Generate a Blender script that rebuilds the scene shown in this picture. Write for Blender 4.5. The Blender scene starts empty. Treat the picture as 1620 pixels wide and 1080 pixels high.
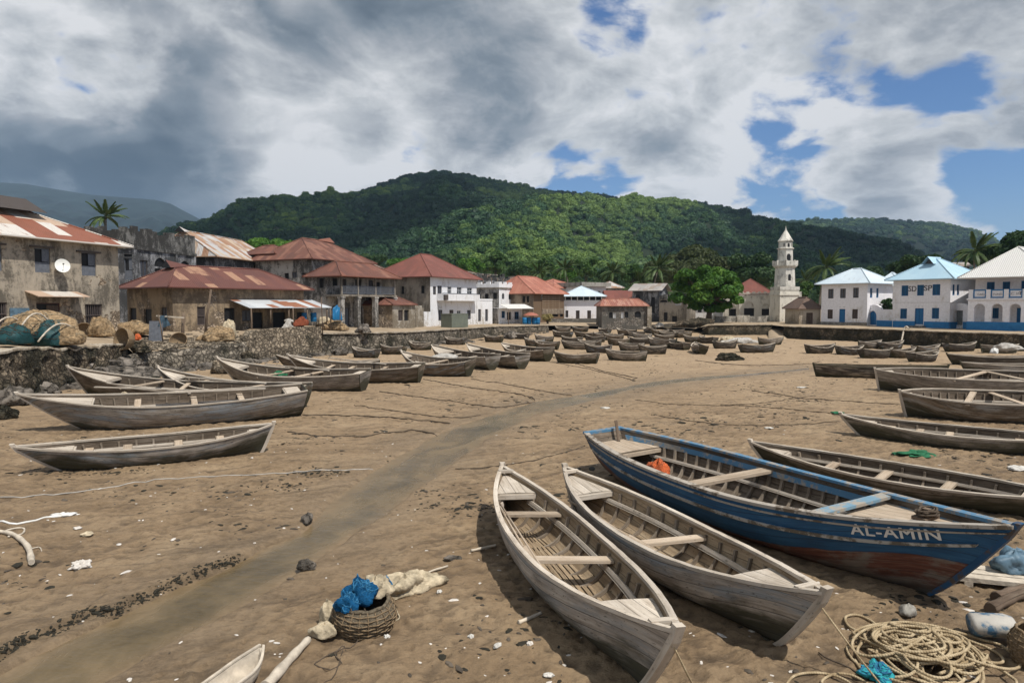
import bpy, bmesh, math, random
import numpy as np
from mathutils import Vector, Matrix, Euler
from mathutils.geometry import tessellate_polygon

random.seed(7); np.random.seed(7)
R = math.radians
scene = bpy.context.scene
COL = scene.collection

# ------------------------------------------------------------------ camera
EYE = 4.4; FPX = 1080.0; PITCH = math.atan(58 / FPX)
cd = bpy.data.cameras.new('camera'); cam = bpy.data.objects.new('camera', cd); COL.objects.link(cam)
cd.sensor_width = 36; cd.lens = 24; cd.clip_start = 0.1; cd.clip_end = 20000
cam.location = (0, 0, EYE); cam.rotation_euler = (math.pi / 2 - PITCH, 0, 0)
scene.camera = cam

# ------------------------------------------------------------------ light
SUN_EL, SUN_AZ = R(60), R(134)          # azimuth measured from +Y (view direction) clockwise to +X
sl = bpy.data.lights.new('sun', 'SUN'); sun = bpy.data.objects.new('sun', sl); COL.objects.link(sun)
sl.energy = 5.0; sl.angle = R(0.6); sl.color = (1.0, 0.95, 0.87)
SDIR = Vector((math.cos(SUN_EL) * math.sin(SUN_AZ), math.cos(SUN_EL) * math.cos(SUN_AZ), math.sin(SUN_EL)))
sun.rotation_euler = SDIR.to_track_quat('Z', 'Y').to_euler()
scene.view_settings.view_transform = 'Standard'
scene.view_settings.look = 'None'
scene.view_settings.exposure = 0.0
scene.view_settings.gamma = 1.0
scene.cycles.max_bounces = 6
scene.cycles.volume_bounces = 0
scene.cycles.transparent_max_bounces = 8

# ------------------------------------------------------------------ node helper
class NT:
    def __init__(s, tree): s.t = tree; s.nodes = tree.nodes
    def n(s, typ, **kw):
        nd = s.nodes.new(typ)
        for k, v in kw.items(): setattr(nd, k, v)
        return nd
    def put(s, sock, val):
        if isinstance(val, bpy.types.NodeSocket): s.t.links.new(val, sock)
        elif val is not None:
            if isinstance(val, (tuple, list)) and len(val) == 3 and sock.type == 'RGBA': val = (*val, 1)
            sock.default_value = val
    def math(s, op, a, b=0.0, c=None, clamp=False):
        nd = s.n('ShaderNodeMath', operation=op); nd.use_clamp = clamp
        s.put(nd.inputs[0], a); s.put(nd.inputs[1], b)
        if c is not None: s.put(nd.inputs[2], c)
        return nd.outputs[0]
    def vm(s, op, a, b=(0, 0, 0)):
        nd = s.n('ShaderNodeVectorMath', operation=op); s.put(nd.inputs[0], a)
        if op == 'SCALE': s.put(nd.inputs['Scale'], b)
        else: s.put(nd.inputs[1], b)
        return nd.outputs[0]
    def dot(s, a, b):
        nd = s.n('ShaderNodeVectorMath', operation='DOT_PRODUCT'); s.put(nd.inputs[0], a); s.put(nd.inputs[1], b)
        return nd.outputs['Value']
    def noise(s, vec, scale=1.0, detail=4.0, rough=0.55, dist=0.0, out='Fac'):
        nd = s.n('ShaderNodeTexNoise'); s.put(nd.inputs['Vector'], vec); s.put(nd.inputs['Scale'], scale)
        nd.inputs['Detail'].default_value = detail; nd.inputs['Roughness'].default_value = rough
        s.put(nd.inputs['Distortion'], dist)
        return nd.outputs[out]
    def voro(s, vec, scale=1.0, feature='F1', out='Distance', rnd=1.0):
        nd = s.n('ShaderNodeTexVoronoi', feature=feature); s.put(nd.inputs['Vector'], vec); s.put(nd.inputs['Scale'], scale)
        nd.inputs['Randomness'].default_value = rnd
        return nd.outputs[out]
    def ramp(s, fac, stops, interp='LINEAR'):
        nd = s.n('ShaderNodeValToRGB'); cr = nd.color_ramp; cr.interpolation = interp
        while len(cr.elements) < len(stops): cr.elements.new(0.5)
        for e, (p, c) in zip(cr.elements, stops):
            e.position = p
            e.color = (c, c, c, 1) if isinstance(c, (int, float)) else (*c, 1)
        s.put(nd.inputs[0], fac); return nd.outputs[0]
    def mix(s, fac, a, b, mode='MIX'):
        nd = s.n('ShaderNodeMix', data_type='RGBA', blend_type=mode)
        s.put(nd.inputs[0], fac); s.put(nd.inputs[6], a); s.put(nd.inputs[7], b)
        return nd.outputs[2]
    def remap(s, v, a, b, c=0.0, d=1.0, smooth=True):
        nd = s.n('ShaderNodeMapRange'); nd.interpolation_type = 'SMOOTHSTEP' if smooth else 'LINEAR'
        s.put(nd.inputs[0], v)
        for i, x in enumerate((a, b, c, d)): s.put(nd.inputs[1 + i], x)
        return nd.outputs[0]
    def sep(s, v):
        nd = s.n('ShaderNodeSeparateXYZ'); s.put(nd.inputs[0], v); return nd.outputs
    def comb(s, x, y, z):
        nd = s.n('ShaderNodeCombineXYZ')
        for i, v in enumerate((x, y, z)): s.put(nd.inputs[i], v)
        return nd.outputs[0]
    def bump(s, h, strength=0.5, dist=0.02):
        nd = s.n('ShaderNodeBump'); s.put(nd.inputs['Height'], h)
        s.put(nd.inputs['Strength'], strength); nd.inputs['Distance'].default_value = dist
        return nd.outputs[0]
    def pos(s): return s.n('ShaderNodeNewGeometry').outputs['Position']
    def uv(s): return s.n('ShaderNodeTexCoord').outputs['UV']
    def obj(s): return s.n('ShaderNodeTexCoord').outputs['Object']
    def rnd(s): return s.n('ShaderNodeObjectInfo').outputs['Random']
    def attr(s, name, typ='GEOMETRY'):
        nd = s.n('ShaderNodeAttribute', attribute_name=name, attribute_type=typ); return nd.outputs['Fac']

# ------------------------------------------------------------------ sky: Nishita air with broken cloud
world = bpy.data.worlds.new('World'); scene.world = world; world.use_nodes = True
w = NT(world.node_tree); w.nodes.clear()
bg = w.n('ShaderNodeBackground'); wo = w.n('ShaderNodeOutputWorld')
sky = w.n('ShaderNodeTexSky', sky_type='NISHITA'); sky.sun_disc = False
sky.sun_elevation = SUN_EL; sky.sun_rotation = SUN_AZ; sky.air_density = 1.0; sky.dust_density = 0.6; sky.ozone_density = 2.0
D_ = w.n('ShaderNodeTexCoord').outputs['Generated']
dx, dy, dz = w.sep(D_)
zz = w.math('ADD', w.math('MAXIMUM', dz, 0.0), 0.42)
pl = w.comb(w.math('DIVIDE', dx, zz), w.math('DIVIDE', dy, zz), w.math('MULTIPLY', dz, 1.2))          # position on the cloud deck
warp = w.noise(pl, 1.6, 3, 0.5, out='Color')
plw = w.vm('ADD', w.vm('ADD', pl, (1.1, 5.7, 0.0)), w.vm('SCALE', w.vm('SUBTRACT', warp, (.5, .5, .5)), 0.26))
bil = w.math('ADD', w.math('MULTIPLY', w.voro(plw, 6.5), -0.16), w.math('MULTIPLY', w.voro(w.vm('ADD', plw, w.vm('SCALE', warp, 0.15)), 15.0), -0.09))
n1 = w.math('ADD', w.noise(plw, 2.3, 12, 0.60), w.math('ADD', bil, 0.105))
plb = w.vm('ADD', plw, (0.06, -0.055, 0.03))
bilb = w.math('ADD', w.math('MULTIPLY', w.voro(plb, 6.5), -0.16), w.math('MULTIPLY', w.voro(w.vm('ADD', plb, w.vm('SCALE', warp, 0.15)), 15.0), -0.09))
n1b = w.math('ADD', w.noise(plb, 2.3, 3.5, 0.5), bilb)
n1s = w.math('ADD', w.noise(plw, 2.3, 3.5, 0.5), bil)
n2 = w.noise(plw, 1.3, 4, 0.5)
n3 = w.noise(plw, 7.0, 6, 0.62)
side = w.math('DIVIDE', dx, w.math('MAXIMUM', w.math('SQRT', w.math('ADD', w.math('MULTIPLY', dx, dx), w.math('MULTIPLY', dy, dy))), 0.01))
def blob(px, py, rad, soft=0.5):
    # 1 inside a disc of sky round this direction, 0 outside
    r = Vector(((px - 810) / 1080, math.cos(PITCH) + (540 - py) / 1080 * math.sin(PITCH), -math.sin(PITCH) + (540 - py) / 1080 * math.cos(PITCH))).normalized()
    return w.remap(w.dot(D_, tuple(r)), math.cos(rad / 1080), math.cos(rad * soft / 1080) if soft else 1.0)
def total(items):
    acc = None
    for px, py, rad, k in items:
        b = w.math('MULTIPLY', blob(px, py, rad, 0.15), k); acc = b if acc is None else w.math('ADD', acc, b)
    return acc
gaps = total([(1600, 230, 200, -.22), (1610, 350, 150, -.22), (1370, 80, 90, -.11), (1330, 215, 60, -.08), (525, 205, 110, .16), (560, 250, 90, .14), (1200, 130, 170, .13), (1285, 165, 80, .10), (1335, 150, 50, .08), (970, 35, 70, -.20), (915, 40, 50, -.10), (925, 268, 70, -.22), (990, 272, 45, -.16), (1480, 150, 90, -.08), (1540, 140, 80, -.08), (1250, 320, 70, -.05),
              (1410, 235, 110, .22), (1420, 305, 80, .20), (1525, 345, 55, .28), (1590, 200, 75, .24), (1520, 60, 150, .16), (1180, 180, 260, .10), (1100, 300, 120, .06)])
darks = total([(60, 130, 420, .15), (250, 200, 260, .08), (1350, 150, 420, -.01), (760, 150, 120, .08), (120, 195, 300, 0.134), (440, 170, 280, 0.086), (680, 110, 230, 0.122), (160, 30, 240, 0.031), (60, 310, 240, 0.122), (1040, 100, 220, 0.098), (900, 170, 180, 0.049), (1090, 225, 130, 0.073), (1400, 250, 100, 0.061), (330, 265, 140, -0.182), (520, 285, 120, -0.132), (850, 240, 160, -0.116), (1180, 60, 200, -0.033), (1250, 270, 170, -0.116), (60, 110, 150, -0.099), (900, 110, 90, -0.116), (1540, 70, 170, -0.083), (470, 60, 120, -0.083), (250, 60, 120, -0.067)])
cov = w.remap(side, -0.25, 0.5, 0.34, 0.06)
n1c = w.math('ADD', w.math('MULTIPLY', w.math('SUBTRACT', n1, 0.5), 1.75), 0.5)
dens = w.math('ADD', w.math('ADD', n1c, cov), gaps)
alpha = w.remap(w.math('ADD', dens, w.math('MULTIPLY', w.math('SUBTRACT', n3, 0.5), 0.16)), 0.40, 0.575)
lit = w.math('SUBTRACT', n1s, n1b)                                       # puffs brighter on the side towards the sun
edge = w.remap(dens, 0.45, 0.85, -0.24, 0.12, False)
shade = w.math('ADD', w.math('MULTIPLY', lit, -2.0), w.math('ADD', w.math('MULTIPLY', w.math('SUBTRACT', n2, 0.5), 0.85), w.math('ADD', edge, w.math('MULTIPLY', w.math('SUBTRACT', n1, 0.5), 1.35))))
shade = w.math('ADD', shade, w.math('MULTIPLY', w.math('SUBTRACT', n3, 0.5), 0.19))
shade = w.math('ADD', w.math('ADD', shade, w.math('MULTIPLY', darks, w.remap(n1s, 0.36, 0.62, 0.45, 1.5, False))), 0.255)
ccol = w.ramp(shade, [(0.0, (8.0, 8.1, 8.3)), (0.18, (6.0, 6.25, 6.5)), (0.36, (4.0, 4.3, 4.7)), (0.56, (2.3, 2.75, 3.25)), (0.78, (1.20, 1.60, 2.05)), (1.0, (0.85, 1.22, 1.65))])
haz = w.remap(dz, 0.0, 0.16, 0.40, 0.0)
skyc = w.mix(haz, w.mix(1.0, sky.outputs[0], (0.62, 0.84, 1.12), 'MULTIPLY'), (4.2, 5.6, 7.0))
fin = w.mix(alpha, skyc, ccol)
w.put(bg.inputs['Color'], fin); bg.inputs['Strength'].default_value = 0.1
w.t.links.new(bg.outputs[0], wo.inputs[0])

# ------------------------------------------------------------------ view geometry: a photo pixel to a point of the place
CT, ST = math.cos(PITCH), math.sin(PITCH)
def ray(px, py):
    a = (px - 810) / FPX; b = (540 - py) / FPX
    return Vector((a, CT + b * ST, -ST + b * CT))
def P(px, py, Y):
    r = ray(px, py); return Vector((0, 0, EYE)) + r * (Y / r.y)
def XY(px, Y):
    return Vector(((px - 810) / FPX * Y, Y))
def zat(py, Y):
    r = ray(810, py); return EYE + r.z * Y / r.y

# ------------------------------------------------------------------ value noise
def _hash(i, j, seed):
    h = (i.astype(np.int64) * 374761393 + j.astype(np.int64) * 668265263 + seed * 1442695041) & 0x7fffffff
    h = (h ^ (h >> 13)) * 1274126177 & 0x7fffffff
    return ((h ^ (h >> 16)) & 0xffff) / 65535.0
def vnoise(x, y, seed=0):
    xi = np.floor(x); yi = np.floor(y); fx = x - xi; fy = y - yi
    fx = fx * fx * (3 - 2 * fx); fy = fy * fy * (3 - 2 * fy)
    a = _hash(xi, yi, seed); b = _hash(xi + 1, yi, seed); c = _hash(xi, yi + 1, seed); d = _hash(xi + 1, yi + 1, seed)
    return (a * (1 - fx) + b * fx) * (1 - fy) + (c * (1 - fx) + d * fx) * fy
def fbm(x, y, oct=4, seed=0, gain=0.5):
    s = 0; a = 1; t = 0
    for o in range(oct):
        s = s + a * vnoise(x * 2 ** o + 17 * o, y * 2 ** o - 9 * o, seed + o); t += a; a *= gain
    return s / t - 0.5
def sstep(a, b, x):
    t = np.clip((x - a) / (b - a), 0, 1); return t * t * (3 - 2 * t)

# ------------------------------------------------------------------ mesh helper
class MB:
    def __init__(s): s.v = []; s.f = []; s.uv = []; s.sm = []; s.mi = []
    def face(s, idx, uv=None, smooth=False, mi=0):
        s.f.append(tuple(idx)); s.uv.append(uv); s.sm.append(smooth); s.mi.append(mi)
    def add(s, pts): n = len(s.v); s.v.extend([tuple(p) for p in pts]); return n
    def quad(s, a, b, c, d, uv=None, smooth=False, mi=0):
        n = s.add((a, b, c, d)); s.face((n, n + 1, n + 2, n + 3), uv, smooth, mi)
    def poly(s, pts, uv=None, mi=0):
        n = s.add(pts); s.face(range(n, n + len(pts)), uv, False, mi)
    def box(s, c, size, rot=None, mi=0, taper=1.0):
        hx, hy, hz = size[0] / 2, size[1] / 2, size[2] / 2
        cs = [Vector((x * hx * (taper if z > 0 else 1), y * hy * (taper if z > 0 else 1), z * hz)) for z in (-1, 1) for y in (-1, 1) for x in (-1, 1)]
        if rot is not None: cs = [rot @ p for p in cs]
        c = Vector(c); n = s.add([p + c for p in cs])
        sx, sy, sz = size
        for q, (ua, va) in (((0, 2, 3, 1), (sy, sx)), ((4, 5, 7, 6), (sx, sy)), ((0, 1, 5, 4), (sx, sz)), ((2, 6, 7, 3), (sz, sx)), ((0, 4, 6, 2), (sz, sy)), ((1, 3, 7, 5), (sy, sz))):
            if ua >= va: uv = [(0, 0), (ua, 0), (ua, va), (0, va)]
            else: uv = [(0, 0), (0, ua), (va, ua), (va, 0)]
            s.face([n + i for i in q], uv, False, mi)
    def beam(s, a, b, w, h, up=(0, 0, 1), mi=0):
        a = Vector(a); b = Vector(b); t = (b - a); L = t.length; t.normalize(); up = Vector(up)
        if abs(t.dot(up)) > 0.98: up = Vector((0, 1, 0))
        sd = t.cross(up).normalized(); u2 = sd.cross(t)
        s.box((a + b) / 2, (L, w, h), Matrix((t, sd, u2)).transposed(), mi)
    def tube(s, path, rad, n=6, cap=True, mi=0, vs=1.0, closed=False):
        path = [Vector(p) for p in path]; m = len(path)
        if not hasattr(rad, '__len__'): rad = [rad] * m
        ref = None; start = len(s.v); L = 0
        for i, p in enumerate(path):
            t = (path[min(i + 1, m - 1)] - path[max(i - 1, 0)])
            if t.length < 1e-9: t = Vector((0, 0, 1))
            t.normalize()
            if ref is None:
                ref = Vector((0, 0, 1)) if abs(t.z) < 0.9 else Vector((1, 0, 0))
            sd = t.cross(ref).normalized(); up = sd.cross(t); ref = up
            s.add([p + (sd * math.cos(2 * math.pi * k / n) + up * math.sin(2 * math.pi * k / n)) * rad[i] for k in range(n)])
        for i in range(m - 1):
            l = (path[i + 1] - path[i]).length
            for k in range(n):
                a = start + i * n + k; b = start + i * n + (k + 1) % n
                s.face((a, b, b + n, a + n), [(L * vs, k / n), (L * vs, (k + 1) / n), ((L + l) * vs, (k + 1) / n), ((L + l) * vs, k / n)], True, mi)
            L += l
        if cap:
            s.face([start + k for k in range(n)][::-1], None, False, mi)
            s.face([start + (m - 1) * n + k for k in range(n)], None, False, mi)
    def lathe(s, prof, n=12, c=(0, 0, 0), mi=0, smooth=True, sx=1, sy=1):
        st = len(s.v); c = Vector(c); m = len(prof)
        for (r, z) in prof: s.add([c + Vector((r * sx * math.cos(2 * math.pi * k / n), r * sy * math.sin(2 * math.pi * k / n), z)) for k in range(n)])
        for i in range(m - 1):
            for k in range(n):
                a = st + i * n + k; b = st + i * n + (k + 1) % n
                s.face((a, b, b + n, a + n), [(k / n, prof[i][1]), ((k + 1) / n, prof[i][1]), ((k + 1) / n, prof[i + 1][1]), (k / n, prof[i + 1][1])], smooth, mi)
        s.face([st + k for k in range(n)][::-1], None, False, mi); s.face([st + (m - 1) * n + k for k in range(n)], None, False, mi)
    def grid(s, P, uv=None, smooth=True, mi=0, flip=False):
        P = [list(r) for r in P]; R_, C_ = len(P), len(P[0]); st = len(s.v)
        for r in P: s.add(r)
        for i in range(R_ - 1):
            for j in range(C_ - 1):
                a = st + i * C_ + j; q = (a, a + 1, a + C_ + 1, a + C_)
                u = None if uv is None else [uv[i][j], uv[i][j + 1], uv[i + 1][j + 1], uv[i + 1][j]]
                if flip: q = q[::-1]; u = None if u is None else u[::-1]
                s.face(q, u, smooth, mi)
        return st
    def mesh(s, name, mats):
        me = bpy.data.meshes.new(name); me.from_pydata(s.v, [], s.f)
        if any(u is not None for u in s.uv):
            lay = me.uv_layers.new(name='UVMap'); buf = np.zeros((len(me.loops), 2), dtype=np.float32); k = 0
            for f, u in zip(s.f, s.uv):
                if u is not None: buf[k:k + len(f)] = u
                k += len(f)
            lay.data.foreach_set('uv', buf.ravel())
        me.polygons.foreach_set('use_smooth', s.sm)
        me.polygons.foreach_set('material_index', s.mi)
        if not isinstance(mats, (list, tuple)): mats = [mats]
        for m in mats: me.materials.append(m)
        me.update(); return me
    def build(s, name, mats, parent=None, loc=None):
        o = bpy.data.objects.new(name, s.mesh(name, mats)); COL.objects.link(o)
        if parent is not None: o.parent = parent
        if loc is not None: o.location = loc
        return o
def tag(o, label=None, cat=None, group=None, kind=None):
    if label: o['label'] = label
    if cat: o['category'] = cat
    if group: o['group'] = group
    if kind: o['kind'] = kind
    return o
def empty(name, loc=(0, 0, 0), rz=0.0, rx=0.0, ry=0.0):
    o = bpy.data.objects.new(name, None); COL.objects.link(o); o.location = loc; o.rotation_euler = (rx, ry, rz)
    o.empty_display_size = 0.2
    return o
def copy_tree(o, parent=None):
    c = o.copy(); COL.objects.link(c)
    if parent is not None: c.parent = parent
    for ch in list(o.children): copy_tree(ch, c)
    return c
def np_mesh(name, verts, faces, mat, smooth=True):
    me = bpy.data.meshes.new(name)
    nv, nf = len(verts), len(faces); k = faces.shape[1]
    me.vertices.add(nv); me.vertices.foreach_set('co', np.asarray(verts, np.float32).ravel())
    me.loops.add(nf * k); me.loops.foreach_set('vertex_index', np.asarray(faces, np.int32).ravel())
    me.polygons.add(nf); me.polygons.foreach_set('loop_start', np.arange(0, nf * k, k, dtype=np.int32))
    me.polygons.foreach_set('use_smooth', np.full(nf, smooth))
    me.materials.append(mat); me.update(calc_edges=True); return me
# ------------------------------------------------------------------ materials
def newmat(name, rough=0.85, spec=0.3):
    m = bpy.data.materials.new(name); m.use_nodes = True; t = NT(m.node_tree)
    b = t.nodes['Principled BSDF']; b.inputs['Roughness'].default_value = rough; b.inputs['Specular IOR Level'].default_value = spec
    return m, t, b
MAT = {}
def plain(name, col, rough=0.8, var=0.15, scale=6.0, spec=0.3, bump=0.0, metal=0.0):
    m, t, b = newmat(name, rough, spec)
    n = t.noise(t.pos(), scale, 5, 0.6)
    f = t.remap(n, 0.3, 0.7, 1 - var, 1 + var, False)
    c = t.mix(1.0, (*col, 1), t.comb(f, f, f), 'MULTIPLY')
    t.put(b.inputs['Base Color'], c); b.inputs['Metallic'].default_value = metal
    if bump: t.put(b.inputs['Normal'], t.bump(t.noise(t.pos(), scale * 3, 4), bump, 0.02))
    MAT[name] = m; return m

def mud():
    m, t, b = newmat('mud', 0.8, 0.35)
    p = t.pos(); px, py, pz = t.sep(p)
    big = t.noise(p, 0.10, 5, 0.6); mid = t.noise(p, 0.7, 7, 0.68); fine = t.noise(p, 9.0, 6, 0.72)
    # drag marks: long grain along the way the tide leaves
    rot = t.comb(t.math('ADD', t.math('MULTIPLY', px, 0.35), t.math('MULTIPLY', py, 0.12)), t.math('ADD', t.math('MULTIPLY', px, -0.9), t.math('MULTIPLY', py, 1.6)), 0.0)
    drag = t.noise(rot, 1.3, 9, 0.72, 0.5)
    col = t.ramp(t.math('ADD', t.math('MULTIPLY', mid, 0.6), t.math('MULTIPLY', big, 0.4)), [(0.34, (0.165, 0.110, 0.060)), (0.48, (0.272, 0.188, 0.108)), (0.64, (0.365, 0.265, 0.160))])
    col = t.mix(t.remap(drag, 0.52, 0.66, 0.0, 0.7), col, (0.085, 0.058, 0.035, 1))
    dr2 = t.noise(t.comb(t.math('MULTIPLY', px, 0.55), t.math('MULTIPLY', py, 2.6), 7.0), 1.5, 9, 0.72, 0.7)
    col = t.mix(t.remap(dr2, 0.54, 0.64, 0.0, 0.6), col, (0.078, 0.053, 0.033, 1))
    col = t.mix(t.remap(fine, 0.46, 0.72, 0.0, 0.55), col, (0.115, 0.079, 0.047, 1))
    col = t.mix(t.remap(fine, 0.44, 0.28, 0.0, 0.35), col, (0.34, 0.26, 0.17, 1))
    fl = t.noise(p, 3.6, 9, 0.80)
    col = t.mix(t.remap(fl, 0.60, 0.67, 0.0, 0.75), col, (0.040, 0.027, 0.018, 1))      # weed scraps and worm casts
    far = t.remap(py, 14.0, 60.0, 0.0, 0.6)
    col = t.mix(far, col, t.mix(t.remap(t.math('ADD', t.math('MULTIPLY', dr2, .65), t.math('MULTIPLY', fl, .35)), 0.45, 0.58), (0.43, 0.318, 0.205, 1), (0.265, 0.187, 0.114, 1)))     # drier sand up the beach
    pit = t.attr('pit')
    col = t.mix(t.math('MULTIPLY', pit, 0.5), col, (0.075, 0.052, 0.033, 1))
    wet = t.attr('wet')
    wn = t.math('MULTIPLY', wet, t.remap(mid, 0.25, 0.7, 0.6, 1.0), clamp=True)
    col = t.mix(wn, col, t.mix(t.remap(t.math('ADD', t.math('MULTIPLY', drag, .6), t.math('MULTIPLY', fine, .4)), 0.38, 0.62), (0.275, 0.198, 0.120, 1), (0.135, 0.094, 0.053, 1)))
    t.put(b.inputs['Base Color'], col)
    t.put(b.inputs['Roughness'], t.math('SUBTRACT', t.remap(fine, 0.2, 0.8, 0.7, 0.95, False), t.math('MULTIPLY', wn, 0.36)))
    h = t.math('ADD', t.math('MULTIPLY', fine, 0.5), t.math('ADD', t.math('MULTIPLY', drag, 0.9), t.math('MULTIPLY', fl, 0.8)))
    t.put(b.inputs['Normal'], t.bump(h, 1.0, 0.085))
    MAT['mud'] = m
mud()
def earth():
    m, t, b = newmat('packed_earth', 0.95, 0.2)
    p = t.pos(); n = t.noise(p, 0.6, 7, 0.65); f = t.noise(p, 6, 5, 0.7)
    c = t.ramp(n, [(0.3, (0.22, 0.165, 0.11)), (0.6, (0.37, 0.29, 0.20)), (0.8, (0.45, 0.37, 0.27))])
    c = t.mix(t.remap(f, 0.55, 0.75, 0, 0.5), c, (0.14, 0.10, 0.07, 1))
    t.put(b.inputs['Base Color'], c); t.put(b.inputs['Normal'], t.bump(f, 0.7, 0.08)); MAT['earth'] = m
earth()
def water():
    m, t, b = newmat('silty_water', 0.3, 0.23)
    p = t.pos(); u, v, _ = t.sep(t.uv())
    fl = t.comb(t.math('MULTIPLY', u, 0.22), t.math('MULTIPLY', v, 1.0), 0.0)
    n = t.noise(p, 0.8, 5, 0.6, 0.8); st = t.noise(fl, 1.7, 7, 0.62, 0.9); f = t.noise(p, 5.0, 5, 0.65)
    c = t.ramp(t.math('ADD', t.math('MULTIPLY', n, 0.35), t.math('ADD', t.math('MULTIPLY', st, 0.5), t.math('MULTIPLY', f, 0.15))), [(0.38, (0.075, 0.054, 0.025)), (0.50, (0.125, 0.090, 0.045)), (0.62, (0.195, 0.140, 0.076))])
    sh = t.math('ADD', t.attr('shallow'), t.math('MULTIPLY', t.math('SUBTRACT', st, 0.5), 1.1), clamp=True)
    c = t.mix(sh, c, t.mix(t.remap(f, 0.35, 0.65), (0.255, 0.182, 0.110, 1), (0.155, 0.108, 0.062, 1)))
    t.put(b.inputs['Base Color'], c)
    wv = t.noise(t.comb(t.math('MULTIPLY', u, 1.0), t.math('MULTIPLY', v, 0.5), 0.0), 4.0, 4, 0.6, 1.4)
    t.put(b.inputs['Normal'], t.bump(t.math('ADD', wv, t.math('MULTIPLY', f, 0.5)), 0.4, 0.035))
    t.put(b.inputs['Roughness'], t.math('ADD', t.remap(st, 0.3, 0.7, 0.10, 0.34, False), t.math('MULTIPLY', sh, 0.3)))
    MAT['water'] = m
water()

def wood(name, ca, cb, cc, seam=0.17, algae=0.0, var=0.25, wear=0.5, rough=0.88):
    # planked, weathered timber; UV = metres along / across the planks
    m, t, b = newmat(name, rough, 0.2)
    u, v, _ = t.sep(t.uv()); rnd = t.rnd()
    vs = t.math('DIVIDE', t.math('ADD', v, 50.0), seam); row = t.math('FLOOR', vs); fr = t.math('FRACT', vs)
    off = t.math('ADD', t.math('MULTIPLY', row, 3.7), t.math('MULTIPLY', rnd, 90.0))
    g1 = t.noise(t.comb(t.math('MULTIPLY', u, 0.9), t.math('MULTIPLY', v, 16.0), off), 1.6, 7, 0.65)
    g2 = t.noise(t.comb(u, t.math('MULTIPLY', v, 2.2), off), 1.3, 6, 0.6)
    g3 = t.noise(t.comb(t.math('MULTIPLY', u, 3.0), t.math('MULTIPLY', v, 9.0), off), 3.0, 5, 0.7)
    pr = t.noise(t.comb(t.math('MULTIPLY', row, 7.3), off, 0.0), 1.0, 0)
    c = t.ramp(t.math('ADD', t.math('MULTIPLY', g1, 0.5), t.math('MULTIPLY', g2, 0.5)), [(0.32, cb), (0.47, ca), (0.68, cc)])
    br = t.math('ADD', t.math('MULTIPLY', t.math('SUBTRACT', pr, 0.5), var * 2.2), t.math('ADD', 1.0 - var / 2, t.math('MULTIPLY', rnd, var)))
    c = t.mix(1.0, c, t.comb(br, br, br), 'MULTIPLY')
    if 'hull' in name:      # traces of old paint, different from boat to boat
        pn = t.noise(t.comb(t.math('MULTIPLY', u, 0.7), t.math('MULTIPLY', v, 3.0), off), 1.1, 6, 0.65)
        hue = t.mix(t.remap(t.math('FRACT', t.math('MULTIPLY', rnd, 7.7)), 0.35, 0.65), (0.20, 0.235, 0.265, 1), (0.30, 0.26, 0.20, 1))
        c = t.mix(t.math('MULTIPLY', t.remap(pn, 0.48, 0.62), t.remap(rnd, 0.2, 0.9, 0.15, 0.75)), c, t.mix(1.0, hue, t.comb(br, br, br), 'MULTIPLY'))
    dk = tuple(x * 0.16 for x in ca)
    c = t.mix(t.remap(g3, 0.57, 0.69, 0, wear), c, (*dk, 1))
    if algae:
        edge = t.math('ADD', t.math('ABSOLUTE', v), t.math('MULTIPLY', t.math('SUBTRACT', g2, 0.5), 0.9))
        c = t.mix(t.remap(edge, algae * 0.5, algae, 0.9, 0.0), c, t.mix(g3, (0.020, 0.021, 0.013, 1), (0.062, 0.058, 0.030, 1)))
    sm = t.math('MINIMUM', fr, t.math('SUBTRACT', 1.0, fr))
    sd = t.math('MULTIPLY', t.remap(sm, 0.01, 0.05, 1.0, 0.0), t.remap(g2, 0.35, 0.6, 0.35, 1.0))
    c = t.mix(t.math('MULTIPLY', sd, 0.8), c, (*(x * 0.12 for x in ca), 1))
    t.put(b.inputs['Base Color'], c)
    h = t.math('ADD', t.math('MULTIPLY', g1, 0.6), t.math('SUBTRACT', t.math('MULTIPLY', g3, 0.3), t.math('MULTIPLY', sd, 1.0)))
    t.put(b.inputs['Normal'], t.bump(h, 0.55, 0.010)); MAT[name] = m
wood('grey_hull', (0.185, 0.160, 0.133), (0.080, 0.065, 0.050), (0.42, 0.38, 0.335), 0.21, 0.98, wear=0.9)
wood('brown_hull', (0.115, 0.088, 0.062), (0.050, 0.037, 0.027), (0.29, 0.245, 0.195), 0.21, 1.05, wear=0.9)
wood('dark_hull', (0.060, 0.050, 0.040), (0.028, 0.023, 0.018), (0.17, 0.148, 0.125), 0.21, 0.7)
wood('pale_hull', (0.275, 0.245, 0.212), (0.115, 0.096, 0.076), (0.50, 0.46, 0.41), 0.21, 0.80, wear=0.85)
wood('bleached_wood', (0.43, 0.37, 0.30), (0.22, 0.18, 0.14), (0.60, 0.54, 0.46), 0.21, 0, 0.2, 0.6)
wood('deck_wood', (0.38, 0.30, 0.22), (0.22, 0.165, 0.115), (0.50, 0.42, 0.33), 0.20, 0, 0.18, 0.5)
wood('inner_wood', (0.095, 0.072, 0.052), (0.045, 0.034, 0.025), (0.19, 0.155, 0.12), 0.20, 0, 0.25, 0.7)
wood('floor_wood', (0.235, 0.172, 0.108), (0.115, 0.082, 0.053), (0.38, 0.30, 0.205), 0.16, 0, 0.3, 0.8)
wood('rib_wood', (0.17, 0.135, 0.10), (0.085, 0.066, 0.05), (0.29, 0.245, 0.195), 0.3, 0, 0.25, 0.5)
wood('post_wood', (0.12, 0.085, 0.06), (0.06, 0.042, 0.03), (0.2, 0.16, 0.12), 0.3)
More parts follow.
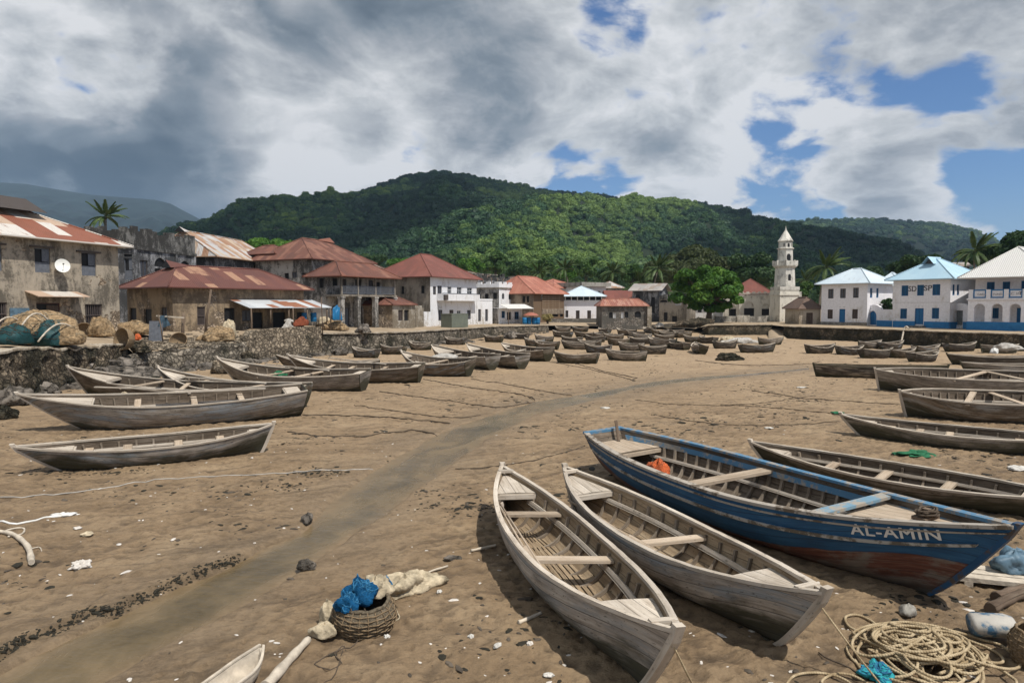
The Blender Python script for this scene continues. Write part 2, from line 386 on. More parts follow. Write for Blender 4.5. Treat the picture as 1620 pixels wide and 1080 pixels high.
wood('door_wood', (0.085, 0.062, 0.048), (0.045, 0.033, 0.026), (0.14, 0.11, 0.09), 0.18)
wood('brown_boards', (0.20, 0.135, 0.085), (0.09, 0.06, 0.04), (0.34, 0.27, 0.19), 0.3, 0, 0.4, 0.9)

def painted_hull():
    m, t, b = newmat('blue_hull', 0.55, 0.35)
    u, v, _ = t.sep(t.uv()); av = t.math('ABSOLUTE', v)
    seam = 0.2; vs = t.math('DIVIDE', t.math('ADD', v, 50.0), seam); fr = t.math('FRACT', vs); row = t.math('FLOOR', vs)
    g1 = t.noise(t.comb(u, t.math('MULTIPLY', v, 12.0), row), 1.8, 6, 0.65); g2 = t.noise(t.comb(u, t.math('MULTIPLY', v, 2.0), 3.0), 1.2, 7, 0.65)
    g3 = t.noise(t.comb(t.math('MULTIPLY', u, 1.6), t.math('MULTIPLY', v, 6.0), 9.0), 3.2, 6, 0.7)
    blue = t.ramp(t.math('ADD', t.math('MULTIPLY', g1, .4), t.math('MULTIPLY', g2, .6)), [(0.3, (0.012, 0.048, 0.105)), (0.5, (0.020, 0.085, 0.180)), (0.72, (0.050, 0.145, 0.255))])
    blue = t.mix(t.remap(g3, 0.66, 0.72, 0, 0.85), blue, (0.24, 0.22, 0.17, 1))         # paint worn to wood
    blue = t.mix(t.remap(t.noise(t.comb(u, v, 5.0), 0.8, 4), 0.60, 0.70, 0, 0.5), blue, (0.018, 0.035, 0.03, 1))
    red = t.ramp(g1, [(0.3, (0.062, 0.030, 0.022)), (0.52, (0.14, 0.052, 0.034)), (0.7, (0.21, 0.125, 0.095))])
    red = t.mix(t.remap(g2, 0.47, 0.60, 0, 0.85), red, t.mix(g3, (0.10, 0.085, 0.068, 1), (0.27, 0.235, 0.195, 1)))
    line = t.math('ADD', av, t.math('MULTIPLY', t.math('SUBTRACT', g2, 0.5), 0.14))
    c = t.mix(t.remap(line, 0.98, 1.01), red, blue)
    c = t.mix(t.remap(line, 0.12, 0.42, 0.8, 0), c, (0.05, 0.045, 0.034, 1))
    sm = t.math('MINIMUM', fr, t.math('SUBTRACT', 1.0, fr)); sd = t.remap(sm, 0.01, 0.05, 1, 0)
    c = t.mix(t.math('MULTIPLY', sd, 0.55), c, (0.012, 0.016, 0.022, 1))
    t.put(b.inputs['Base Color'], c)
    t.put(b.inputs['Roughness'], t.remap(g2, 0.3, 0.7, 0.5, 0.8, False))
    t.put(b.inputs['Normal'], t.bump(t.math('SUBTRACT', t.math('MULTIPLY', g1, 0.5), sd), 0.5, 0.012)); MAT['blue_hull'] = m
painted_hull()
def worn_paint(name, paint, under, amt=0.5, rough=0.6, scale=1.0):
    m, t, b = newmat(name, rough, 0.3)
    u, v, _ = t.sep(t.uv()); p = t.pos()
    g = t.noise(p, 4.5 * scale, 7, 0.7); g1 = t.noise(p, 1.2 * scale, 4, 0.6)
    f = t.remap(t.math('ADD', t.math('MULTIPLY', g, .6), t.math('MULTIPLY', g1, .4)), 0.62 - amt * 0.2, 0.70 - amt * 0.2)
    a = t.mix(g1, (*(x * 0.7 for x in paint), 1), (*(min(1, x * 1.25) for x in paint), 1))
    t.put(b.inputs['Base Color'], t.mix(f, a, t.mix(g, (*(x * .6 for x in under), 1), (*under, 1))))
    t.put(b.inputs['Normal'], t.bump(g, 0.4, 0.01)); MAT[name] = m
worn_paint('blue_trim', (0.075, 0.185, 0.30), (0.33, 0.29, 0.24), 0.7)
worn_paint('pale_blue_trim', (0.15, 0.26, 0.34), (0.38, 0.34, 0.28), 0.75)
worn_paint('blue_stem', (0.018, 0.072, 0.155), (0.10, 0.075, 0.06), 0.6)
worn_paint('rail_wood', (0.36, 0.32, 0.27), (0.15, 0.115, 0.08), 0.6)
worn_paint('white_stripe', (0.42, 0.41, 0.38), (0.16, 0.14, 0.11), 0.75)
worn_paint('letter_white', (0.72, 0.70, 0.66), (0.4, 0.4, 0.42), 0.25)

def plaster(name, base, grime, amount=0.5, stone=None, scale=1.0, low=0.0):
    # limewashed wall with rain streaks, mould patches and (optionally) fallen plaster showing rubble
    m, t, b = newmat(name, 0.92, 0.2)
    p = t.pos(); px, py, pz = t.sep(p)
    st = t.noise(t.comb(t.math('MULTIPLY', px, 1.6), t.math('MULTIPLY', py, 1.6), t.math('MULTIPLY', pz, 0.42)), 0.9 * scale, 7, 0.7, 0.6)
    bl = t.noise(p, 0.38 * scale, 7, 0.66); fn = t.noise(p, 5 * scale, 6, 0.7)
    f = t.math('ADD', t.math('ADD', t.math('MULTIPLY', st, 0.34), t.math('MULTIPLY', bl, 0.46)), t.math('MULTIPLY', fn, 0.26))
    c = t.mix(t.remap(fn, 0.3, 0.75), (*(x * 0.80 for x in base), 1), (*base, 1))
    f = t.math('ADD', f, t.math('MULTIPLY', t.remap(pz, 1.6, 3.4, 0.13, 0.0), t.remap(fn, 0.3, 0.7)))      # rising damp
    lo = 0.64 - amount * 0.26
    c = t.mix(t.remap(f, lo, lo + 0.13, 0, 0.92), c, (*grime, 1))
    hh = t.math('MULTIPLY', fn, 0.4)
    if stone:
        vd = t.voro(t.vm('ADD', p, t.vm('SCALE', t.noise(p, 2.5, 3, .5, out='Color'), 0.25)), 3.4, 'DISTANCE_TO_EDGE'); vc = t.voro(t.vm('ADD', p, t.vm('SCALE', t.noise(p, 2.5, 3, .5, out='Color'), 0.25)), 3.4, 'F1', 'Color')
        sc = t.mix(t.sep(vc)[0], (*(x * 0.55 for x in stone), 1), (*(x * 1.35 for x in stone), 1))
        sc = t.mix(t.remap(vd, 0.02, 0.12, 0.8, 0), sc, (*(x * 0.30 for x in stone), 1))
        sc = t.mix(t.remap(fn, 0.5, 0.75, 0, .6), sc, (*(x * 0.4 for x in stone), 1))
        em = t.noise(t.vm('ADD', p, (31, 7, 3)), 0.33 * scale, 6, 0.65)
        if low: em = t.math('ADD', em, t.remap(pz, 0.5, 6.0, low, -0.10))
        ef = t.remap(em, 0.50, 0.54)
        c = t.mix(ef, c, sc)
        hh = t.math('ADD', hh, t.math('MULTIPLY', ef, t.math('SUBTRACT', t.math('MULTIPLY', t.remap(vd, 0, 0.2), 1.2), 1.3)))
    t.put(b.inputs['Base Color'], c); t.put(b.inputs['Normal'], t.bump(hh, 0.8, 0.05)); MAT[name] = m
plaster('old_house_wall', (0.40, 0.345, 0.27), (0.095, 0.083, 0.066), 0.62, (0.32, 0.25, 0.18), 1.3, 0.13)
plaster('ruin_wall', (0.36, 0.36, 0.37), (0.036, 0.037, 0.038), 0.80, None, 1.4)
plaster('ruin_parapet', (0.24, 0.235, 0.22), (0.028, 0.027, 0.025), 0.85, None, 1.6)
plaster('brown_wall', (0.36, 0.275, 0.18), (0.12, 0.092, 0.065), 0.72, (0.32, 0.255, 0.19), 1.2, 0.06)
plaster('stained_white', (0.50, 0.47, 0.43), (0.055, 0.052, 0.047), 0.68)
plaster('grey_wall', (0.30, 0.265, 0.22), (0.10, 0.088, 0.072), 0.66)
plaster('white_wall', (0.80, 0.80, 0.81), (0.36, 0.32, 0.26), 0.42)
plaster('clean_white', (0.84, 0.83, 0.86), (0.50, 0.46, 0.41), 0.36)
plaster('white_stone_base', (0.46, 0.42, 0.36), (0.16, 0.13, 0.09), 0.7)
plaster('mosque_wall', (0.72, 0.68, 0.59), (0.22, 0.20, 0.165), 0.42, None, 1.6)
plaster('minaret_wall', (0.68, 0.65, 0.58), (0.17, 0.16, 0.14), 0.52, None, 1.8)
plaster('tan_wall', (0.38, 0.31, 0.23), (0.13, 0.10, 0.075), 0.7)
plaster('grey_stone_house', (0.24, 0.225, 0.20), (0.085, 0.08, 0.07), 0.75, (0.2, 0.18, 0.155), 1.6, 0.0)
plaster('cap_plaster', (0.47, 0.41, 0.33), (0.2, 0.16, 0.11), 0.5)
plaster('concrete', (0.36, 0.34, 0.30), (0.12, 0.11, 0.095), 0.6)

def rubble(name, col, moss=0.0, scale=3.0, bumpd=0.12):
    m, t, b = newmat(name, 0.95, 0.2)
    p = t.pos(); q = t.vm('ADD', p, t.vm('SCALE', t.noise(p, 2.6, 5, .6, out='Color'), 0.55))
    vd = t.voro(q, scale, 'DISTANCE_TO_EDGE'); vc = t.sep(t.voro(q, scale, 'F1', 'Color'))[0]
    fn = t.noise(p, 7, 6, 0.7); bl = t.noise(p, 0.5, 5, 0.6)
    c = t.mix(vc, (*(x * 0.5 for x in col), 1), (*(x * 1.45 for x in col), 1))
    c = t.mix(t.remap(fn, 0.45, 0.75, 0, 0.6), c, (*(x * 0.35 for x in col), 1))
    c = t.mix(t.remap(vd, 0.0, 0.13, 0.75, 0), c, (*(x * 0.25 for x in col), 1))
    tz = t.sep(p)[2]
    if moss: c = t.mix(t.remap(t.math('ADD', tz, t.math('MULTIPLY', bl, 1.2)), 0.9, 1.7, moss * 0.85, 0.0), c, (0.030, 0.027, 0.018, 1))
    if moss: c = t.mix(t.remap(bl, 0.62 - moss * 0.3, 0.74 - moss * 0.2, 0, 0.85), c, (0.022, 0.022, 0.014, 1))
    t.put(b.inputs['Base Color'], c)
    t.put(b.inputs['Normal'], t.bump(t.math('ADD', t.math('MULTIPLY', t.remap(vd, 0, 0.16), 1.0), t.math('MULTIPLY', fn, 0.35)), 0.9, bumpd)); MAT[name] = m
rubble('rubble_wall', (0.245, 0.21, 0.165), 0.45)
rubble('dark_rubble', (0.18, 0.142, 0.10), 0.8, 3.6, 0.25)
rubble('sea_wall', (0.175, 0.142, 0.10), 0.8, 3.0, 0.06)
rubble('porch_stone', (0.275, 0.225, 0.165), 0.25, 3.4)
rubble('rock', (0.19, 0.165, 0.14), 0.3, 1.4, 0.1)

def sheet(name, cols, strip=0.8, rust=(0.20, 0.072, 0.038), ramt=0.5, rough=0.6, metal=0.0, corr=0.19):
    # corrugated sheets laid in strips up the slope; UV = metres along the eave / up the slope
    m, t, b = newmat(name, rough, 0.4)
    u, v, _ = t.sep(t.uv()); rnd = t.rnd()
    si = t.math('FLOOR', t.math('DIVIDE', u, strip)); sj = t.math('FLOOR', t.math('DIVIDE', t.math('ADD', v, t.math('MULTIPLY', si, 0.37)), 2.3))
    wn = t.n('ShaderNodeTexWhiteNoise', noise_dimensions='3D'); t.put(wn.inputs['Vector'], t.comb(si, sj, t.math('MULTIPLY', rnd, 50.0)))
    n = t.noise(t.comb(u, t.math('MULTIPLY', v, 0.35), t.math('MULTIPLY', rnd, 30.0)), 1.4, 6, 0.65); f = t.noise(t.comb(t.math('MULTIPLY', u, 3), v, 2.0), 2.5, 5, 0.7)
    c = t.ramp(wn.outputs['Value'], [(i / max(1, len(cols)), c) for i, c in enumerate(cols)], 'CONSTANT')
    c = t.mix(t.remap(n, 0.58 - ramt * .25, 0.72 - ramt * .2, 0, 0.85), c, t.mix(f, (*(x * .6 for x in rust), 1), (*(x * 1.5 for x in rust), 1)))
    co = t.math('SINE', t.math('MULTIPLY', u, 2 * math.pi / corr))
    c = t.mix(t.remap(f, 0.55, 0.8, 0, 0.5), c, (0.05, 0.03, 0.022, 1))
    t.put(b.inputs['Base Color'], c); b.inputs['Metallic'].default_value = metal
    t.put(b.inputs['Normal'], t.bump(t.math('ADD', co, t.math('MULTIPLY', n, 0.5)), 0.6, 0.035)); MAT[name] = m
RUST = (0.215, 0.075, 0.042)
sheet('rust_roof', [(0.150, 0.058, 0.038), (0.185, 0.072, 0.046), (0.115, 0.047, 0.033), (0.22, 0.10, 0.065), (0.14, 0.055, 0.037)], rust=(0.11, 0.045, 0.03), ramt=0.4)
sheet('hut_roof', [(0.125, 0.047, 0.035), (0.145, 0.055, 0.04), (0.11, 0.043, 0.034), (0.13, 0.05, 0.04), (0.34, 0.19, 0.12), (0.12, 0.046, 0.036)], 0.9, (0.13, 0.05, 0.036), ramt=0.35)
sheet('patched_roof', [(0.55, 0.50, 0.44), (0.24, 0.085, 0.05), (0.58, 0.54, 0.49), (0.46, 0.33, 0.24), (0.22, 0.08, 0.047)], 1.1, ramt=0.1)
sheet('tin_roof', [(0.42, 0.41, 0.40), (0.36, 0.24, 0.16), (0.45, 0.36, 0.27), (0.33, 0.19, 0.115), (0.48, 0.46, 0.44)], 0.8, (0.26, 0.13, 0.07), ramt=0.35)
sheet('awning_tin', [(0.50, 0.53, 0.55), (0.46, 0.48, 0.50), (0.55, 0.57, 0.58), (0.30, 0.13, 0.075), (0.5, 0.52, 0.53)], 0.8, ramt=0.05, rough=0.5)
sheet('red_roof', [(0.185, 0.060, 0.042), (0.20, 0.068, 0.048), (0.165, 0.054, 0.039)], 0.9, (0.13, 0.048, 0.033), ramt=0.35)
sheet('salmon_roof', [(0.36, 0.135, 0.088), (0.40, 0.165, 0.11), (0.32, 0.115, 0.075)], 0.9, (0.22, 0.08, 0.052), ramt=0.3)
sheet('pale_roof', [(0.55, 0.64, 0.70), (0.58, 0.67, 0.72), (0.53, 0.62, 0.68)], 0.9, (0.40, 0.44, 0.46), ramt=0.0, rough=0.5)
sheet('blue_roof', [(0.36, 0.53, 0.64), (0.40, 0.57, 0.67), (0.38, 0.55, 0.655)], 0.9, (0.32, 0.45, 0.52), ramt=0.0, rough=0.5)
sheet('white_roof', [(0.60, 0.59, 0.56), (0.62, 0.61, 0.58)], 0.9, (0.5, 0.47, 0.42), ramt=0.0)
sheet('grey_roof', [(0.30, 0.28, 0.26), (0.36, 0.33, 0.30), (0.27, 0.22, 0.18)], 0.9, (0.18, 0.1, 0.07), ramt=0.2)
sheet('tile_roof', [(0.30, 0.115, 0.075), (0.34, 0.15, 0.10), (0.26, 0.10, 0.07), (0.36, 0.18, 0.13)], 0.35, (0.2, 0.09, 0.06), ramt=0.15, corr=0.3)
sheet('dark_roof', [(0.055, 0.050, 0.048), (0.065, 0.06, 0.055)], 0.9, (0.06, 0.04, 0.03), ramt=0.2)
sheet('brown_roof', [(0.12, 0.078, 0.058), (0.14, 0.09, 0.066)], 0.6, (0.09, 0.055, 0.04), ramt=0.2)

plain('dark_opening', (0.012, 0.012, 0.013), 0.6, 0.3)
plain('window_glass', (0.030, 0.036, 0.044), 0.25, 0.3, 2.0, 0.5)
plain('grey_shutter', (0.115, 0.125, 0.145), 0.7, 0.25)
plain('brown_shutter', (0.095, 0.075, 0.068), 0.7, 0.25)
plain('blue_paint', (0.020, 0.125, 0.285), 0.6, 0.12)
plain('blue_shutter', (0.022, 0.095, 0.20), 0.6, 0.15)
plain('blue_plinth', (0.030, 0.165, 0.36), 0.7, 0.14, 2.0)
plain('frame_white', (0.55, 0.55, 0.55), 0.7, 0.1)
plain('frame_dark', (0.075, 0.062, 0.055), 0.8, 0.2)
plain('frame_maroon', (0.085, 0.045, 0.042), 0.8, 0.2)
worn_paint('can_paint', (0.055, 0.135, 0.22), (0.50, 0.47, 0.42), 0.95)
plain('dish_white', (0.72, 0.72, 0.68), 0.5, 0.05)
plain('drum_blue', (0.012, 0.135, 0.30), 0.45, 0.15)
plain('stone_gate', (0.16, 0.17, 0.165), 0.8, 0.4, 8.0)
plain('tank_green', (0.135, 0.15, 0.12), 0.6, 0.15, 2.0)
plain('letter_dark', (0.035, 0.035, 0.04), 0.7, 0.1)
plain('letter_grey', (0.30, 0.30, 0.32), 0.7, 0.1)
plain('cream_cloth', (0.40, 0.335, 0.235), 0.95, 0.55, 7.0, 0.1, 1.0)
plain('white_cloth', (0.66, 0.65, 0.62), 0.95, 0.15, 5.0, 0.1, 0.4)
plain('grey_cloth', (0.36, 0.34, 0.31), 0.95, 0.3, 4.0, 0.1, 0.5)
plain('teal_tarp', (0.008, 0.046, 0.050), 0.6, 0.35, 3.0, 0.3, 0.5)
plain('blue_tarp', (0.085, 0.145, 0.195), 0.55, 0.4, 4.0, 0.4, 0.5)
plain('teal_net', (0.03, 0.30, 0.34), 0.8, 0.35, 20.0, 0.2, 0.8)
plain('blue_net', (0.008, 0.070, 0.165), 0.85, 0.45, 28.0, 0.1, 1.0)
plain('orange_net', (0.50, 0.115, 0.04), 0.85, 0.45, 30.0, 0.1, 1.0)
plain('green_cloth', (0.022, 0.115, 0.055), 0.85, 0.4, 6.0, 0.2, 0.5)
plain('brown_net', (0.25, 0.175, 0.10), 0.95, 0.7, 7.0, 0.1, 1.0)
plain('red_cloth', (0.20, 0.06, 0.032), 0.9, 0.3, 3.0, 0.1, 0.4)
plain('strand', (0.30, 0.24, 0.16), 0.95, 0.4, 9.0)
plain('strand_dark', (0.06, 0.045, 0.03), 0.95, 0.4, 9.0)
plain('strand_blue', (0.03, 0.15, 0.28), 0.9, 0.4, 12.0)
plain('strand_orange', (0.42, 0.13, 0.06), 0.9, 0.4, 12.0)
plain('litter_white', (0.50, 0.48, 0.44), 0.9, 0.3, 9.0, 0.1, 0.4)
plain('wicker', (0.21, 0.15, 0.09), 0.9, 0.45, 22.0, 0.2, 1.0)
plain('wicker_grey', (0.13, 0.105, 0.072), 0.9, 0.5, 20.0, 0.2, 1.0)
plain('driftwood', (0.47, 0.41, 0.33), 0.9, 0.3, 5.0, 0.2, 0.6)
plain('rope_dark', (0.075, 0.056, 0.04), 0.95, 0.3, 20.0)
plain('weed', (0.022, 0.019, 0.012), 0.8, 0.5, 10.0, 0.3)
plain('shell', (0.55, 0.51, 0.46), 0.7, 0.25, 15.0)
plain('pebble', (0.075, 0.06, 0.045), 0.8, 0.5, 3.0)
plain('bark', (0.10, 0.078, 0.058), 0.95, 0.35, 5.0, 0.1, 0.8)
plain('palm_bark', (0.17, 0.145, 0.115), 0.95, 0.35, 6.0, 0.1, 0.8)
plain('hill_ground', (0.010, 0.018, 0.007), 0.95, 0.4, 0.05)
plain('far_hill', (0.014, 0.026, 0.026), 0.95, 0.5, 0.012)
plain('scrub_ground', (0.10, 0.085, 0.045), 0.95, 0.4, 0.2)
def rope_mat():
    m, t, b = newmat('rope_tan', 0.92, 0.15)
    u, v, _ = t.sep(t.uv())
    s = t.math('SINE', t.math('ADD', t.math('MULTIPLY', u, 2 * math.pi / 0.032), t.math('MULTIPLY', v, 2 * math.pi)))
    n = t.noise(t.pos(), 6, 5, 0.6)
    c = t.mix(t.remap(n, 0.3, 0.7), (0.27, 0.20, 0.115, 1), (0.49, 0.395, 0.255, 1))
    c = t.mix(t.remap(s, -1.0, -0.2, 0.35, 0), c, (0.10, 0.07, 0.04, 1))
    t.put(b.inputs['Base Color'], c); t.put(b.inputs['Normal'], t.bump(s, 0.35, 0.004)); MAT['rope_tan'] = m
rope_mat()
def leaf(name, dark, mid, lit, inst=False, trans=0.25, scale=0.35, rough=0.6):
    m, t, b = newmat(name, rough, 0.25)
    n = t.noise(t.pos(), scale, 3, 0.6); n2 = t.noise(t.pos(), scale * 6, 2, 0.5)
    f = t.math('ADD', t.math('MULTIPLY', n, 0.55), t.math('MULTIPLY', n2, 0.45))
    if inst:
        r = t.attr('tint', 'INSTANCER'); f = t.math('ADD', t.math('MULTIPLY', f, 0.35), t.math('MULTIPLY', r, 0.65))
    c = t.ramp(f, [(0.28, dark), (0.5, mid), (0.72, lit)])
    t.put(b.inputs['Base Color'], c)
    if trans:
        tr = t.n('ShaderNodeBsdfTranslucent'); t.put(tr.inputs['Color'], t.mix(1.0, c, (1.0, 1.15, 0.55, 1), 'MULTIPLY'))
        mx = t.n('ShaderNodeMixShader'); mx.inputs[0].default_value = trans
        t.t.links.new(b.outputs[0], mx.inputs[1]); t.t.links.new(tr.outputs[0], mx.inputs[2])
        t.t.links.new(mx.outputs[0], t.nodes['Material Output'].inputs[0])
    MAT[name] = m
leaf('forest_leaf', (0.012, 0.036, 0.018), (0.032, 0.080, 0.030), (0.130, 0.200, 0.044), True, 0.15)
leaf('bright_leaf', (0.018, 0.058, 0.010), (0.058, 0.142, 0.018), (0.150, 0.255, 0.036))
leaf('dark_leaf', (0.014, 0.034, 0.012), (0.028, 0.062, 0.018), (0.055, 0.100, 0.026))
leaf('olive_leaf', (0.030, 0.042, 0.015), (0.055, 0.072, 0.024), (0.090, 0.105, 0.036))
leaf('mid_leaf', (0.025, 0.055, 0.014), (0.050, 0.105, 0.022), (0.105, 0.165, 0.035))
leaf('palm_leaf', (0.025, 0.050, 0.016), (0.060, 0.100, 0.030), (0.15, 0.185, 0.065), False, 0.2, 1.0, 0.45)
leaf('dry_frond', (0.10, 0.075, 0.04), (0.20, 0.155, 0.09), (0.30, 0.25, 0.16), False, 0.15, 1.0)
leaf('straw', (0.17, 0.135, 0.05), (0.27, 0.22, 0.09), (0.36, 0.31, 0.14), False, 0.1, 3.0)
# ------------------------------------------------------------------ ground: one sheet of tidal mud out to the horizon
def flat(px, py):
    r = ray(px, py); t = -EYE / r.z; return (r.x * t, r.y * t)
SL = [(-260, 1190), (-60, 1095), (0, 1071), (80, 1022), (172, 979), (290, 925), (397, 878), (480, 840), (505, 815), (542, 784), (592, 745), (653, 709), (709, 679), (770, 657), (831, 638), (864, 631), (914, 623), (970, 613), (1039, 601), (1109, 594), (1170, 590), (1230, 585), (1280, 580)]
SR = [(-60, 1190), (60, 1125), (120, 1080), (240, 1018), (325, 973), (385, 942), (520, 858), (632, 784), (662, 763), (722, 716), (757, 696), (800, 673), (850, 650), (920, 634), (998, 614), (1081, 602), (1170, 593), (1230, 588), (1280, 582)]
STREAM = np.array([flat(*p) for p in SL] + [flat(*p) for p in SR[::-1]])
def stream_dist(x, y):
    # signed distance: negative inside the channel
    x = np.asarray(x, float); y = np.asarray(y, float); d = np.full(x.shape, 1e9); ins = np.zeros(x.shape, bool)
    n = len(STREAM)
    for i in range(n):
        x0, y0 = STREAM[i]; x1, y1 = STREAM[(i + 1) % n]
        ex, ey = x1 - x0, y1 - y0
        t = np.clip(((x - x0) * ex + (y - y0) * ey) / (ex * ex + ey * ey + 1e-12), 0, 1)
        d = np.minimum(d, np.hypot(x - x0 - t * ex, y - y0 - t * ey))
        c = (y0 > y) != (y1 > y)
        with np.errstate(divide='ignore', invalid='ignore'):
            xi = x0 + (y - y0) * (x1 - x0) / (y1 - y0 if y1 != y0 else 1e-9)
        ins ^= c & (x < xi)
    return np.where(ins, -d, d)
def base_z(x, y):
    return 0.9 * sstep(80, 130, y) + sstep(170, 260, y) * 2.5
def ground_np(x, y):
    sd = stream_dist(x + 0.35 * fbm(x * 0.8, y * 0.8, 3, 3), y + 0.35 * fbm(x * 0.8, y * 0.8, 3, 8))
    k = np.clip(y / 25.0, 0.35, 1.3)
    nz = sstep(-0.1, 1.6, sd) * 0.85 + 0.15
    z = base_z(x, y) + nz * (0.16 * fbm(x * 0.16, y * 0.16, 3, 1) * sstep(3, 14, y) + 0.075 * fbm(x * 0.9, y * 0.9, 4, 5) + 0.075 * fbm(x * 4.2, y * 3.1, 4, 11) + 0.035 * fbm(x * 11.0, y * 9.0, 2, 17))
    z = z - 0.15 * (1 - sstep(-0.06, 0.26, sd)) - 0.03 * (1 - sstep(0.3, 2.5, sd))
    return z, sd
def pits(x, y):
    # footprints and crab holes trodden into the mud: (depth 0..1)
    out = np.zeros(x.shape); keep = fbm(x * .35, y * .35, 3, 55)
    for cell, lo, hi, prob, seed in ((.42, .07, .15, .62, 201), (.23, .03, .07, .5, 301)):
        ci, cj = np.floor(x / cell), np.floor(y / cell)
        for a_ in (-1, 0, 1):
            for b_ in (-1, 0, 1):
                i, j = ci + a_, cj + b_; h0 = _hash(i, j, seed); h1 = _hash(i, j, seed + 1); h2 = _hash(i, j, seed + 2); h3 = _hash(i, j, seed + 3); h4 = _hash(i, j, seed + 4)
                r = lo + (hi - lo) * h2; an = h4 * 6.28; ddx = x - (i + h0) * cell; ddy = y - (j + h1) * cell
                u_ = ddx * np.cos(an) + ddy * np.sin(an); v_ = -ddx * np.sin(an) + ddy * np.cos(an); d2 = (u_ / (r * 1.7)) ** 2 + (v_ / r) ** 2
                out = np.maximum(out, np.where((h3 < prob + keep * 1.6), np.clip(1 - d2, 0, 1), 0))
    return out
BANK = [flat(*p) for p in ((-160, 1095), (-60, 1062), (0, 1030), (36, 1010), (90, 992), (140, 965), (180, 965), (215, 945), (260, 925), (310, 905), (350, 890), (397, 874), (430, 850))]
def ledge(x, y):
    # the low cut bank on the left of the creek: +1 above it, 0 on the creek side, faded out away from it
    best = np.full(x.shape, 1e9); sgn = np.zeros(x.shape); par = np.zeros(x.shape); n = len(BANK) - 1
    xw = x + .22 * fbm(x * 2.6, y * 2.6, 3, 401); yw = y + .22 * fbm(x * 2.6, y * 2.6, 3, 409)
    for i in range(n):
        x0, y0 = BANK[i]; x1, y1 = BANK[i + 1]; ex, ey = x1 - x0, y1 - y0; t = np.clip(((xw - x0) * ex + (yw - y0) * ey) / (ex * ex + ey * ey), 0, 1)
        d = np.hypot(xw - x0 - t * ex, yw - y0 - t * ey); c = ex * (yw - y0) - ey * (xw - x0); m = d < best
        best = np.where(m, d, best); sgn = np.where(m, np.sign(c), sgn); par = np.where(m, (i + t) / n, par)
    s = best * sgn; return sstep(-.03, .03, s) * (1 - sstep(.25, 1.6, best)) * sstep(0, .1, par) * (1 - sstep(.9, 1, par)), (1 - sstep(.0, .10, np.abs(s + .03))) * sstep(0.02, .12, par) * (1 - sstep(.9, .99, par))
def gz(x, y):
    z, _ = ground_np(np.array([float(x)]), np.array([float(y)])); return float(z[0])
ys = [-60, -30, -15, -8, -4, -1, 1, 2.5, 3.5, 4.4]
y = 5.0
while y < 135: ys.append(y); y *= 1.0046
while y < 9000: ys.append(y); y *= 1.12
ys = np.array(ys); ts = np.linspace(-1.35, 1.35, 800)
eff = np.maximum(ys, 6.0) + np.where(ys < 4, 10, 0)
X = eff[:, None] * ts[None, :]; Y = np.repeat(ys[:, None], len(ts), 1)
Zg, SDg = ground_np(X.ravel(), Y.ravel())
PIT = pits(X.ravel(), Y.ravel()) * sstep(0.1, 0.9, SDg) * (1 - sstep(30, 48, Y.ravel()))
LED, LIP = ledge(X.ravel(), Y.ravel())
Zg = Zg - 0.034 * PIT ** .8 + 0.085 * LED
PIT = np.maximum(PIT, LIP * 1.6)
V = np.stack([X.ravel(), Y.ravel(), Zg], 1)
nr, nc = len(ys), len(ts); ii = (np.arange(nr - 1)[:, None] * nc + np.arange(nc - 1)[None, :]).ravel()
me = np_mesh('mud_flat', V, np.stack([ii, ii + 1, ii + nc + 1, ii + nc], 1), MAT['mud'])
a = me.attributes.new('wet', 'FLOAT', 'POINT')
wetv = (1 - sstep(0.0, 1.7 + 0.03 * Y.ravel(), SDg + 2.0 * fbm(X.ravel() * .5, Y.ravel() * .5, 3, 21))) * 0.9
wetv = np.maximum(wetv, 0.8 * (1 - sstep(-1.5, 0.6, SDg)))
a.data.foreach_set('value', wetv.astype(np.float32))
a = me.attributes.new('pit', 'FLOAT', 'POINT'); a.data.foreach_set('value', PIT.astype(np.float32))
o = bpy.data.objects.new('ground', me); COL.objects.link(o); tag(o, kind='structure')
# the water of the creek: a sheet lying in the channel
mb = MB()
Lp = [Vector((*flat(*p), 0)) for p in SL]; Rp = [Vector((*flat(*p), 0)) for p in SR]
def resample(pl, n):
    d = [0.0]
    for a_, b_ in zip(pl, pl[1:]): d.append(d[-1] + (b_ - a_).length)
    out = []
    for i in range(n):
        s = d[-1] * i / (n - 1); j = min(max(k for k in range(len(d)) if d[k] <= s + 1e-9), len(d) - 2)
        out.append(pl[j].lerp(pl[j + 1], (s - d[j]) / max(1e-9, d[j + 1] - d[j])))
    return out
La, Ra = resample(Lp, 90), resample(Rp, 90)
exs = []; rows = []; uvs = []; run = 0.0; last = None
for l, r in zip(La, Ra):
    row = []; mid_ = (l + r) / 2; run += (mid_ - last).length if last is not None else 0; last = mid_; wd_ = max(.3, (r - l).length); uvs.append([(run, wd_ * k / 8) for k in range(9)])
    for k in range(9):
        ex_ = min(1.2, .75 / wd_); (exs.append(ex_) if k == 0 else None); q = l.lerp(r, -ex_ + (1 + 2 * ex_) * k / 8); row.append((q.x, q.y, base_z(np.float64(q.x), np.float64(q.y)) - 0.085))
    rows.append(row)
mb.grid(rows, uvs)
wob_ = mb.build('water', MAT['water']); tag(wob_, kind='structure'); at_ = wob_.data.attributes.new('shallow', 'FLOAT', 'POINT')
at_.data.foreach_set('value', np.array([min(1.0, max(0.0, abs((-ex_i + (1 + 2 * ex_i) * k / 8) - .5) * 2.4 - .85)) for ex_i in exs for k in range(9)], np.float32))

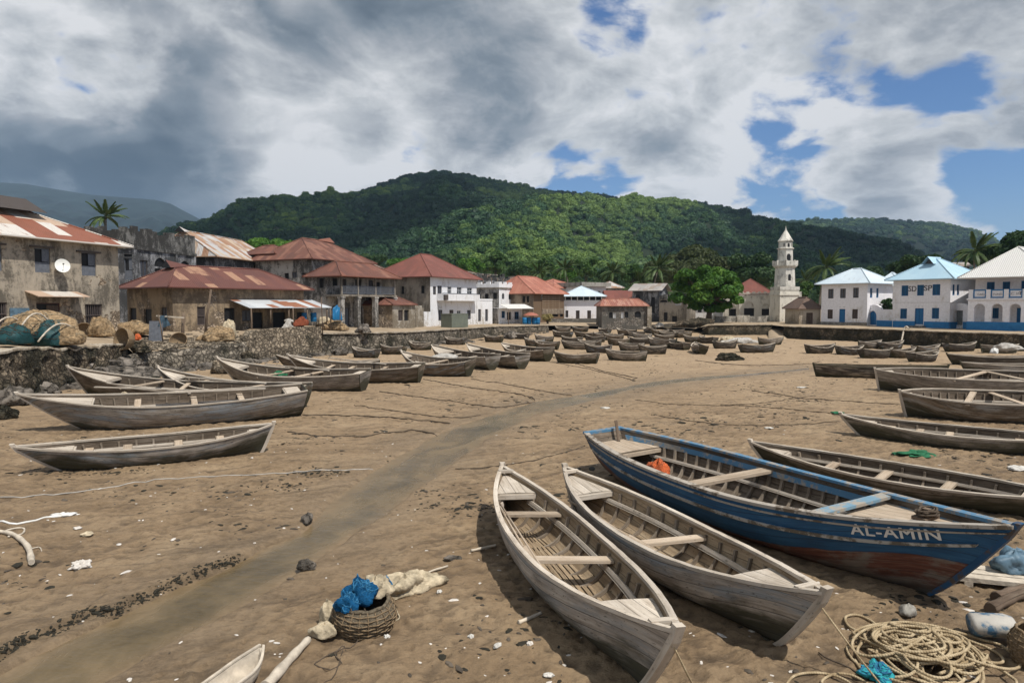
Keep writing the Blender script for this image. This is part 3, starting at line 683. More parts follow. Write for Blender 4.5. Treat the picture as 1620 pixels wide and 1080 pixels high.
# ------------------------------------------------------------------ the built-up shore behind the sea walls
# (azimuth pixel, Y of the edge, its height, Y further back, height there)
EDGE = [(-700, 16, 2.3, 26, 2.4), (-150, 26, 2.3, 36, 2.35), (0, 31, 2.25, 44, 2.35), (120, 37.5, 2.05, 51, 2.3), (196, 43, 1.85, 53, 2.25), (210, 44.5, 1.25, 54, 2.2), (326, 50, 1.35, 57, 2.1), (385, 53, 1.5, 60, 2.1), (395, 53.6, 2.25, 60, 2.25), (506, 59.6, 2.3, 70, 2.0), (509, 60, 1.85, 70, 1.95), (600, 66, 1.68, 78, 1.8), (642, 70, 1.6, 82, 1.65), (730, 83, 1.45, 93, 1.5), (778, 93, 1.4, 100, 1.45), (868, 103, 1.3, 112, 1.4), (905, 108, 1.1, 114, 1.35), (950, 109, 0.95, 118, 1.3), (1028, 109, 0.85, 118, 1.2), (1100, 103, 0.8, 112, 1.35), (1120, 95, 1.55, 106, 1.65), (1222, 95, 1.6, 108, 1.65), (1240, 89, 1.6, 100, 1.65), (1370, 80, 1.6, 92, 1.65), (1500, 71, 1.6, 84, 1.65), (1620, 65, 1.6, 78, 1.65), (1800, 57, 1.6, 70, 1.65), (2400, 40, 1.6, 55, 1.65)]
E = np.array(EDGE, float)
def pxof(x, y): return 810 + FPX * x / y
def shore(x, y):
    # height of the shore, or None seaward of its edge
    if y <= 0: return None
    p = pxof(x, y); y0, z0, y1, z1 = (float(np.interp(p, E[:, 0], E[:, k])) for k in (1, 2, 3, 4))
    if y < y0: return None
    if y < y1: return z0 + (z1 - z0) * (y - y0) / (y1 - y0)
    return z1 + (3.6 - z1) * min(1, (y - y1) / 180.0)
def surf(x, y):
    s = shore(x, y); return gz(x, y) if s is None else max(s, 0)
def on(px, py, lo=3.0, hi=170.0):
    # first point of the place seen at this pixel
    r = ray(px, py); prev = lo; y = lo
    while y < hi:
        t = y / r.y; z = EYE + r.z * t; x = r.x * t; s = shore(x, y); g = s if s is not None else float(base_z(np.float64(x), np.float64(y)))
        if z <= g: break
        prev = y; y *= 1.006
    a_, b_ = prev, y
    for _ in range(12):
        m_ = (a_ + b_) / 2; t = m_ / r.y; z = EYE + r.z * t; x = r.x * t; s = shore(x, m_); g = s if s is not None else gz(x, m_)
        if z <= g: b_ = m_
        else: a_ = m_
    t = b_ / r.y; x = r.x * t
    return Vector((x, b_, surf(x, b_)))
pxs = sorted(set(list(np.linspace(-700, 2400, 120)) + [e[0] for e in EDGE] + [203, 1110, 1231]))
rows = []
for p in pxs:
    y0, z0, y1, z1 = (float(np.interp(p, E[:, 0], E[:, k])) for k in (1, 2, 3, 4)); k = (p - 810) / FPX
    prof = [(y0 + 0.15, z0)] + [(y0 + (y1 - y0) * q, z0 + (z1 - z0) * q) for q in (0.2, 0.4, 0.6, 0.8, 1.0)] + [(y1 + 20, z1 + (3.6 - z1) / 9), (y1 + 60, z1 + (3.6 - z1) / 3), (y1 + 180, 3.6), (340, 4.2)]
    row = []
    for j, (yy, z_) in enumerate(prof):
        bmpz = 0.0 if j in (0,) else 0.10 * float(fbm(np.array([k * yy * .7]), np.array([yy * .7]), 3, 31)[0])
        row.append((k * yy, yy, z_ + bmpz - 0.02))
    rows.append(row)
mb = MB(); mb.grid(rows, flip=True); tag(mb.build('terrain', MAT['earth']), kind='structure')

def stone_wall(name, label, pts, mat, thick=0.5, rough=0.05, cap=None, zbot=-0.4, batter=0.12, seed=0, capw=0.12, caph=0.10):
    # pts: (px, Y, ztop) along the seaward foot; courses are roughened stone by stone
    P3 = [Vector((*XY(px, Y), z)) for px, Y, z in pts]
    d = [0.0]
    for a_, b_ in zip(P3, P3[1:]): d.append(d[-1] + (b_.xy - a_.xy).length)
    n = max(6, int(d[-1] / 0.35)); line = []
    for i in range(n + 1):
        s = d[-1] * i / n; j = min(max(k for k in range(len(d)) if d[k] <= s + 1e-9), len(d) - 2)
        line.append(P3[j].lerp(P3[j + 1], (s - d[j]) / max(1e-9, d[j + 1] - d[j])))
    rows = []
    for i, p in enumerate(line):
        t = (line[min(i + 1, n)].xy - line[max(i - 1, 0)].xy).normalized(); nrm = Vector((t.y, -t.x))
        zt = p.z; row = []; m = 9
        for k in range(m + 1):
            q = k / m; z_ = zbot + (zt - zbot) * q
            off = batter * (1 - q) + rough * 2.2 * float(fbm(np.array([d[-1] * i / n * 1.7 + seed]), np.array([z_ * 2.2 + seed]), 4, seed)[0]) * (1 if k < m else 0.3)
            row.append((p.x + nrm.x * off, p.y + nrm.y * off, z_ + (0.12 * rough / 0.05 * float(vnoise(np.array([i * .6]), np.array([seed * 1.0]), 3)[0] - .5) * 0.35 if k == m else 0)))
        row.append((p.x - nrm.x * thick, p.y - nrm.y * thick, row[-1][2])); row.append((p.x - nrm.x * thick, p.y - nrm.y * thick, zbot))
        rows.append(row)
    mb = MB(); mb.grid(rows, flip=False, smooth=False)
    for rr, fl in ((rows[0], 1), (rows[-1], 0)): mb.poly(rr if fl else rr[::-1])
    root = mb.build(name, MAT[mat]); tag(root, label, 'wall')
    if cap:
        cb = MB(); st = []
        for i, p in enumerate(line):
            t = (line[min(i + 1, n)].xy - line[max(i - 1, 0)].xy).normalized(); nrm = Vector((t.y, -t.x)); j = 0.03 * (random.random() - .5)
            zt = rows[i][9][2] + 0.003
            st.append([(p.x + nrm.x * (capw + j), p.y + nrm.y * (capw + j), zt), (p.x + nrm.x * (capw + j), p.y + nrm.y * (capw + j), zt + caph + j * .5), (p.x - nrm.x * (thick + .1), p.y - nrm.y * (thick + .1), zt + caph + j * .5), (p.x - nrm.x * (thick + .1), p.y - nrm.y * (thick + .1), zt)])
        cb.grid(st, smooth=False); cb.poly(st[0]); cb.poly(st[-1][::-1]); cb.build('coping', MAT[cap], root)
    return root
stone_wall('sea_wall', 'rough dark coral rubble wall below the old two storey house', [(-320, 21, 2.24), (-150, 26, 2.2), (0, 31, 2.15), (60, 34, 2.12), (120, 37.5, 1.92), (160, 40.5, 1.9), (200, 43.6, 1.75)], 'dark_rubble', 0.7, 0.34, 'cap_plaster', seed=3, batter=0.5, capw=0.05)
stone_wall('rubble_wall', 'low tumbledown rubble wall in front of the brown tin roofed hut', [(200, 43.7, 1.15), (260, 47, 1.25), (326, 49.9, 1.33), (392, 53.2, 1.5)], 'rubble_wall', 0.6, 0.20, None, seed=9, batter=0.45)
stone_wall('rubble_wall', 'high stone wall under the hut porch with cloths hung over it', [(392, 53.0, 2.0), (400, 53.6, 2.42), (450, 56.3, 2.50), (508, 59.7, 2.52)], 'porch_stone', 0.5, 0.10, None, seed=17, batter=0.12)
stone_wall('sea_wall', 'long pale rubble sea wall below the veranda house and the white houses', [(509, 60.2, 1.8), (600, 66, 1.64), (642, 70, 1.55), (727, 82.5, 1.42)], 'rubble_wall', 0.6, 0.08, 'cap_plaster', seed=14)
stone_wall('sea_wall', 'rubble sea wall stretch ending beside the blue drums', [(729, 83.3, 1.40), (778, 93, 1.36), (868, 103, 1.26)], 'rubble_wall', 0.6, 0.08, 'cap_plaster', seed=19)
stone_wall('sea_wall', 'short dark sea wall in front of the mosque, left of the sandy ramp', [(1112, 96.2, 0.9), (1122, 95.2, 1.52), (1222, 95, 1.56)], 'sea_wall', 0.6, 0.05, 'cap_plaster', seed=23)
stone_wall('sea_wall', 'long dark mossy sea wall below the white and blue houses', [(1240, 89, 1.52), (1370, 80, 1.52), (1500, 71, 1.52), (1620, 65, 1.52), (1760, 59, 1.52)], 'sea_wall', 0.6, 0.05, 'cap_plaster', seed=27)
# sandy ramp through the gap between the walls
mb = MB(); rr = []
for k in range(9):
    q = k / 8; Yr = 86 + 16 * q; zr = float(base_z(np.float64(0), np.float64(Yr))) * (1 - q) + 1.6 * q + 0.05
    rr.append([((p - 810) / FPX * Yr, Yr, zr - (0.3 if e else 0)) for p, e in ((1216, 1), (1221, 0), (1230, 0), (1240, 0), (1246, 1))])
mb.grid(rr); tag(mb.build('path', MAT['earth']), kind='structure')

# ------------------------------------------------------------------ hills
def prof(pts):
    a_ = np.array(pts, float); return lambda p: np.interp(p, a_[:, 0], a_[:, 1])
RID_A = prof([(-400, 440), (100, 425), (200, 395), (250, 366), (300, 348), (340, 343), (400, 318), (440, 307), (480, 309), (520, 304), (560, 302), (600, 289), (650, 272), (700, 266), (740, 272), (800, 284), (850, 294), (900, 300), (950, 304), (1000, 314), (1050, 323), (1100, 316), (1140, 324), (1180, 339), (1240, 349), (1300, 359), (1360, 372), (1420, 389), (1480, 414), (1540, 432), (1640, 446), (2000, 450)])
RID_B = prof([(700, 470), (1000, 400), (1150, 362), (1200, 353), (1250, 347), (1300, 344), (1360, 342), (1420, 346), (1480, 349), (1530, 359), (1565, 373), (1600, 392), (1640, 410), (1700, 430), (2000, 450)])
RID_C = prof([(-900, 250), (-300, 268), (0, 288), (50, 291), (100, 300), (150, 308), (200, 312), (250, 316), (275, 322), (300, 336), (330, 352), (400, 385), (520, 440), (700, 470)])
def zof(py, Y):
    b = (540 - py) / FPX; return EYE + Y * (-ST + b * CT) / (CT + b * ST)
def hill(name, mat, ridge, Yr, Yf, p0, p1, npx, nY, amp, seed, treeh=8.0, pw=1.25, spur=False, kind='structure'):
    p = np.linspace(p0, p1, npx); q = np.linspace(0, 1.25, nY)
    Pm, Q = np.meshgrid(p, q); Yy = Yf + (Yr - Yf) * Q; Xx = (Pm - 810) / FPX * Yy
    zr = zof(ridge(Pm), Yr) - treeh; z0 = 3.5
    up = np.where(Q <= 1, np.clip(Q, 0, 1) ** pw, 1 - 1.3 * (Q - 1) ** 1.4)
    env = np.clip(4 * Q * (1 - Q), 0, 1) ** 0.8 * (1 - 0.75 * sstep(0.55, 0.95, Q))
    rn = 1 - np.abs(fbm(Xx / 260 + 0.12 * fbm(Xx / 90, Yy / 90, 2, seed), Yy / 520, 4, seed) * 2.6)
    Z = z0 + (zr - z0) * up + env * (amp * (rn - 0.62) + amp * 0.5 * fbm(Xx / 70, Yy / 70, 3, seed + 5)) * np.clip((zr - z0) / 120, 0.15, 1.3)
    if spur:
        # a spur that comes forward from the main ridge
        for (ax, ay, aY), (bx, by, bY), sl_ in (((1038, 335, 960), (850, 418, 480), 0.62), ((640, 300, 1150), (560, 420, 520), 0.6), ((1180, 352, 900), (1280, 430, 430), 0.55), ((430, 330, 1100), (380, 420, 560), 0.6)):
            A = np.array(P(ax, ay, aY)); B = np.array(P(bx, by, bY)); A[2] -= 7; B[2] -= 7
            ex, ey = B[0] - A[0], B[1] - A[1]; t = np.clip(((Xx - A[0]) * ex + (Yy - A[1]) * ey) / (ex * ex + ey * ey), 0, 1)
            dd = np.hypot(Xx - A[0] - t * ex, Yy - A[1] - t * ey); zs = A[2] + (B[2] - A[2]) * t - sl_ * np.maximum(dd - 12, 0) - 0.0 + 8 * fbm(Xx / 60, Yy / 60, 3, 77)
            Z = np.where(zs > Z, zs, Z)
    V = np.stack([Xx.ravel(), Yy.ravel(), np.maximum(Z, 1.0).ravel()], 1)
    i_ = (np.arange(nY - 1)[:, None] * npx + np.arange(npx - 1)[None, :]).ravel()
    me = np_mesh(name, V, np.stack([i_, i_ + 1, i_ + npx + 1, i_ + npx], 1), MAT[mat])
    o = bpy.data.objects.new(name, me); COL.objects.link(o); tag(o, kind=kind)
    return V.reshape(nY, npx, 3), Pm, Q
HA, PA, QA = hill('hill', 'hill_ground', RID_A, 1300, 300, -250, 1900, 440, 150, 62, 41, 9, 1.2, True)
HB, PB, QB = hill('hill', 'hill_ground', RID_B, 2300, 1350, 950, 1900, 200, 60, 80, 51, 10, 1.1)
HC, PC, QC = hill('mountain', 'far_hill', RID_C, 3400, 1900, -700, 720, 300, 110, 70, 61, 0, 1.0)

# tree crowns used by the far wood (leafy domes over a lumpy core)
def crown_mesh(name, mat, r, n, leafs, seed, flat_=0.75, core=True, lobes=None, coref=.84):
    rg = np.random.RandomState(seed); vs = []; fs = []
    if lobes is None:
        lobes = [(rg.uniform(-.55, .55) * r, rg.uniform(-.55, .55) * r, rg.uniform(-.25, .45) * r * flat_, r * rg.uniform(.38, .62)) for _ in range(7)]
    per = n // len(lobes)
    for (cx, cy, cz, cr) in lobes:
        d = rg.normal(size=(per, 3)); d /= np.linalg.norm(d, axis=1)[:, None]; d[:, 2] = np.where(d[:, 2] < -0.35, -d[:, 2], d[:, 2])
        c = np.stack([cx + d[:, 0] * cr * rg.uniform(.82, 1.08, per), cy + d[:, 1] * cr * rg.uniform(.82, 1.08, per), cz + d[:, 2] * cr * flat_ * rg.uniform(.82, 1.08, per)], 1)
        nn = d + rg.normal(size=(per, 3)) * 0.55; nn /= np.linalg.norm(nn, axis=1)[:, None]
        a_ = np.cross(nn, rg.normal(size=(per, 3))); a_ /= np.linalg.norm(a_, axis=1)[:, None]; b_ = np.cross(nn, a_)
        s = leafs * rg.uniform(.6, 1.3, per)[:, None]; a_ = a_ * s; b_ = b_ * s * 0.62
        k = len(vs) and sum(len(x) for x in vs); base = k + np.arange(per)[:, None] * 4
        vs.append(np.stack([c - a_, c - b_ * .8 + nn * s * .12, c + a_, c + b_ * .8 + nn * s * .12], 1).reshape(-1, 3)); fs.append(base + np.array([0, 1, 2, 3]))
    if core:
        for (cx, cy, cz, cr) in lobes:
            k = sum(len(x) for x in vs); la, lo = 5, 8; g = []
            for i in range(la + 1):
                th = math.pi * i / la
                for j in range(lo):
                    ph = 2 * math.pi * j / lo; rr_ = cr * coref * (1 + 0.1 * math.sin(3 * ph + i))
                    g.append((cx + rr_ * math.sin(th) * math.cos(ph), cy + rr_ * math.sin(th) * math.sin(ph), cz + rr_ * math.cos(th) * flat_))
            vs.append(np.array(g)); ff = []
            for i in range(la):
                for j in range(lo): ff.append((k + i * lo + j, k + (i + 1) * lo + j, k + (i + 1) * lo + (j + 1) % lo, k + i * lo + (j + 1) % lo))
            fs.append(np.array(ff))
    return np_mesh(name, np.concatenate(vs), np.concatenate(fs), MAT[mat], False)
src = bpy.data.collections.new('crowns')
for i in range(6):
    r = 5.4; ob = bpy.data.objects.new('crown_source', crown_mesh('crown_source', 'forest_leaf', r, 560 if i < 4 else 420, 0.62, 100 + i, (0.8, 0.7, 0.95, 0.6, 1.15, 0.85)[i])); src.objects.link(ob)
def forest(name, Hm, Pm, Q, spacing, mxq, seed, size=1.0, thin_p=None):
    # trees stand on the hill's own surface
    rg = np.random.RandomState(seed); nY, npx, _ = Hm.shape
    A = Hm[:-1, :-1]; B = Hm[:-1, 1:]; C = Hm[1:, :-1]
    area = np.abs((B[..., 0] - A[..., 0]) * (C[..., 1] - A[..., 1]) - (B[..., 1] - A[..., 1]) * (C[..., 0] - A[..., 0]))
    rise = np.abs(C[..., 2] - A[..., 2]) * np.abs(B[..., 0] - A[..., 0]) * 0.5
    dens = (area + rise) / spacing ** 2
    qq = Q[:-1, :-1]; dens = np.where(qq > mxq, 0, dens)
    if thin_p is not None: dens = dens * thin_p(Pm[:-1, :-1])
    cnt = rg.poisson(dens); ij = np.repeat(np.argwhere(cnt > 0), cnt[cnt > 0], axis=0)
    i, j = ij[:, 0], ij[:, 1]; u = rg.rand(len(i), 1); v = rg.rand(len(i), 1)
    pos = Hm[i, j] * (1 - u) * (1 - v) + Hm[i, j + 1] * u * (1 - v) + Hm[i + 1, j] * (1 - u) * v + Hm[i + 1, j + 1] * u * v
    return pos, rg
def plant(name, label, pos, rg, size, tint, group=None):
    n = len(pos); me = bpy.data.meshes.new(name); me.vertices.add(n); me.vertices.foreach_set('co', pos.astype(np.float32).ravel())
    sc = size * rg.lognormal(0, 0.26, n); scl = np.stack([sc * rg.uniform(.85, 1.2, n), sc * rg.uniform(.85, 1.2, n), sc * rg.uniform(.8, 1.35, n)], 1)
    rot = np.stack([rg.normal(0, .1, n), rg.normal(0, .1, n), rg.uniform(0, 6.28, n)], 1)
    for nm, arr, ty in (('scl', scl, 'FLOAT_VECTOR'), ('rot', rot, 'FLOAT_VECTOR')):
        at = me.attributes.new(nm, ty, 'POINT'); at.data.foreach_set('vector', arr.astype(np.float32).ravel())
    at = me.attributes.new('tint', 'FLOAT', 'POINT'); at.data.foreach_set('value', tint.astype(np.float32))
    o = bpy.data.objects.new(name, me); COL.objects.link(o); tag(o, label, 'forest', kind='stuff')
    ng = bpy.data.node_groups.new('plant_' + name, 'GeometryNodeTree')
    ng.interface.new_socket('Geometry', in_out='INPUT', socket_type='NodeSocketGeometry'); ng.interface.new_socket('Geometry', in_out='OUTPUT', socket_type='NodeSocketGeometry')
    N = ng.nodes; gi = N.new('NodeGroupInput'); go = N.new('NodeGroupOutput'); ip = N.new('GeometryNodeInstanceOnPoints'); ci = N.new('GeometryNodeCollectionInfo')
    ci.inputs['Collection'].default_value = src; ci.inputs['Separate Children'].default_value = True; ci.inputs['Reset Children'].default_value = True
    ip.inputs['Pick Instance'].default_value = True
    na = N.new('GeometryNodeInputNamedAttribute'); na.data_type = 'FLOAT_VECTOR'; na.inputs['Name'].default_value = 'rot'
    nb = N.new('GeometryNodeInputNamedAttribute'); nb.data_type = 'FLOAT_VECTOR'; nb.inputs['Name'].default_value = 'scl'
    er = N.new('FunctionNodeEulerToRotation'); l = ng.links.new
    l(gi.outputs[0], ip.inputs['Points']); l(ci.outputs[0], ip.inputs['Instance']); l(na.outputs['Attribute'], er.inputs[0]); l(er.outputs[0], ip.inputs['Rotation'])
    l(nb.outputs['Attribute'], ip.inputs['Scale']); l(ip.outputs[0], go.inputs[0])
    md = o.modifiers.new('plant', 'NODES'); md.node_group = ng
    return o
posA, rgA = forest('hill_forest', HA, PA, QA, 6.9, 1.04, 5)
pA = 810 + FPX * posA[:, 0] / posA[:, 1]
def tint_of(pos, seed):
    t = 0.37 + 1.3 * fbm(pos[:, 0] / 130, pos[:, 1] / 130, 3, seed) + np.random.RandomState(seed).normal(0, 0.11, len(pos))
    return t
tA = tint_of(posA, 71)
# sunlight on the middle spur painted into tint; paler growth along the foot
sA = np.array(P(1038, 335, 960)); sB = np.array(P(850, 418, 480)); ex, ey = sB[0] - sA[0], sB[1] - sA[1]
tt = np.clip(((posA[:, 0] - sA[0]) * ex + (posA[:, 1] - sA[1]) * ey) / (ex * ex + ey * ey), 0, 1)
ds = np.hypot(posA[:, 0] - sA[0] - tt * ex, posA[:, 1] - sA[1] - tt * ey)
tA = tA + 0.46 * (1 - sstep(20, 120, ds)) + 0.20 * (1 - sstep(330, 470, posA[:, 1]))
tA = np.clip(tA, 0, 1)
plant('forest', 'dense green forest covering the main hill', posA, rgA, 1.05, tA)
posB, rgB = forest('far_forest', HB, PB, QB, 13.5, 1.04, 6)
plant('forest', 'paler green forest on the farther ridge to the right', posB, rgB, 1.6, np.clip(tint_of(posB, 72) + 0.12, 0, 1))
# ------------------------------------------------------------------ buildings
class House:
    # a box building: A, B = (px, Y) of the two ends of its front; local x along the front, y to the back
    def __init__(s, name, label, cat, A, B, depth, pyb, pye, wall, group=None, zb=None, H=None, skirt=1.0):
        a = XY(*A); b = XY(*B); s.dir = (b - a).normalized(); s.W = (b - a).length; s.D = depth
        s.zb = zat(pyb, B[1]) if zb is None else zb
        s.H = (zat(pye, B[1]) - s.zb) if H is None else H
        s.root = empty(name, (a.x, a.y, s.zb), math.atan2(s.dir.y, s.dir.x)); tag(s.root, label, cat, group)
        s.a = a; s.b = b; s.wall = wall; s.skirt = skirt
        p = Vector((-s.dir.y, s.dir.x)); s.per = p
        s.faces = {'front': (a, s.dir, s.W), 'right': (b, p, depth), 'left': (a + p * depth, -p, depth), 'back': (b + p * depth, -s.dir, s.W)}
    def frame(s, face):
        # local origin, along vector, outward normal
        W, D = s.W, s.D
        return {'front': (Vector((0, 0, 0)), Vector((1, 0, 0)), Vector((0, -1, 0))), 'right': (Vector((W, 0, 0)), Vector((0, 1, 0)), Vector((1, 0, 0))),
                'left': (Vector((0, D, 0)), Vector((0, -1, 0)), Vector((-1, 0, 0))), 'back': (Vector((W, D, 0)), Vector((-1, 0, 0)), Vector((0, 1, 0)))}[face]
    def px2(s, face, px, py):
        o, u, _ = s.faces[face]; r = ray(px, py)
        det = r.x * (-u.y) - r.y * (-u.x); t = (o.x * (-u.y) - o.y * (-u.x)) / det
        if abs(u.x) > abs(u.y): a = (r.x * t - o.x) / u.x
        else: a = (r.y * t - o.y) / u.y
        return a, EYE + r.z * t - s.zb
    def rect(s, face, x0, y0, x1, y1):
        xm, ym = (x0 + x1) / 2, (y0 + y1) / 2
        a0, _ = s.px2(face, x0, ym); a1, _ = s.px2(face, x1, ym); _, z1 = s.px2(face, xm, y0); _, z0 = s.px2(face, xm, y1)
        W = s.faces[face][2]; lo, hi = min(a0, a1), max(a0, a1)
        lo = max(lo, 0.12); hi = min(hi, W - 0.12); z1 = min(z1, s.H - 0.12)
        return lo, max(z0, -0.02), hi, z1
    def walls(s, ops, mats=None, reveal=0.22, tops=None):
        # ops: face -> list of (x0, y0, x1, y1, kind[, arch]) in photo pixels; each opening is cut through the wall
        mats = mats or {}; names = [s.wall]; 
        for m in mats.values():
            if m not in names: names.append(m)
        mb = MB(); s.open = []
        for face in ('front', 'right', 'left', 'back'):
            o, u, nrm = s.frame(face); W = s.faces[face][2]; mi = names.index(mats.get(face, s.wall))
            holes = []
            for op in ops.get(face, ()):
                if op[0] is None: x0, z0, x1, z1 = op[1]; kind = op[2]; arch = op[3] if len(op) > 3 else 0
                else:
                    x0, z0, x1, z1 = s.rect(face, *op[:4]); kind = op[4]; arch = op[5] if len(op) > 5 else 0
                if x1 - x0 < 0.1 or z1 - z0 < 0.1: continue
                w = x1 - x0; pts = [(x0, z0), (x1, z0)]
                if arch:
                    k = 8; ah = min(w / 2 * arch, z1 - z0 - 0.05)
                    if arch > 1.05:   # pointed
                        pts += [(x1 - w / 2 * (1 - math.cos(math.pi / 2 * i / k)) ** 1.0 if 0 else x1 - w / 2 * (i / k) ** 1.6, z1 - ah + ah * math.sin(math.pi / 2 * i / k)) for i in range(k + 1)]
                        pts += [(x0 + w / 2 * (i / k) ** 1.6, z1 - ah + ah * math.sin(math.pi / 2 * i / k)) for i in range(k - 1, -1, -1)]
                    else:
                        pts += [(x0 + w / 2 + w / 2 * math.cos(math.pi * i / (2 * k)), z1 - ah + ah * math.sin(math.pi * i / (2 * k))) for i in range(2 * k + 1)]
                else: pts += [(x1, z1), (x0, z1)]
                holes.append(pts); s.open.append((face, x0, z0, x1, z1, kind, pts))
            zl = -s.skirt
            outer = [(0, zl), (W, zl), (W, s.H), (0, s.H)]
            loops = [outer] + holes; flatp = [Vector((x, z, 0)) for l in loops for x, z in l]
            tri = tessellate_polygon([[Vector((x, z, 0)) for x, z in l] for l in loops])
            n = mb.add([o + u * p.x + Vector((0, 0, p.y)) for p in flatp])
            for t_ in tri:
                q = [flatp[i] for i in t_]
                ar = (q[1].x - q[0].x) * (q[2].y - q[0].y) - (q[2].x - q[0].x) * (q[1].y - q[0].y)
                mb.face([n + i for i in (t_ if ar > 0 else t_[::-1])], None, False, mi)
            for l in holes:
                for i in range(len(l)):
                    (xa, za), (xb, zb_) = l[i], l[(i + 1) % len(l)]
                    pa = o + u * xa + Vector((0, 0, za)); pb = o + u * xb + Vector((0, 0, zb_))
                    mb.quad(pa, pb, pb - nrm * reveal, pa - nrm * reveal, mi=mi)
        W, D, H = s.W, s.D, s.H
        mb.quad((0, 0, H), (W, 0, H), (W, D, H), (0, D, H))
        s.wallobj = mb.build('wall', [MAT[n] for n in names], s.root)
        return s
    STY = {'dark': ('dark_opening', None, 0), 'glass': ('window_glass', 'frame_white', 1), 'grey': ('grey_shutter', 'frame_dark', 2), 'brown': ('brown_shutter', 'frame_dark', 2),
           'blue': ('blue_shutter', 'blue_paint', 2), 'blueglass': ('window_glass', 'blue_paint', 1), 'wood': ('door_wood', 'frame_maroon', 3), 'bluedoor': ('blue_paint', 'blue_paint', 3), 'greydoor': ('grey_shutter', 'frame_dark', 3),
           'bars': ('dark_opening', 'brown_shutter', 4), 'half': ('dark_opening', 'grey_shutter', 5), 'halfdoor': ('dark_opening', 'frame_maroon', 6), 'tall': ('grey_shutter', 'frame_dark', 2), 'white': ('frame_white', 'frame_white', 2), 'stonegate': ('stone_gate', 'stone_gate', 3), 'void': (None, None, 0)}
    def fill(s, rev=0.16):
        for face, x0, z0, x1, z1, kind, pts in s.open:
            o, u, nrm = s.frame(face); pane, fr, mode = s.STY[kind]
            if pane is None: continue
            wd = Vector((0, 0, 1)); w, h = x1 - x0, z1 - z0; door = kind in ('wood', 'bluedoor', 'greydoor', 'halfdoor', 'stonegate')
            def at(x, z, d): return o + u * x + wd * z - nrm * d
            nm = 'door' if door else 'window'
            pb = MB(); pb.poly([at(x, z, rev) for x, z in pts]); 
            if mode in (2,):      # slatted shutter leaves stand proud of the backing
                fw = min(0.07, w * .1); half = (w - 3 * fw) / 2; sl = max(4, int(h / 0.16))
                if sl <= 14 and w > 0.5:
                    for lx in (x0 + fw, x0 + 2 * fw + half):
                        for k in range(sl):
                            zc = z0 + fw + (h - 2 * fw) * (k + .5) / sl
                            pb.quad(at(lx, zc - .05, rev - .015), at(lx + half, zc - .05, rev - .015), at(lx + half, zc + .045, rev - .045), at(lx, zc + .045, rev - .045))
            if fr is None:
                pb.build(nm, MAT[pane], s.root); continue
            fb = MB(); ft = 0.07 if w > 0.5 else 0.045
            up = nrm
            def bar(xa, za, xb, zb_, t=ft, d=rev - 0.045): fb.beam(at(xa, za, d), at(xb, zb_, d), t, 0.06, up)
            if mode in (1, 2, 4, 5, 3, 6):
                bar(x0 + ft / 2, z0, x0 + ft / 2, z1 if len(pts) == 4 else z1 - w * .3); bar(x1 - ft / 2, z0, x1 - ft / 2, z1 if len(pts) == 4 else z1 - w * .3)
                if len(pts) == 4: bar(x0 + ft, z1 - ft / 2, x1 - ft, z1 - ft / 2)
                if not door: bar(x0 + ft, z0 + ft / 2, x1 - ft, z0 + ft / 2)
            if mode in (1, 2): bar((x0 + x1) / 2, z0 + ft, (x0 + x1) / 2, z1 - ft, ft * .8)
            if mode == 1: bar(x0 + ft, z0 + h * .55, (x0 + x1) / 2 - ft * .4, z0 + h * .55, ft * .6); bar((x0 + x1) / 2 + ft * .4, z0 + h * .55, x1 - ft, z0 + h * .55, ft * .6)
            if mode == 4:
                for k in range(1, 8): bar(x0 + w * k / 8, z0 + ft, x0 + w * k / 8, z1 - ft, 0.035)
                bar(x0 + ft, z0 + h * .5, x1 - ft, z0 + h * .5, 0.05, rev - .1)
            if mode == 5:      # one leaf closed, lower half boarded
                fb.box(at(x0 + w * .5, z0 + h * .22, rev - .05), *( ((w - 2 * ft, .04, h * .40) if abs(u.x) > .5 else (.04, w - 2 * ft, h * .40)), ))
                fb.box(at(x0 + w * .73, z0 + h * .70, rev - .05), *( ((w * .40, .04, h * .50) if abs(u.x) > .5 else (.04, w * .40, h * .50)), ))
            f = fb.build(nm, MAT[fr], s.root)
            if mode == 6:
                lb = MB(); lb.box(at(x0 + w * .70, z0 + h * .47, rev - .05), *( ((w * .5, .05, h * .9) if abs(u.x) > .5 else (.05, w * .5, h * .9)), )); lb.build('door_leaf', MAT['door_wood'], f)
            if mode == 3:
                for k in (0.28, 0.72):
                    lb = MB(); lb.box(at(x0 + ft + (w - 2 * ft) * (k + (0.03 if k > .5 else -0.03)), z0 + h * .47, rev - .03), *( ((w * .40, .04, h * .86) if abs(u.x) > .5 else (.04, w * .40, h * .86)), )); lb.build('door_leaf', MAT[pane], f)
            pb.build({1: 'pane', 2: 'shutter'}.get(mode, 'opening'), MAT[pane], f)
        return s
    def hip(s, mat, rise, over=0.6, ridge=None, rect=None, z=None, gablet=0, name='roof', gablemat=None, endrise=None, parent=None, axis=None, cap=None):
        x0, y0, x1, y1 = rect or (0, 0, s.W, s.D); x0 -= over; y0 -= over; x1 += over; y1 += over; z = s.H + 0.004 if z is None else z
        W, D = x1 - x0, y1 - y0; longx = W >= D if axis is None else axis == 'x'
        m_ = min(W, D) / 2; ins = m_ if ridge is None else ridge
        z -= 0.0; zt = z + rise; t = 0.09
        if longx: r0 = Vector((x0 + ins, (y0 + y1) / 2, zt)); r1 = Vector((x1 - ins, (y0 + y1) / 2, zt))
        else: r0 = Vector(((x0 + x1) / 2, y0 + ins, zt)); r1 = Vector(((x0 + x1) / 2, y1 - ins, zt))
        c = [Vector((x0, y0, z)), Vector((x1, y0, z)), Vector((x1, y1, z)), Vector((x0, y1, z))]
        mb = MB()
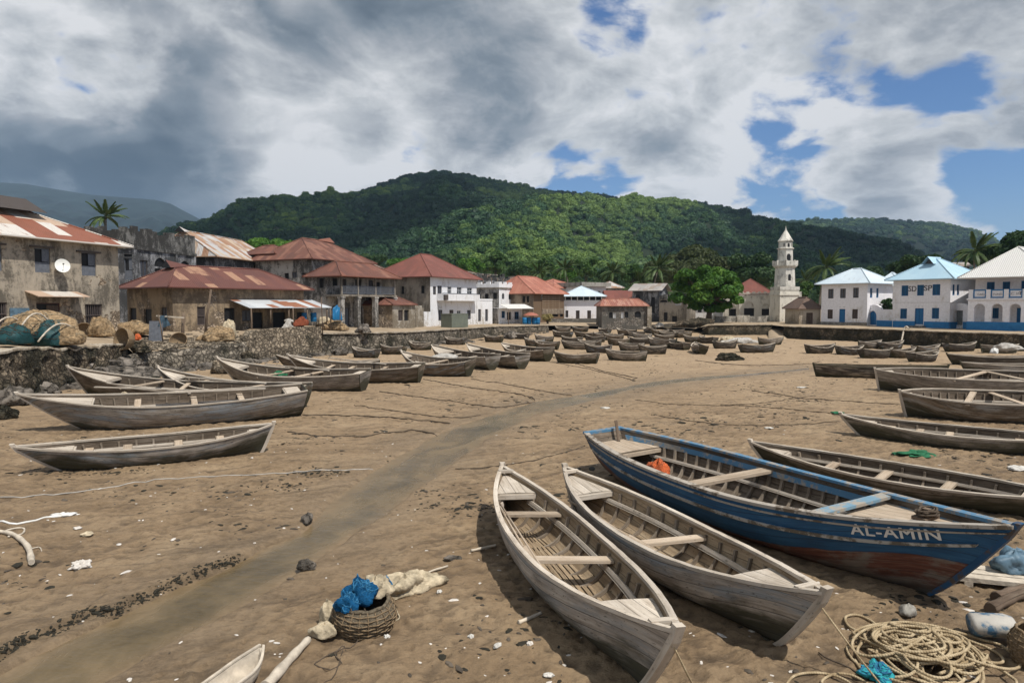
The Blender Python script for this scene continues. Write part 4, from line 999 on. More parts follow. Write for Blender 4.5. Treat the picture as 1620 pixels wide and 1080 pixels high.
        def slope(pts):
            e = (pts[1] - pts[0]).normalized(); nn = e.cross(pts[-1] - pts[0]).normalized(); up = nn.cross(e)
            uv = [((p - pts[0]).dot(e), (p - pts[0]).dot(up)) for p in pts]
            # sheets sag and lift a little along the eave
            mb.poly(pts, uv)
        faces = [[c[0], c[1], r1, r0], [c[2], c[3], r0, r1], [c[1], c[2], r1], [c[3], c[0], r0]] if longx else [[c[1], c[2], r1, r0], [c[3], c[0], r0, r1], [c[0], c[1], r0], [c[2], c[3], r1]]
        for f in faces:
            q = [p + Vector((0, 0, t)) for p in f]
            if len(q) == 4 and (q[3] - q[2]).length < 0.01: q = q[:3]
            slope(q)
        mb.quad(*[p for p in c[::-1]])
        for i in range(4): mb.quad(c[i], c[(i + 1) % 4], c[(i + 1) % 4] + Vector((0, 0, t)), c[i] + Vector((0, 0, t)))
        ro = mb.build(name, MAT[mat], parent or s.root)
        cb = MB(); T_ = Vector((0, 0, t + .02))
        if (r1 - r0).length > .05: cb.tube([r0 + T_, r1 + T_], .09, 6)
        for i in range(4):
            r_ = (r0 if i in (0, 3) else r1) if longx else (r0 if i in (0, 1) else r1)
            cb.tube([c[i] + T_, r_ + T_], .07, 5)
        cb.build('ridge_cap', MAT[cap or mat], ro)
        if gablet:
            gb = MB(); g = gablet; ax = (r1 - r0).normalized() if (r1 - r0).length > .05 else Vector((1, 0, 0))
            for e, sg in ((r0, -1),) if gablet > 0 else ((r1, 1),):
                g = abs(gablet); sd = Vector((-ax.y, ax.x, 0)); top = e + Vector((0, 0, t + g * .45)); fr_ = e + ax * sg * g * .9
                b0 = fr_ - sd * g * .8 - Vector((0, 0, g * .15)); b1 = fr_ + sd * g * .8 - Vector((0, 0, g * .15)); tf = fr_ + Vector((0, 0, t + g * .45))
                back = e - ax * sg * g * 1.6 + Vector((0, 0, t))
                gb.poly([b0, b1, tf], mi=1); gb.poly([b0, tf, back]); gb.poly([tf, b1, back]); gb.poly([b0, back, b1])
            gb.build('gablet', [MAT[mat], MAT['dark_opening']], ro)
        return ro
    def gable(s, mat, rise, over=0.5, axis='x', rect=None, z=None, wallmat=None, name='roof'):
        x0, y0, x1, y1 = rect or (0, 0, s.W, s.D); z = s.H if z is None else z; t = 0.08
        mb = MB(); gw = MB()
        if axis == 'x':
            ym = (y0 + y1) / 2; a = [Vector((x0 - over, y0 - over, z)), Vector((x1 + over, y0 - over, z)), Vector((x1 + over, ym, z + rise)), Vector((x0 - over, ym, z + rise)), Vector((x1 + over, y1 + over, z)), Vector((x0 - over, y1 + over, z))]
            g = [[(x0, y0, z - .02), (x0, ym, z + rise - .14), (x0, y1, z - .02)], [(x1, y0, z - .02), (x1, y1, z - .02), (x1, ym, z + rise - .14)]]
        else:
            xm = (x0 + x1) / 2; a = [Vector((x1 + over, y0 - over, z)), Vector((x1 + over, y1 + over, z)), Vector((xm, y1 + over, z + rise)), Vector((xm, y0 - over, z + rise)), Vector((x0 - over, y1 + over, z)), Vector((x0 - over, y0 - over, z))]
            g = [[(x0, y0, z - .02), (x1, y0, z - .02), (xm, y0, z + rise - .14)], [(x0, y1, z - .02), (xm, y1, z + rise - .14), (x1, y1, z - .02)]]
        for q in ([a[0], a[1], a[2], a[3]], [a[4], a[5], a[3], a[2]]):
            L = (q[1] - q[0]).length; S = (q[3] - q[0]).length
            mb.poly([p + Vector((0, 0, t)) for p in q], [(0, 0), (L, 0), (L, S), (0, S)]); mb.poly(q[::-1])
            for i in range(4): mb.quad(q[i], q[(i + 1) % 4], q[(i + 1) % 4] + Vector((0, 0, t)), q[i] + Vector((0, 0, t)))
        ro = mb.build(name, MAT[mat], s.root)
        for q in g: gw.poly(q)
        gw.build('gable', MAT[wallmat or s.wall], s.root); return ro
    def part(s, name, mat, fn, parent=None):
        mb = MB(); fn(mb); return mb.build(name, MAT[mat] if isinstance(mat, str) else mat, parent or s.root)
    def parapet(s, mat, h=0.7, th=0.25, crenel=0, name='parapet', rough=0.0):
        def f(mb):
            W, D, H = s.W, s.D, s.H
            for (a, b) in (((0, 0), (W, 0)), ((W, 0), (W, D)), ((W, D), (0, D)), ((0, D), (0, 0))):
                a = Vector((*a, H)); b = Vector((*b, H)); L = (b - a).length; d = (b - a) / L; inw = Vector((-d.y, d.x, 0)); n = max(1, int(L / (crenel or 0.7)))
                for k in range(n):
                    hh = h * (1.0 if not crenel else (1.0 if k % 2 == 0 else 0.62)) * (1 - rough * random.random()) 
                    p = a + d * L * (k + .5) / n + inw * (th / 2 - 0.05) + Vector((0, 0, hh / 2 + .002))
                    mb.box(p, (L / n + .001 * (k % 2), th, hh), Matrix.Rotation(math.atan2(d.y, d.x), 3, 'Z'))
        return s.part(name, mat, f)
    def band(s, mat, z, h=0.18, out=0.08, name='cornice', faces=('front', 'right', 'left')):
        def f(mb):
            for fc in faces:
                o, u, nrm = s.frame(fc); W = s.faces[fc][2]
                ext = out if fc == 'front' else -0.004
                a = o + u * (-ext) + nrm * (out / 2 + .003) + Vector((0, 0, z)); b = o + u * (W + ext) + nrm * (out / 2 + .003) + Vector((0, 0, z))
                mb.beam(a, b, out, h)
        return s.part(name, mat, f)
    def awning(s, mat, face, px0, py0, px1, py1, out, drop, posts=0, name='awning', th=0.05):
        a0, z0 = s.px2(face, px0, py0); a1, z1 = s.px2(face, px1, py1); o, u, nrm = s.frame(face)
        A = o + u * a0 + Vector((0, 0, z0)); B = o + u * a1 + Vector((0, 0, z0)); dn = nrm * out - Vector((0, 0, drop))
        def f(mb):
            L = (B - A).length; S = dn.length
            up = Vector((0, 0, th))
            mb.poly([A + dn + up, B + dn + up, B + up, A + up], [(0, 0), (L, 0), (L, S), (0, S)]); mb.poly([A, B, B + dn, A + dn])
            mb.quad(A + dn, B + dn, B + dn + up, A + dn + up); mb.quad(B + dn, B, B + up, B + dn + up); mb.quad(A, A + dn, A + dn + up, A + up)
        ob = s.part(name, mat, f)
        for k in range(posts):
            q = k / max(1, posts - 1); p = (A + dn).lerp(B + dn, 0.02 + 0.96 * q)
            s.part('post', 'post_wood', lambda mb: mb.tube([(p.x, p.y, p.z - .02), (p.x + .03, p.y, -0.9)], .06, 6))
        return ob

# --- 1 the old two storey house on the far left
B1 = (190, 52.0); bx = XY(*B1); dv = Vector((-.303, -.953)); a1 = bx + dv * 15; A1 = (pxof(a1.x, a1.y), a1.y)
h = House('stone_house', 'old two storey house with peeling plaster and a rust and tin striped roof', 'house', A1, B1, 9.0, 522, 391, 'old_house_wall')
h.walls({'front': [(55, 392.5, 79.5, 431, 'half'), (129, 399.6, 152, 436, 'half'), (-22, 386, 3, 428, 'half'), (58, 479, 96, 526, 'halfdoor'), (135, 481, 162, 516, 'bars'), (-18, 478, 12, 516, 'bars')], 'right': [(None, (2, 3.6, 3, 5), 'grey'), (None, (6, 3.6, 7, 5), 'grey')]}).fill()
ro = h.hip('patched_roof', 2.5, 0.75, gablet=0)
g1 = MB(); x_, y_, z_ = h.W * .56, h.D / 2, h.H + 2.3
for d_ in (0,):
    g1.poly([(x_ + 2.6, y_ - 1.7, z_), (x_ + 2.6, y_ + 1.7, z_), (x_ + 2.6, y_, z_ + .9)]); g1.poly([(x_ + 3.0, y_ - 2.1, z_ - .12), (x_ + 3.0, y_, z_ + 1.0), (x_ - 4, y_, z_ + 1.0), (x_ - 4, y_ - 2.1, z_ - .12)]); g1.poly([(x_ + 3.0, y_, z_ + 1.0), (x_ + 3.0, y_ + 2.1, z_ - .12), (x_ - 4, y_ + 2.1, z_ - .12), (x_ - 4, y_, z_ + 1.0)])
g1.build('ridge_vent', MAT['dark_roof'], ro)
h.awning('patched_roof', 'front', 39, 461, 122, 461, 1.2, .35, 0, 'door_canopy')
for (xa, ya, xb, yb) in ((46, 387, 84, 391), (120, 395, 158, 399), (-30, 381, 8, 386)):
    a0, z0 = h.px2('front', xa, (ya + yb) / 2); a1_, _ = h.px2('front', xb, (ya + yb) / 2)
    h.part('lintel', 'frame_dark', lambda mb: mb.box(((a0 + a1_) / 2, -.07, z0), (abs(a1_ - a0), .13, .12)))
xd, zd = h.px2('front', 91, 422)
dish = empty('satellite_dish', h.root.matrix_basis @ Vector((xd, -0.05, zd - .35)), h.root.rotation_euler.z); tag(dish, 'white satellite dish on the old plaster wall beside a shutter', 'satellite dish')
mb = MB(); n_ = Vector((-.45, -.82, .32)).normalized(); rot_ = n_.to_track_quat('Z', 'Y').to_matrix(); g = []
for i in range(6):
    r_ = .46 * i / 5; g.append([rot_ @ Vector((r_ * math.cos(2 * math.pi * j / 18), r_ * math.sin(2 * math.pi * j / 18) * 1.08, .14 * (i / 5) ** 2)) + Vector((0, -.38, .38)) for j in range(19)])
mb.grid(g); mb.grid([[p - n_ * .015 for p in r] for r in g], flip=True); mb.grid([[p for p in g[-1]], [p - n_ * .015 for p in g[-1]]]); mb.build('dish', MAT['dish_white'], dish)
mb = MB(); mb.tube([(0, .05, 0), (0, -.2, .12), (0, -.36, .38)], .03, 6); mb.build('arm', MAT['frame_dark'], dish)
mb = MB(); q_ = Vector((0, -.38, .38)); mb.tube([q_ - rot_ @ Vector((0, .40, -.12)), q_ + n_ * .42], .012, 5); mb.box(q_ + n_ * .44, (.07, .07, .09)); mb.build('feed_horn', MAT['frame_dark'], dish)
a0, z0 = h.px2('front', 15, 503); a1_, z1 = h.px2('front', 45, 487)
mb = MB(); mb.box(((a0 + a1_) / 2, -.05, (z0 + z1) / 2), (a1_ - a0, .06, z1 - z0)); pn = mb.build('notice_board', MAT['blue_tarp']); pn.matrix_basis = h.root.matrix_basis.copy() if False else Matrix.Translation(h.root.location) @ Matrix.Rotation(h.root.rotation_euler.z, 4, 'Z')
tag(pn, 'faded blue board on the wall left of the canopied door', 'board')
H1 = h
# --- 2 ruin with blackened parapet
h = House('ruined_house', 'roofless mould blackened white building with broken parapet and arched windows', 'ruin', (214, 66), (311, 76), 8, 500, 402, 'ruin_wall')
h.walls({'front': [(244, 408, 263, 422, 'dark', 1.0), (245, 425, 261, 440, 'dark'), (284, 413, 301.5, 428, 'dark', 1.0), (222, 412, 234, 438, 'grey')], 'left': [(196, 408, 210, 442, 'half'), (196, 402, 210, 406, 'dark')], 'right': []}).fill()
h.parapet('ruin_parapet', 2.0, .35, 0, 'parapet', .30); h.band('ruin_parapet', h.H - .1, .3, .14)
for x in (.2, h.W * .66, h.W - .2): h.part('pilaster', 'ruin_wall', lambda mb: mb.box((x, -.06, h.H / 2), (.4, .12, h.H - .6)))
# --- 3 tin roofed building behind
h = House('tin_roofed_house', 'grey walled house under a big striped rusty tin gable roof', 'house', (342, 80), (434, 94), 8.5, 500, 418, 'ruin_wall')
h.walls({'front': [(400, 432, 412, 447, 'dark'), (360, 430, 370, 444, 'dark')], 'left': [(322, 425, 330, 445, 'dark')]}).fill(); h.hip('tin_roof', 3.1, .7, 1.3, gablet=.9)
# --- 4 the brown hut by the shore
h = House('stone_hut', 'low brown plastered stone hut under a dark rusty tin roof', 'hut', (274, 57), (481, 68), 7.5, 523, 458, 'brown_wall', zb=2.05, H=3.75)
h.walls({'front': [(312, 485, 325, 514, 'bars'), (355, 487, 372, 524, 'dark'), (383, 490, 398, 508, 'grey'), (400, 494, 416, 520, 'dark'), (432, 494, 452, 518, 'dark'), (470, 494, 480, 516, 'dark')], 'left': [(228, 489, 240, 522, 'dark'), (255, 486, 264, 503, 'grey'), (205, 487, 216, 524, 'dark')]}).fill()
ro = h.hip('hut_roof', 2.0, .75, 3.2, gablet=1.0)
h.awning('awning_tin', 'front', 362, 474, 493, 474, 3.0, .75, 3, 'porch_awning')
a0, _ = h.px2('front', 398, 520); a1_, _ = h.px2('front', 489, 520)
def porch(mb):
    for k in range(14):
        x0_ = a0 - .2 + (a1_ - a0 + 1.0) * k / 14; w_ = (a1_ - a0 + 1.0) / 14
        mb.box((x0_ + w_ / 2, -3.2 + .05 * random.random(), -0.55), (w_ + .002, .45, 2.55 + .12 * random.random()))
    mb.box((a1_ + .62, -1.6, -.5), (.4, 3.2, 2.4))
for q in (.0, .3, .62, .98): h.part('porch_post', 'post_wood', lambda mb: mb.tube([(a0 + (a1_ - a0) * q, -2.85, .7), (a0 + (a1_ - a0) * q + .02, -2.85, 2.02)], .07, 6))
HUT = h; hM = Matrix.Translation(h.root.location) @ Matrix.Rotation(h.root.rotation_euler.z, 4, 'Z')
# --- 5 big stained house, 6 veranda house
h = House('stained_house', 'large mould streaked house under a broad rust red hipped roof behind the veranda', 'house', (495, 84), (585, 94), 9.5, 512, 418, 'stained_white')
h.walls({'left': [(450, 432, 457, 448, 'dark'), (462, 430, 470, 455, 'grey'), (477, 432, 486, 458, 'dark'), (440, 436, 445, 448, 'dark')], 'front': [(500, 425, 510, 440, 'dark')]}).fill(); h.hip('rust_roof', 3.0, .8, 4.2, gablet=-1.1)
h.hip('rust_roof', 1.2, .5, rect=(h.W * .05, h.D * .7, h.W * .3, h.D * 1.2), z=h.H + .9, name='rear_roof')
h = House('veranda_house', 'two storey house with a timber balcony carried on tall plaster columns', 'house', (517, 74.5), (604, 82), 5.5, 517, 442, 'stained_white')
ver = 2.3; fz = zat(468, 78) - h.zb
h.walls({'front': [(526, 437, 535, 452, 'dark'), (538, 436, 548, 458, 'brown'), (562, 437, 572, 457, 'dark'), (527, 484, 539, 518, 'dark'), (541, 486, 553, 516, 'greydoor'), (564, 484, 574, 520, 'dark'), (583, 440, 590, 456, 'grey'), (594, 446, 602, 459, 'dark')], 'left': [(505, 440, 512, 455, 'dark')]}).fill()
h.hip('rust_roof', 1.7, .5, rect=(0, -ver, h.W, h.D * .5), ridge=2.2)
h.part('balcony_floor', 'grey_wall', lambda mb: mb.box((h.W / 2, -ver / 2 - .01, fz), (h.W + .3, ver, .22)))
for k, q in enumerate((0.02, .30, .62, .99)):
    x_ = h.W * q; h.part('column', 'stained_white', lambda mb: (mb.box((x_, -ver + .25, (fz - .12) / 2), (.5, .5, fz - .13)), mb.box((x_, -ver + .25, fz - .22), (.62, .62, .14)), mb.box((x_, -ver + .25, .16), (.6, .6, .34))))
    h.part('balcony_post', 'grey_wall', lambda mb: mb.box((x_, -ver + .18, (fz + h.H) / 2 + .05), (.16, .16, h.H - fz - .02)))
def rail(mb, xa, xb):
    mb.box(((xa + xb) / 2, -ver + .12, fz + 1.02), (xb - xa, .08, .08)); mb.box(((xa + xb) / 2, -ver + .12, fz + .24), (xb - xa, .06, .06)); n_ = int((xb - xa) / .16)
    for k in range(n_ + 1): mb.box((xa + (xb - xa) * k / n_, -ver + .12, fz + .62), (.06, .04, .72))
for q0, q1 in ((.02, .30), (.30, .62), (.62, .99)): h.part('railing', 'grey_shutter', lambda mb: rail(mb, h.W * q0 + .1, h.W * q1 - .1))
# --- collapsed roof behind
h = House('derelict_house', 'derelict house with a caved in dark tile roof behind the veranda house', 'house', (560, 100), (632, 108), 8, 500, 437, 'grey_wall'); h.walls({}); 
h.hip('brown_roof', 2.0, .4, 2.4)
h.part('rafter', 'bleached_wood', lambda mb: [mb.beam((h.W * (.1 + .08 * k), h.D * .5, h.H + 2.25), (h.W * (.08 + .085 * k), -.5, h.H + .15 + .2 * random.random()), .1, .1) for k in range(9)])
# --- 7 small white hut with rust roof and the broken wall
h = House('small_hut', 'small white hut with a patch of rusty roof below the stone gable', 'hut', (621, 78), (657, 83), 4.2, 520, 483, 'white_stone_base')
h.walls({'front': [(630, 490, 637.5, 507, 'brown'), (639.5, 490, 647, 507, 'dark')], 'left': []}, {'left': 'brown_wall'}).fill(); h.hip('rust_roof', 1.0, .25, 1.4, axis='x')
h = House('broken_wall', 'broken stub of stone wall between the small hut and the white house', 'wall', (657.5, 85), (670, 87), 1.2, 519, 487, 'white_stone_base'); h.walls({}, {'left': 'grey_wall'}); h.part('rubble_top', 'white_stone_base', lambda mb: [mb.box((h.W * (k + .5) / 4, .6, h.H + .14), (h.W / 4, 1.1 - .1 * k, .3 * random.uniform(.5, 1.3)), None) for k in range(4)])
h = House('garden_wall', 'plain low white wall against the stone gable of the white house', 'wall', (670.5, 88), (683, 89), .5, 517, 493, 'white_wall'); h.walls({})
# --- 8 the white house with red pyramid roof
h = House('white_house', 'white two storey house with grey stone gable wall and red pyramid roof', 'house', (681, 90), (754, 101), 9.5, 516, 443, 'white_wall')
h.walls({'front': [(685, 453, 690, 466, 'grey'), (692, 452, 699, 466, 'grey'), (708, 453, 714.5, 465, 'glass'), (723, 454, 730.5, 465.5, 'glass'), (739, 455, 747, 466, 'glass'), (693.5, 490, 700, 507, 'grey'), (711, 490, 717.6, 506, 'brown'), (723, 491, 729, 504, 'glass'), (739, 490.5, 745, 505, 'tall')], 'left': [(619.5, 455, 625, 466, 'dark'), (635, 453, 639.5, 465, 'dark'), (666, 452, 671.5, 464, 'dark')]}, {'left': 'grey_wall'}).fill()
h.hip('red_roof', 3.4, .7)
x0_, z0_ = h.px2('front', 691, 474.5); x1_, z1_ = h.px2('front', 750, 474.5)
bal = h.part('balcony', 'white_wall', lambda mb: (mb.box(((x0_ + x1_) / 2, -.5, z0_), (x1_ - x0_, 1.0, .18)), mb.box(((x0_ + x1_) / 2, -.94, z0_ + .48), (x1_ - x0_, .1, .74)), mb.box((x0_ + .05, -.46, z0_ + .48), (.1, .84, .74)), mb.box((x1_ - .05, -.46, z0_ + .48), (.1, .84, .74))))
h.part('balcony_rail', 'grey_shutter', lambda mb: mb.box(((x0_ + x1_) / 2, -.95, z0_ + .90), (x1_ - x0_, .14, .08)), bal)
h.part('ac_unit', 'frame_dark', lambda mb: (mb.box((x0_ + .45, -1.15, z0_ + .35), (.75, .3, .75))), bal)
h = House('annex', 'low flat white annex with two tall shutters beside the white house', 'house', (754.5, 101), (779, 104), 5, 515, 475.5, 'white_wall')
h.walls({'front': [(756.5, 489, 761, 508, 'tall'), (767.6, 489, 772, 508, 'tall')]}, {}).fill(); h.parapet('white_wall', .25, .2)
# --- 9 crenellated white house
h = House('crenellated_house', 'whitewashed flat roofed house with crenellated parapet and small arched windows', 'house', (789.5, 111), (825, 118), 9.0, 512, 456, 'white_wall')
h.walls({'left': [(755.5, 464, 761, 473, 'dark', 1), (766.7, 464, 773, 473, 'dark', 1), (779.6, 463, 786, 473, 'dark')], 'front': [(794, 463.5, 798, 473, 'grey', 1), (804.6, 464, 809, 473.5, 'grey', 1), (815, 465, 819.5, 474, 'grey', 1)]}, {'left': 'stained_white'}).fill(); h.parapet('white_wall', .9, .3, .8); h.band('grey_wall', h.H - .15, .2, .12)
h.part('roof_frame', 'post_wood', lambda mb: [mb.tube([(x, y, h.H), (x + .1, y, h.H + 1.6)], .07, 5) for x in (1, 3, 5) for y in (2, 6)])
h = House('shop', 'small white shop with a wide pale awning next to the blue drums', 'shop', (789, 104), (826, 108), 4.5, 514.5, 487, 'white_wall')
h.walls({'front': [(793.5, 492, 799, 503, 'blueglass'), (802, 493.5, 809, 506, 'dark'), (814, 493, 821, 505, 'blueglass')], 'left': []}, {'left': 'stained_white'}).fill(); h.awning('white_roof', 'front', 789, 481.5, 830, 481.5, 1.9, .65, 3)
h = House('ruined_house', 'rubble topped ruin showing above the crenellated house', 'ruin', (728, 128), (806, 138), 8, 490, 444, 'ruin_wall')
h.walls({'front': [(755, 445, 762, 455, 'dark'), (768, 446, 775, 456, 'dark'), (783, 447, 792, 457, 'dark')]}).fill(); h.parapet('ruin_parapet', 1.3, .4, 0, 'parapet', .85); h.part('roof_beam', 'bleached_wood', lambda mb: [mb.beam((h.W * k / 7, -.3, h.H + 1.0), (h.W * (k + .8) / 7, 5, h.H + 1.3 + .5 * random.random()), .2, .2) for k in range(6)])
# --- 10 salmon roofed timber house
h = House('timber_house', 'brown boarded house with a salmon roof and tan side wing', 'house', (844, 112), (892, 120), 9, 503, 466, 'brown_boards')
h.walls({'front': [(862, 494, 868, 501, 'dark'), (870, 493, 883, 501, 'dark'), (886, 495, 891, 501, 'dark'), (856, 466, 859, 474, 'white')], 'left': [(826.5, 468, 831, 478, 'dark'), (833, 468, 837, 478, 'dark')]}, {'left': 'tan_wall'}).fill(); h.hip('salmon_roof', 3.0, .7, 2.6)
h.part('slat_panel', 'brown_boards', lambda mb: [mb.box((h.W * .55, -.06, h.H * .42 + .32 * k), (h.W * .6, .08, .2)) for k in range(7)])
h.part('dado', 'tan_wall', lambda mb: mb.box((h.W * .62, -.05, h.H * .3), (h.W * .72, .07, h.H * .24)))
h = House('rear_house', 'plain house with a salmon hipped roof behind the boarded house', 'house', (876, 140), (922, 146), 9, 492, 457, 'white_wall'); h.walls({'front': [(900, 460, 906, 468, 'dark')]}).fill(); h.hip('salmon_roof', 2.0, .6)
h = House('modern_house', 'flat roofed two storey white block behind the pale blue roof', 'house', (919, 138), (958, 142), 9, 500, 454, 'white_wall'); h.walls({'front': [(929, 456, 936, 465, 'dark'), (945, 460, 951, 468, 'dark', 1), (953, 461, 957, 470, 'dark')], 'right': []}).fill()
h.part('roof_slab', 'concrete', lambda mb: mb.box((h.W / 2, h.D / 2 - .2, h.H + .45), (h.W + 1.2, h.D + 1.4, .85)))
# --- 11 pale roofed white house
h = House('white_house', 'white house with a pale blue grey roof over a dark open loft', 'house', (893, 124), (953, 124), 8, 508, 477, 'clean_white')
h.walls({'front': [(894.5, 491, 899, 502, 'grey'), (911, 491, 917, 504, 'brown'), (929, 491, 935, 504, 'brown')]}).fill()
h.part('loft', 'dark_opening', lambda mb: mb.box((h.W / 2, h.D / 2, h.H + .45), (h.W - .4, h.D - .4, .88)))
for k in range(7): h.part('loft_post', 'white_wall', lambda mb: mb.box((.15 + (h.W - .3) * k / 6, .12, h.H + .45), (.16, .16, .89)))
h.hip('pale_roof', 1.9, .7, z=h.H + .9); h.parapet('white_wall', .25, .2)
h = House('garden_wall', 'low weathered stone wall in front of the pale roofed white house', 'wall', (868, 116), (952, 119), .4, 512, 503.5, 'grey_stone_house'); h.walls({})
# --- 12 stone house on the beach
h = House('stone_house', 'single storey grey stone house with lumpy clay tile roof standing on the sand', 'house', (952, 107), (1023, 107), 7, 520, 484.5, 'grey_stone_house')
h.walls({'front': [(963.5, 493.5, 969, 503, 'dark', .6), (970, 494, 975, 503, 'white'), (982.5, 493, 987, 503, 'white'), (988, 493, 994, 502.5, 'dark', .6), (1004, 492.6, 1014, 502, 'dark', .6)]}).fill()
h.hip('tile_roof', 1.1, .35, 1.0); h.part('buttress', 'white_stone_base', lambda mb: mb.box((h.W + .35, .1, h.H * .42), (.65, 1.2, h.H * 1.15)))
h = House('rear_house', 'house with plain brick red roof behind the grey stone house', 'house', (961, 132), (1002, 132), 7, 500, 472.5, 'grey_wall'); h.walls({}); h.gable('red_roof', 1.6, .4)
# --- 13 ruin behind
h = House('ruined_house', 'gutted grey ruin with pale tin roof beside the big tree', 'ruin', (1000, 126), (1042, 124), 8, 510, 460, 'ruin_wall')
h.walls({'front': [(1005, 466, 1013, 480, 'dark', 1), (1030, 470, 1036, 495, 'dark'), (1010, 492, 1020, 506, 'dark')]}).fill(); h.gable('grey_roof', 1.4, .7)
h = House('ruined_wall', 'roofless ruined wall with white showing through its gaps', 'ruin', (1042.5, 122), (1086, 119), 5, 510, 473, 'grey_wall')
h.walls({'front': [(1044, 464, 1056, 478, 'dark', 1), (1063, 500, 1071, 511, 'dark'), (1050, 494, 1056, 508, 'dark'), (1068, 474, 1078, 483, 'white', 1)]}).fill(); h.parapet('ruin_parapet', 1.0, .4, 0, 'broken_top', .9)

# --- more of the town showing between the front row
for nm_, lb_, A_, B_, dp_, pb_, pe_, wl_, rf_, rs_, ops_ in (
 ('rear_house', 'white upper storey peeping over the crenellated house', (806, 150), (842, 153), 8, 495, 449, 'white_wall', 'brown_roof', 1.6, [(812, 453, 816, 462, 'dark'), (822, 453, 826, 462, 'dark'), (832, 453, 836, 462, 'dark')]),
 ('rear_house', 'grey upper storey between the boarded house and the rear salmon roof', (846, 152), (874, 155), 8, 495, 453, 'stained_white', 'rust_roof', 1.5, [(852, 456, 856, 463, 'dark'), (864, 456, 868, 463, 'dark')]),
 ('rear_house', 'white wall with dark windows half hidden behind the shade tree', (1084, 123), (1142, 121), 8, 512, 477, 'white_wall', 'grey_roof', 1.4, [(1090, 482, 1096, 494, 'dark'), (1104, 482, 1110, 494, 'dark'), (1122, 482, 1128, 494, 'dark'), (1134, 482, 1139, 494, 'dark')]),
 ('rear_house', 'stained house behind the modern white block', (950, 150), (984, 150), 8, 495, 456, 'stained_white', 'tin_roof', 1.5, [(958, 460, 963, 468, 'dark'), (970, 460, 975, 468, 'dark')]),
 ('rear_house', 'mouldy block between the striped tin roof and the stained house', (436, 118), (478, 126), 8, 500, 419, 'ruin_wall', 'rust_roof', 2.2, [(445, 424, 450, 434, 'dark')]),
 ('rear_house', 'pale block with a flat red roof behind the red pyramid roof', (742, 140), (786, 148), 8, 495, 441, 'stained_white', 'brown_roof', 1.4, [(750, 447, 755, 456, 'dark'), (764, 447, 769, 456, 'dark')])):
    h = House(nm_, lb_, 'house', A_, B_, dp_, pb_, pe_, wl_); h.walls({'front': ops_}).fill(); h.hip(rf_, rs_, .5)
# --- mosque
h = House('mosque', 'weathered white mosque with pointed arch windows and red hipped roof', 'mosque', (1144, 116), (1226, 113), 10, 509, 466, 'mosque_wall')
h.walls({'front': [(1153, 481, 1164.5, 500, 'dark', 1.3), (1177, 477, 1193, 500, 'dark', 1.3), (1205, 480, 1217, 499, 'dark', 1.3)]}, reveal=.35).fill(.30)
for (x0, y0, x1, y1) in ((1153, 481, 1164.5, 488.5), (1177, 477, 1193, 487.5), (1205, 480, 1217, 488.5)):
    a0, z0, a1_, z1 = h.rect('front', x0, y0, x1, y1); w_ = a1_ - a0; pts = [(a0, z0), (a1_, z0)] + [(a1_ - w_ / 2 * (i / 6) ** 1.6, z0 + .1 + (z1 - z0 - .1) * math.sin(math.pi / 2 * i / 6)) for i in range(7)] + [(a0 + w_ / 2 * (i / 6) ** 1.6, z0 + .1 + (z1 - z0 - .1) * math.sin(math.pi / 2 * i / 6)) for i in range(5, -1, -1)]
    h.part('tympanum', 'minaret_wall', lambda mb: mb.poly([(x, .2, z) for x, z in pts]))
h.hip('red_roof', 2.7, .1, 4.6); h.parapet('mosque_wall', .5, .3, .45, 'crenellation'); h.band('minaret_wall', h.H - .12, .18, .1)
for q in (.02, .33, .67): h.part('pilaster', 'mosque_wall', lambda mb: mb.box((h.W * q, -.1, h.H / 2 - .2), (.35, .2, h.H - .2)))
h = House('garden_wall', 'low white forecourt wall in front of the mosque', 'wall', (1130, 110), (1213, 107), .4, 512, 500.5, 'minaret_wall'); h.walls({}); h.part('pier', 'mosque_wall', lambda mb: [mb.box((h.W * q, .2, h.H / 2), (.9, .6, h.H + .3)) for q in (.5, .62)])
# minaret
bc = XY(1240, 110); zb_ = 1.62; mn = empty('minaret', (bc.x, bc.y, zb_), R(7)); tag(mn, 'tall tapering white minaret with a balcony and ribbed stone cap', 'minaret')
def zl(py): return zat(py, 110) - zb_
def mpart(name, mat, fn, parent=None):
    mb = MB(); fn(mb); return mb.build(name, MAT[mat], parent or mn)
def octo(mb, r0, z0, r1, z1, n=8, ph=math.pi / 8):
    a = [(r0 * math.cos(2 * math.pi * k / n + ph), r0 * math.sin(2 * math.pi * k / n + ph), z0) for k in range(n)]; b = [(r1 * math.cos(2 * math.pi * k / n + ph), r1 * math.sin(2 * math.pi * k / n + ph), z1) for k in range(n)]
    for k in range(n): mb.quad(a[k], a[(k + 1) % n], b[(k + 1) % n], b[k])
    mb.poly(b); mb.poly(a[::-1])
base = mpart('base', 'mosque_wall', lambda mb: (mb.box((.0, 0, zl(459) / 2 - .5), (3.2, 3.2, zl(459) + 1)), mb.box((0, 0, zl(466)), (3.45, 3.45, .25))))
mpart('parapet', 'minaret_wall', lambda mb: [mb.box((x, y, zl(459) + .25), sz) for x, y, sz in ((0, -1.55, (3.3, .22, .55)), (-1.55, 0, (.22, 2.87, .55)), (1.55, 0, (.22, 2.87, .55)))], base)
q4 = math.pi / 4
mpart('shaft', 'minaret_wall', lambda mb: octo(mb, 1.62, zl(459), 1.46, zl(424), 8))
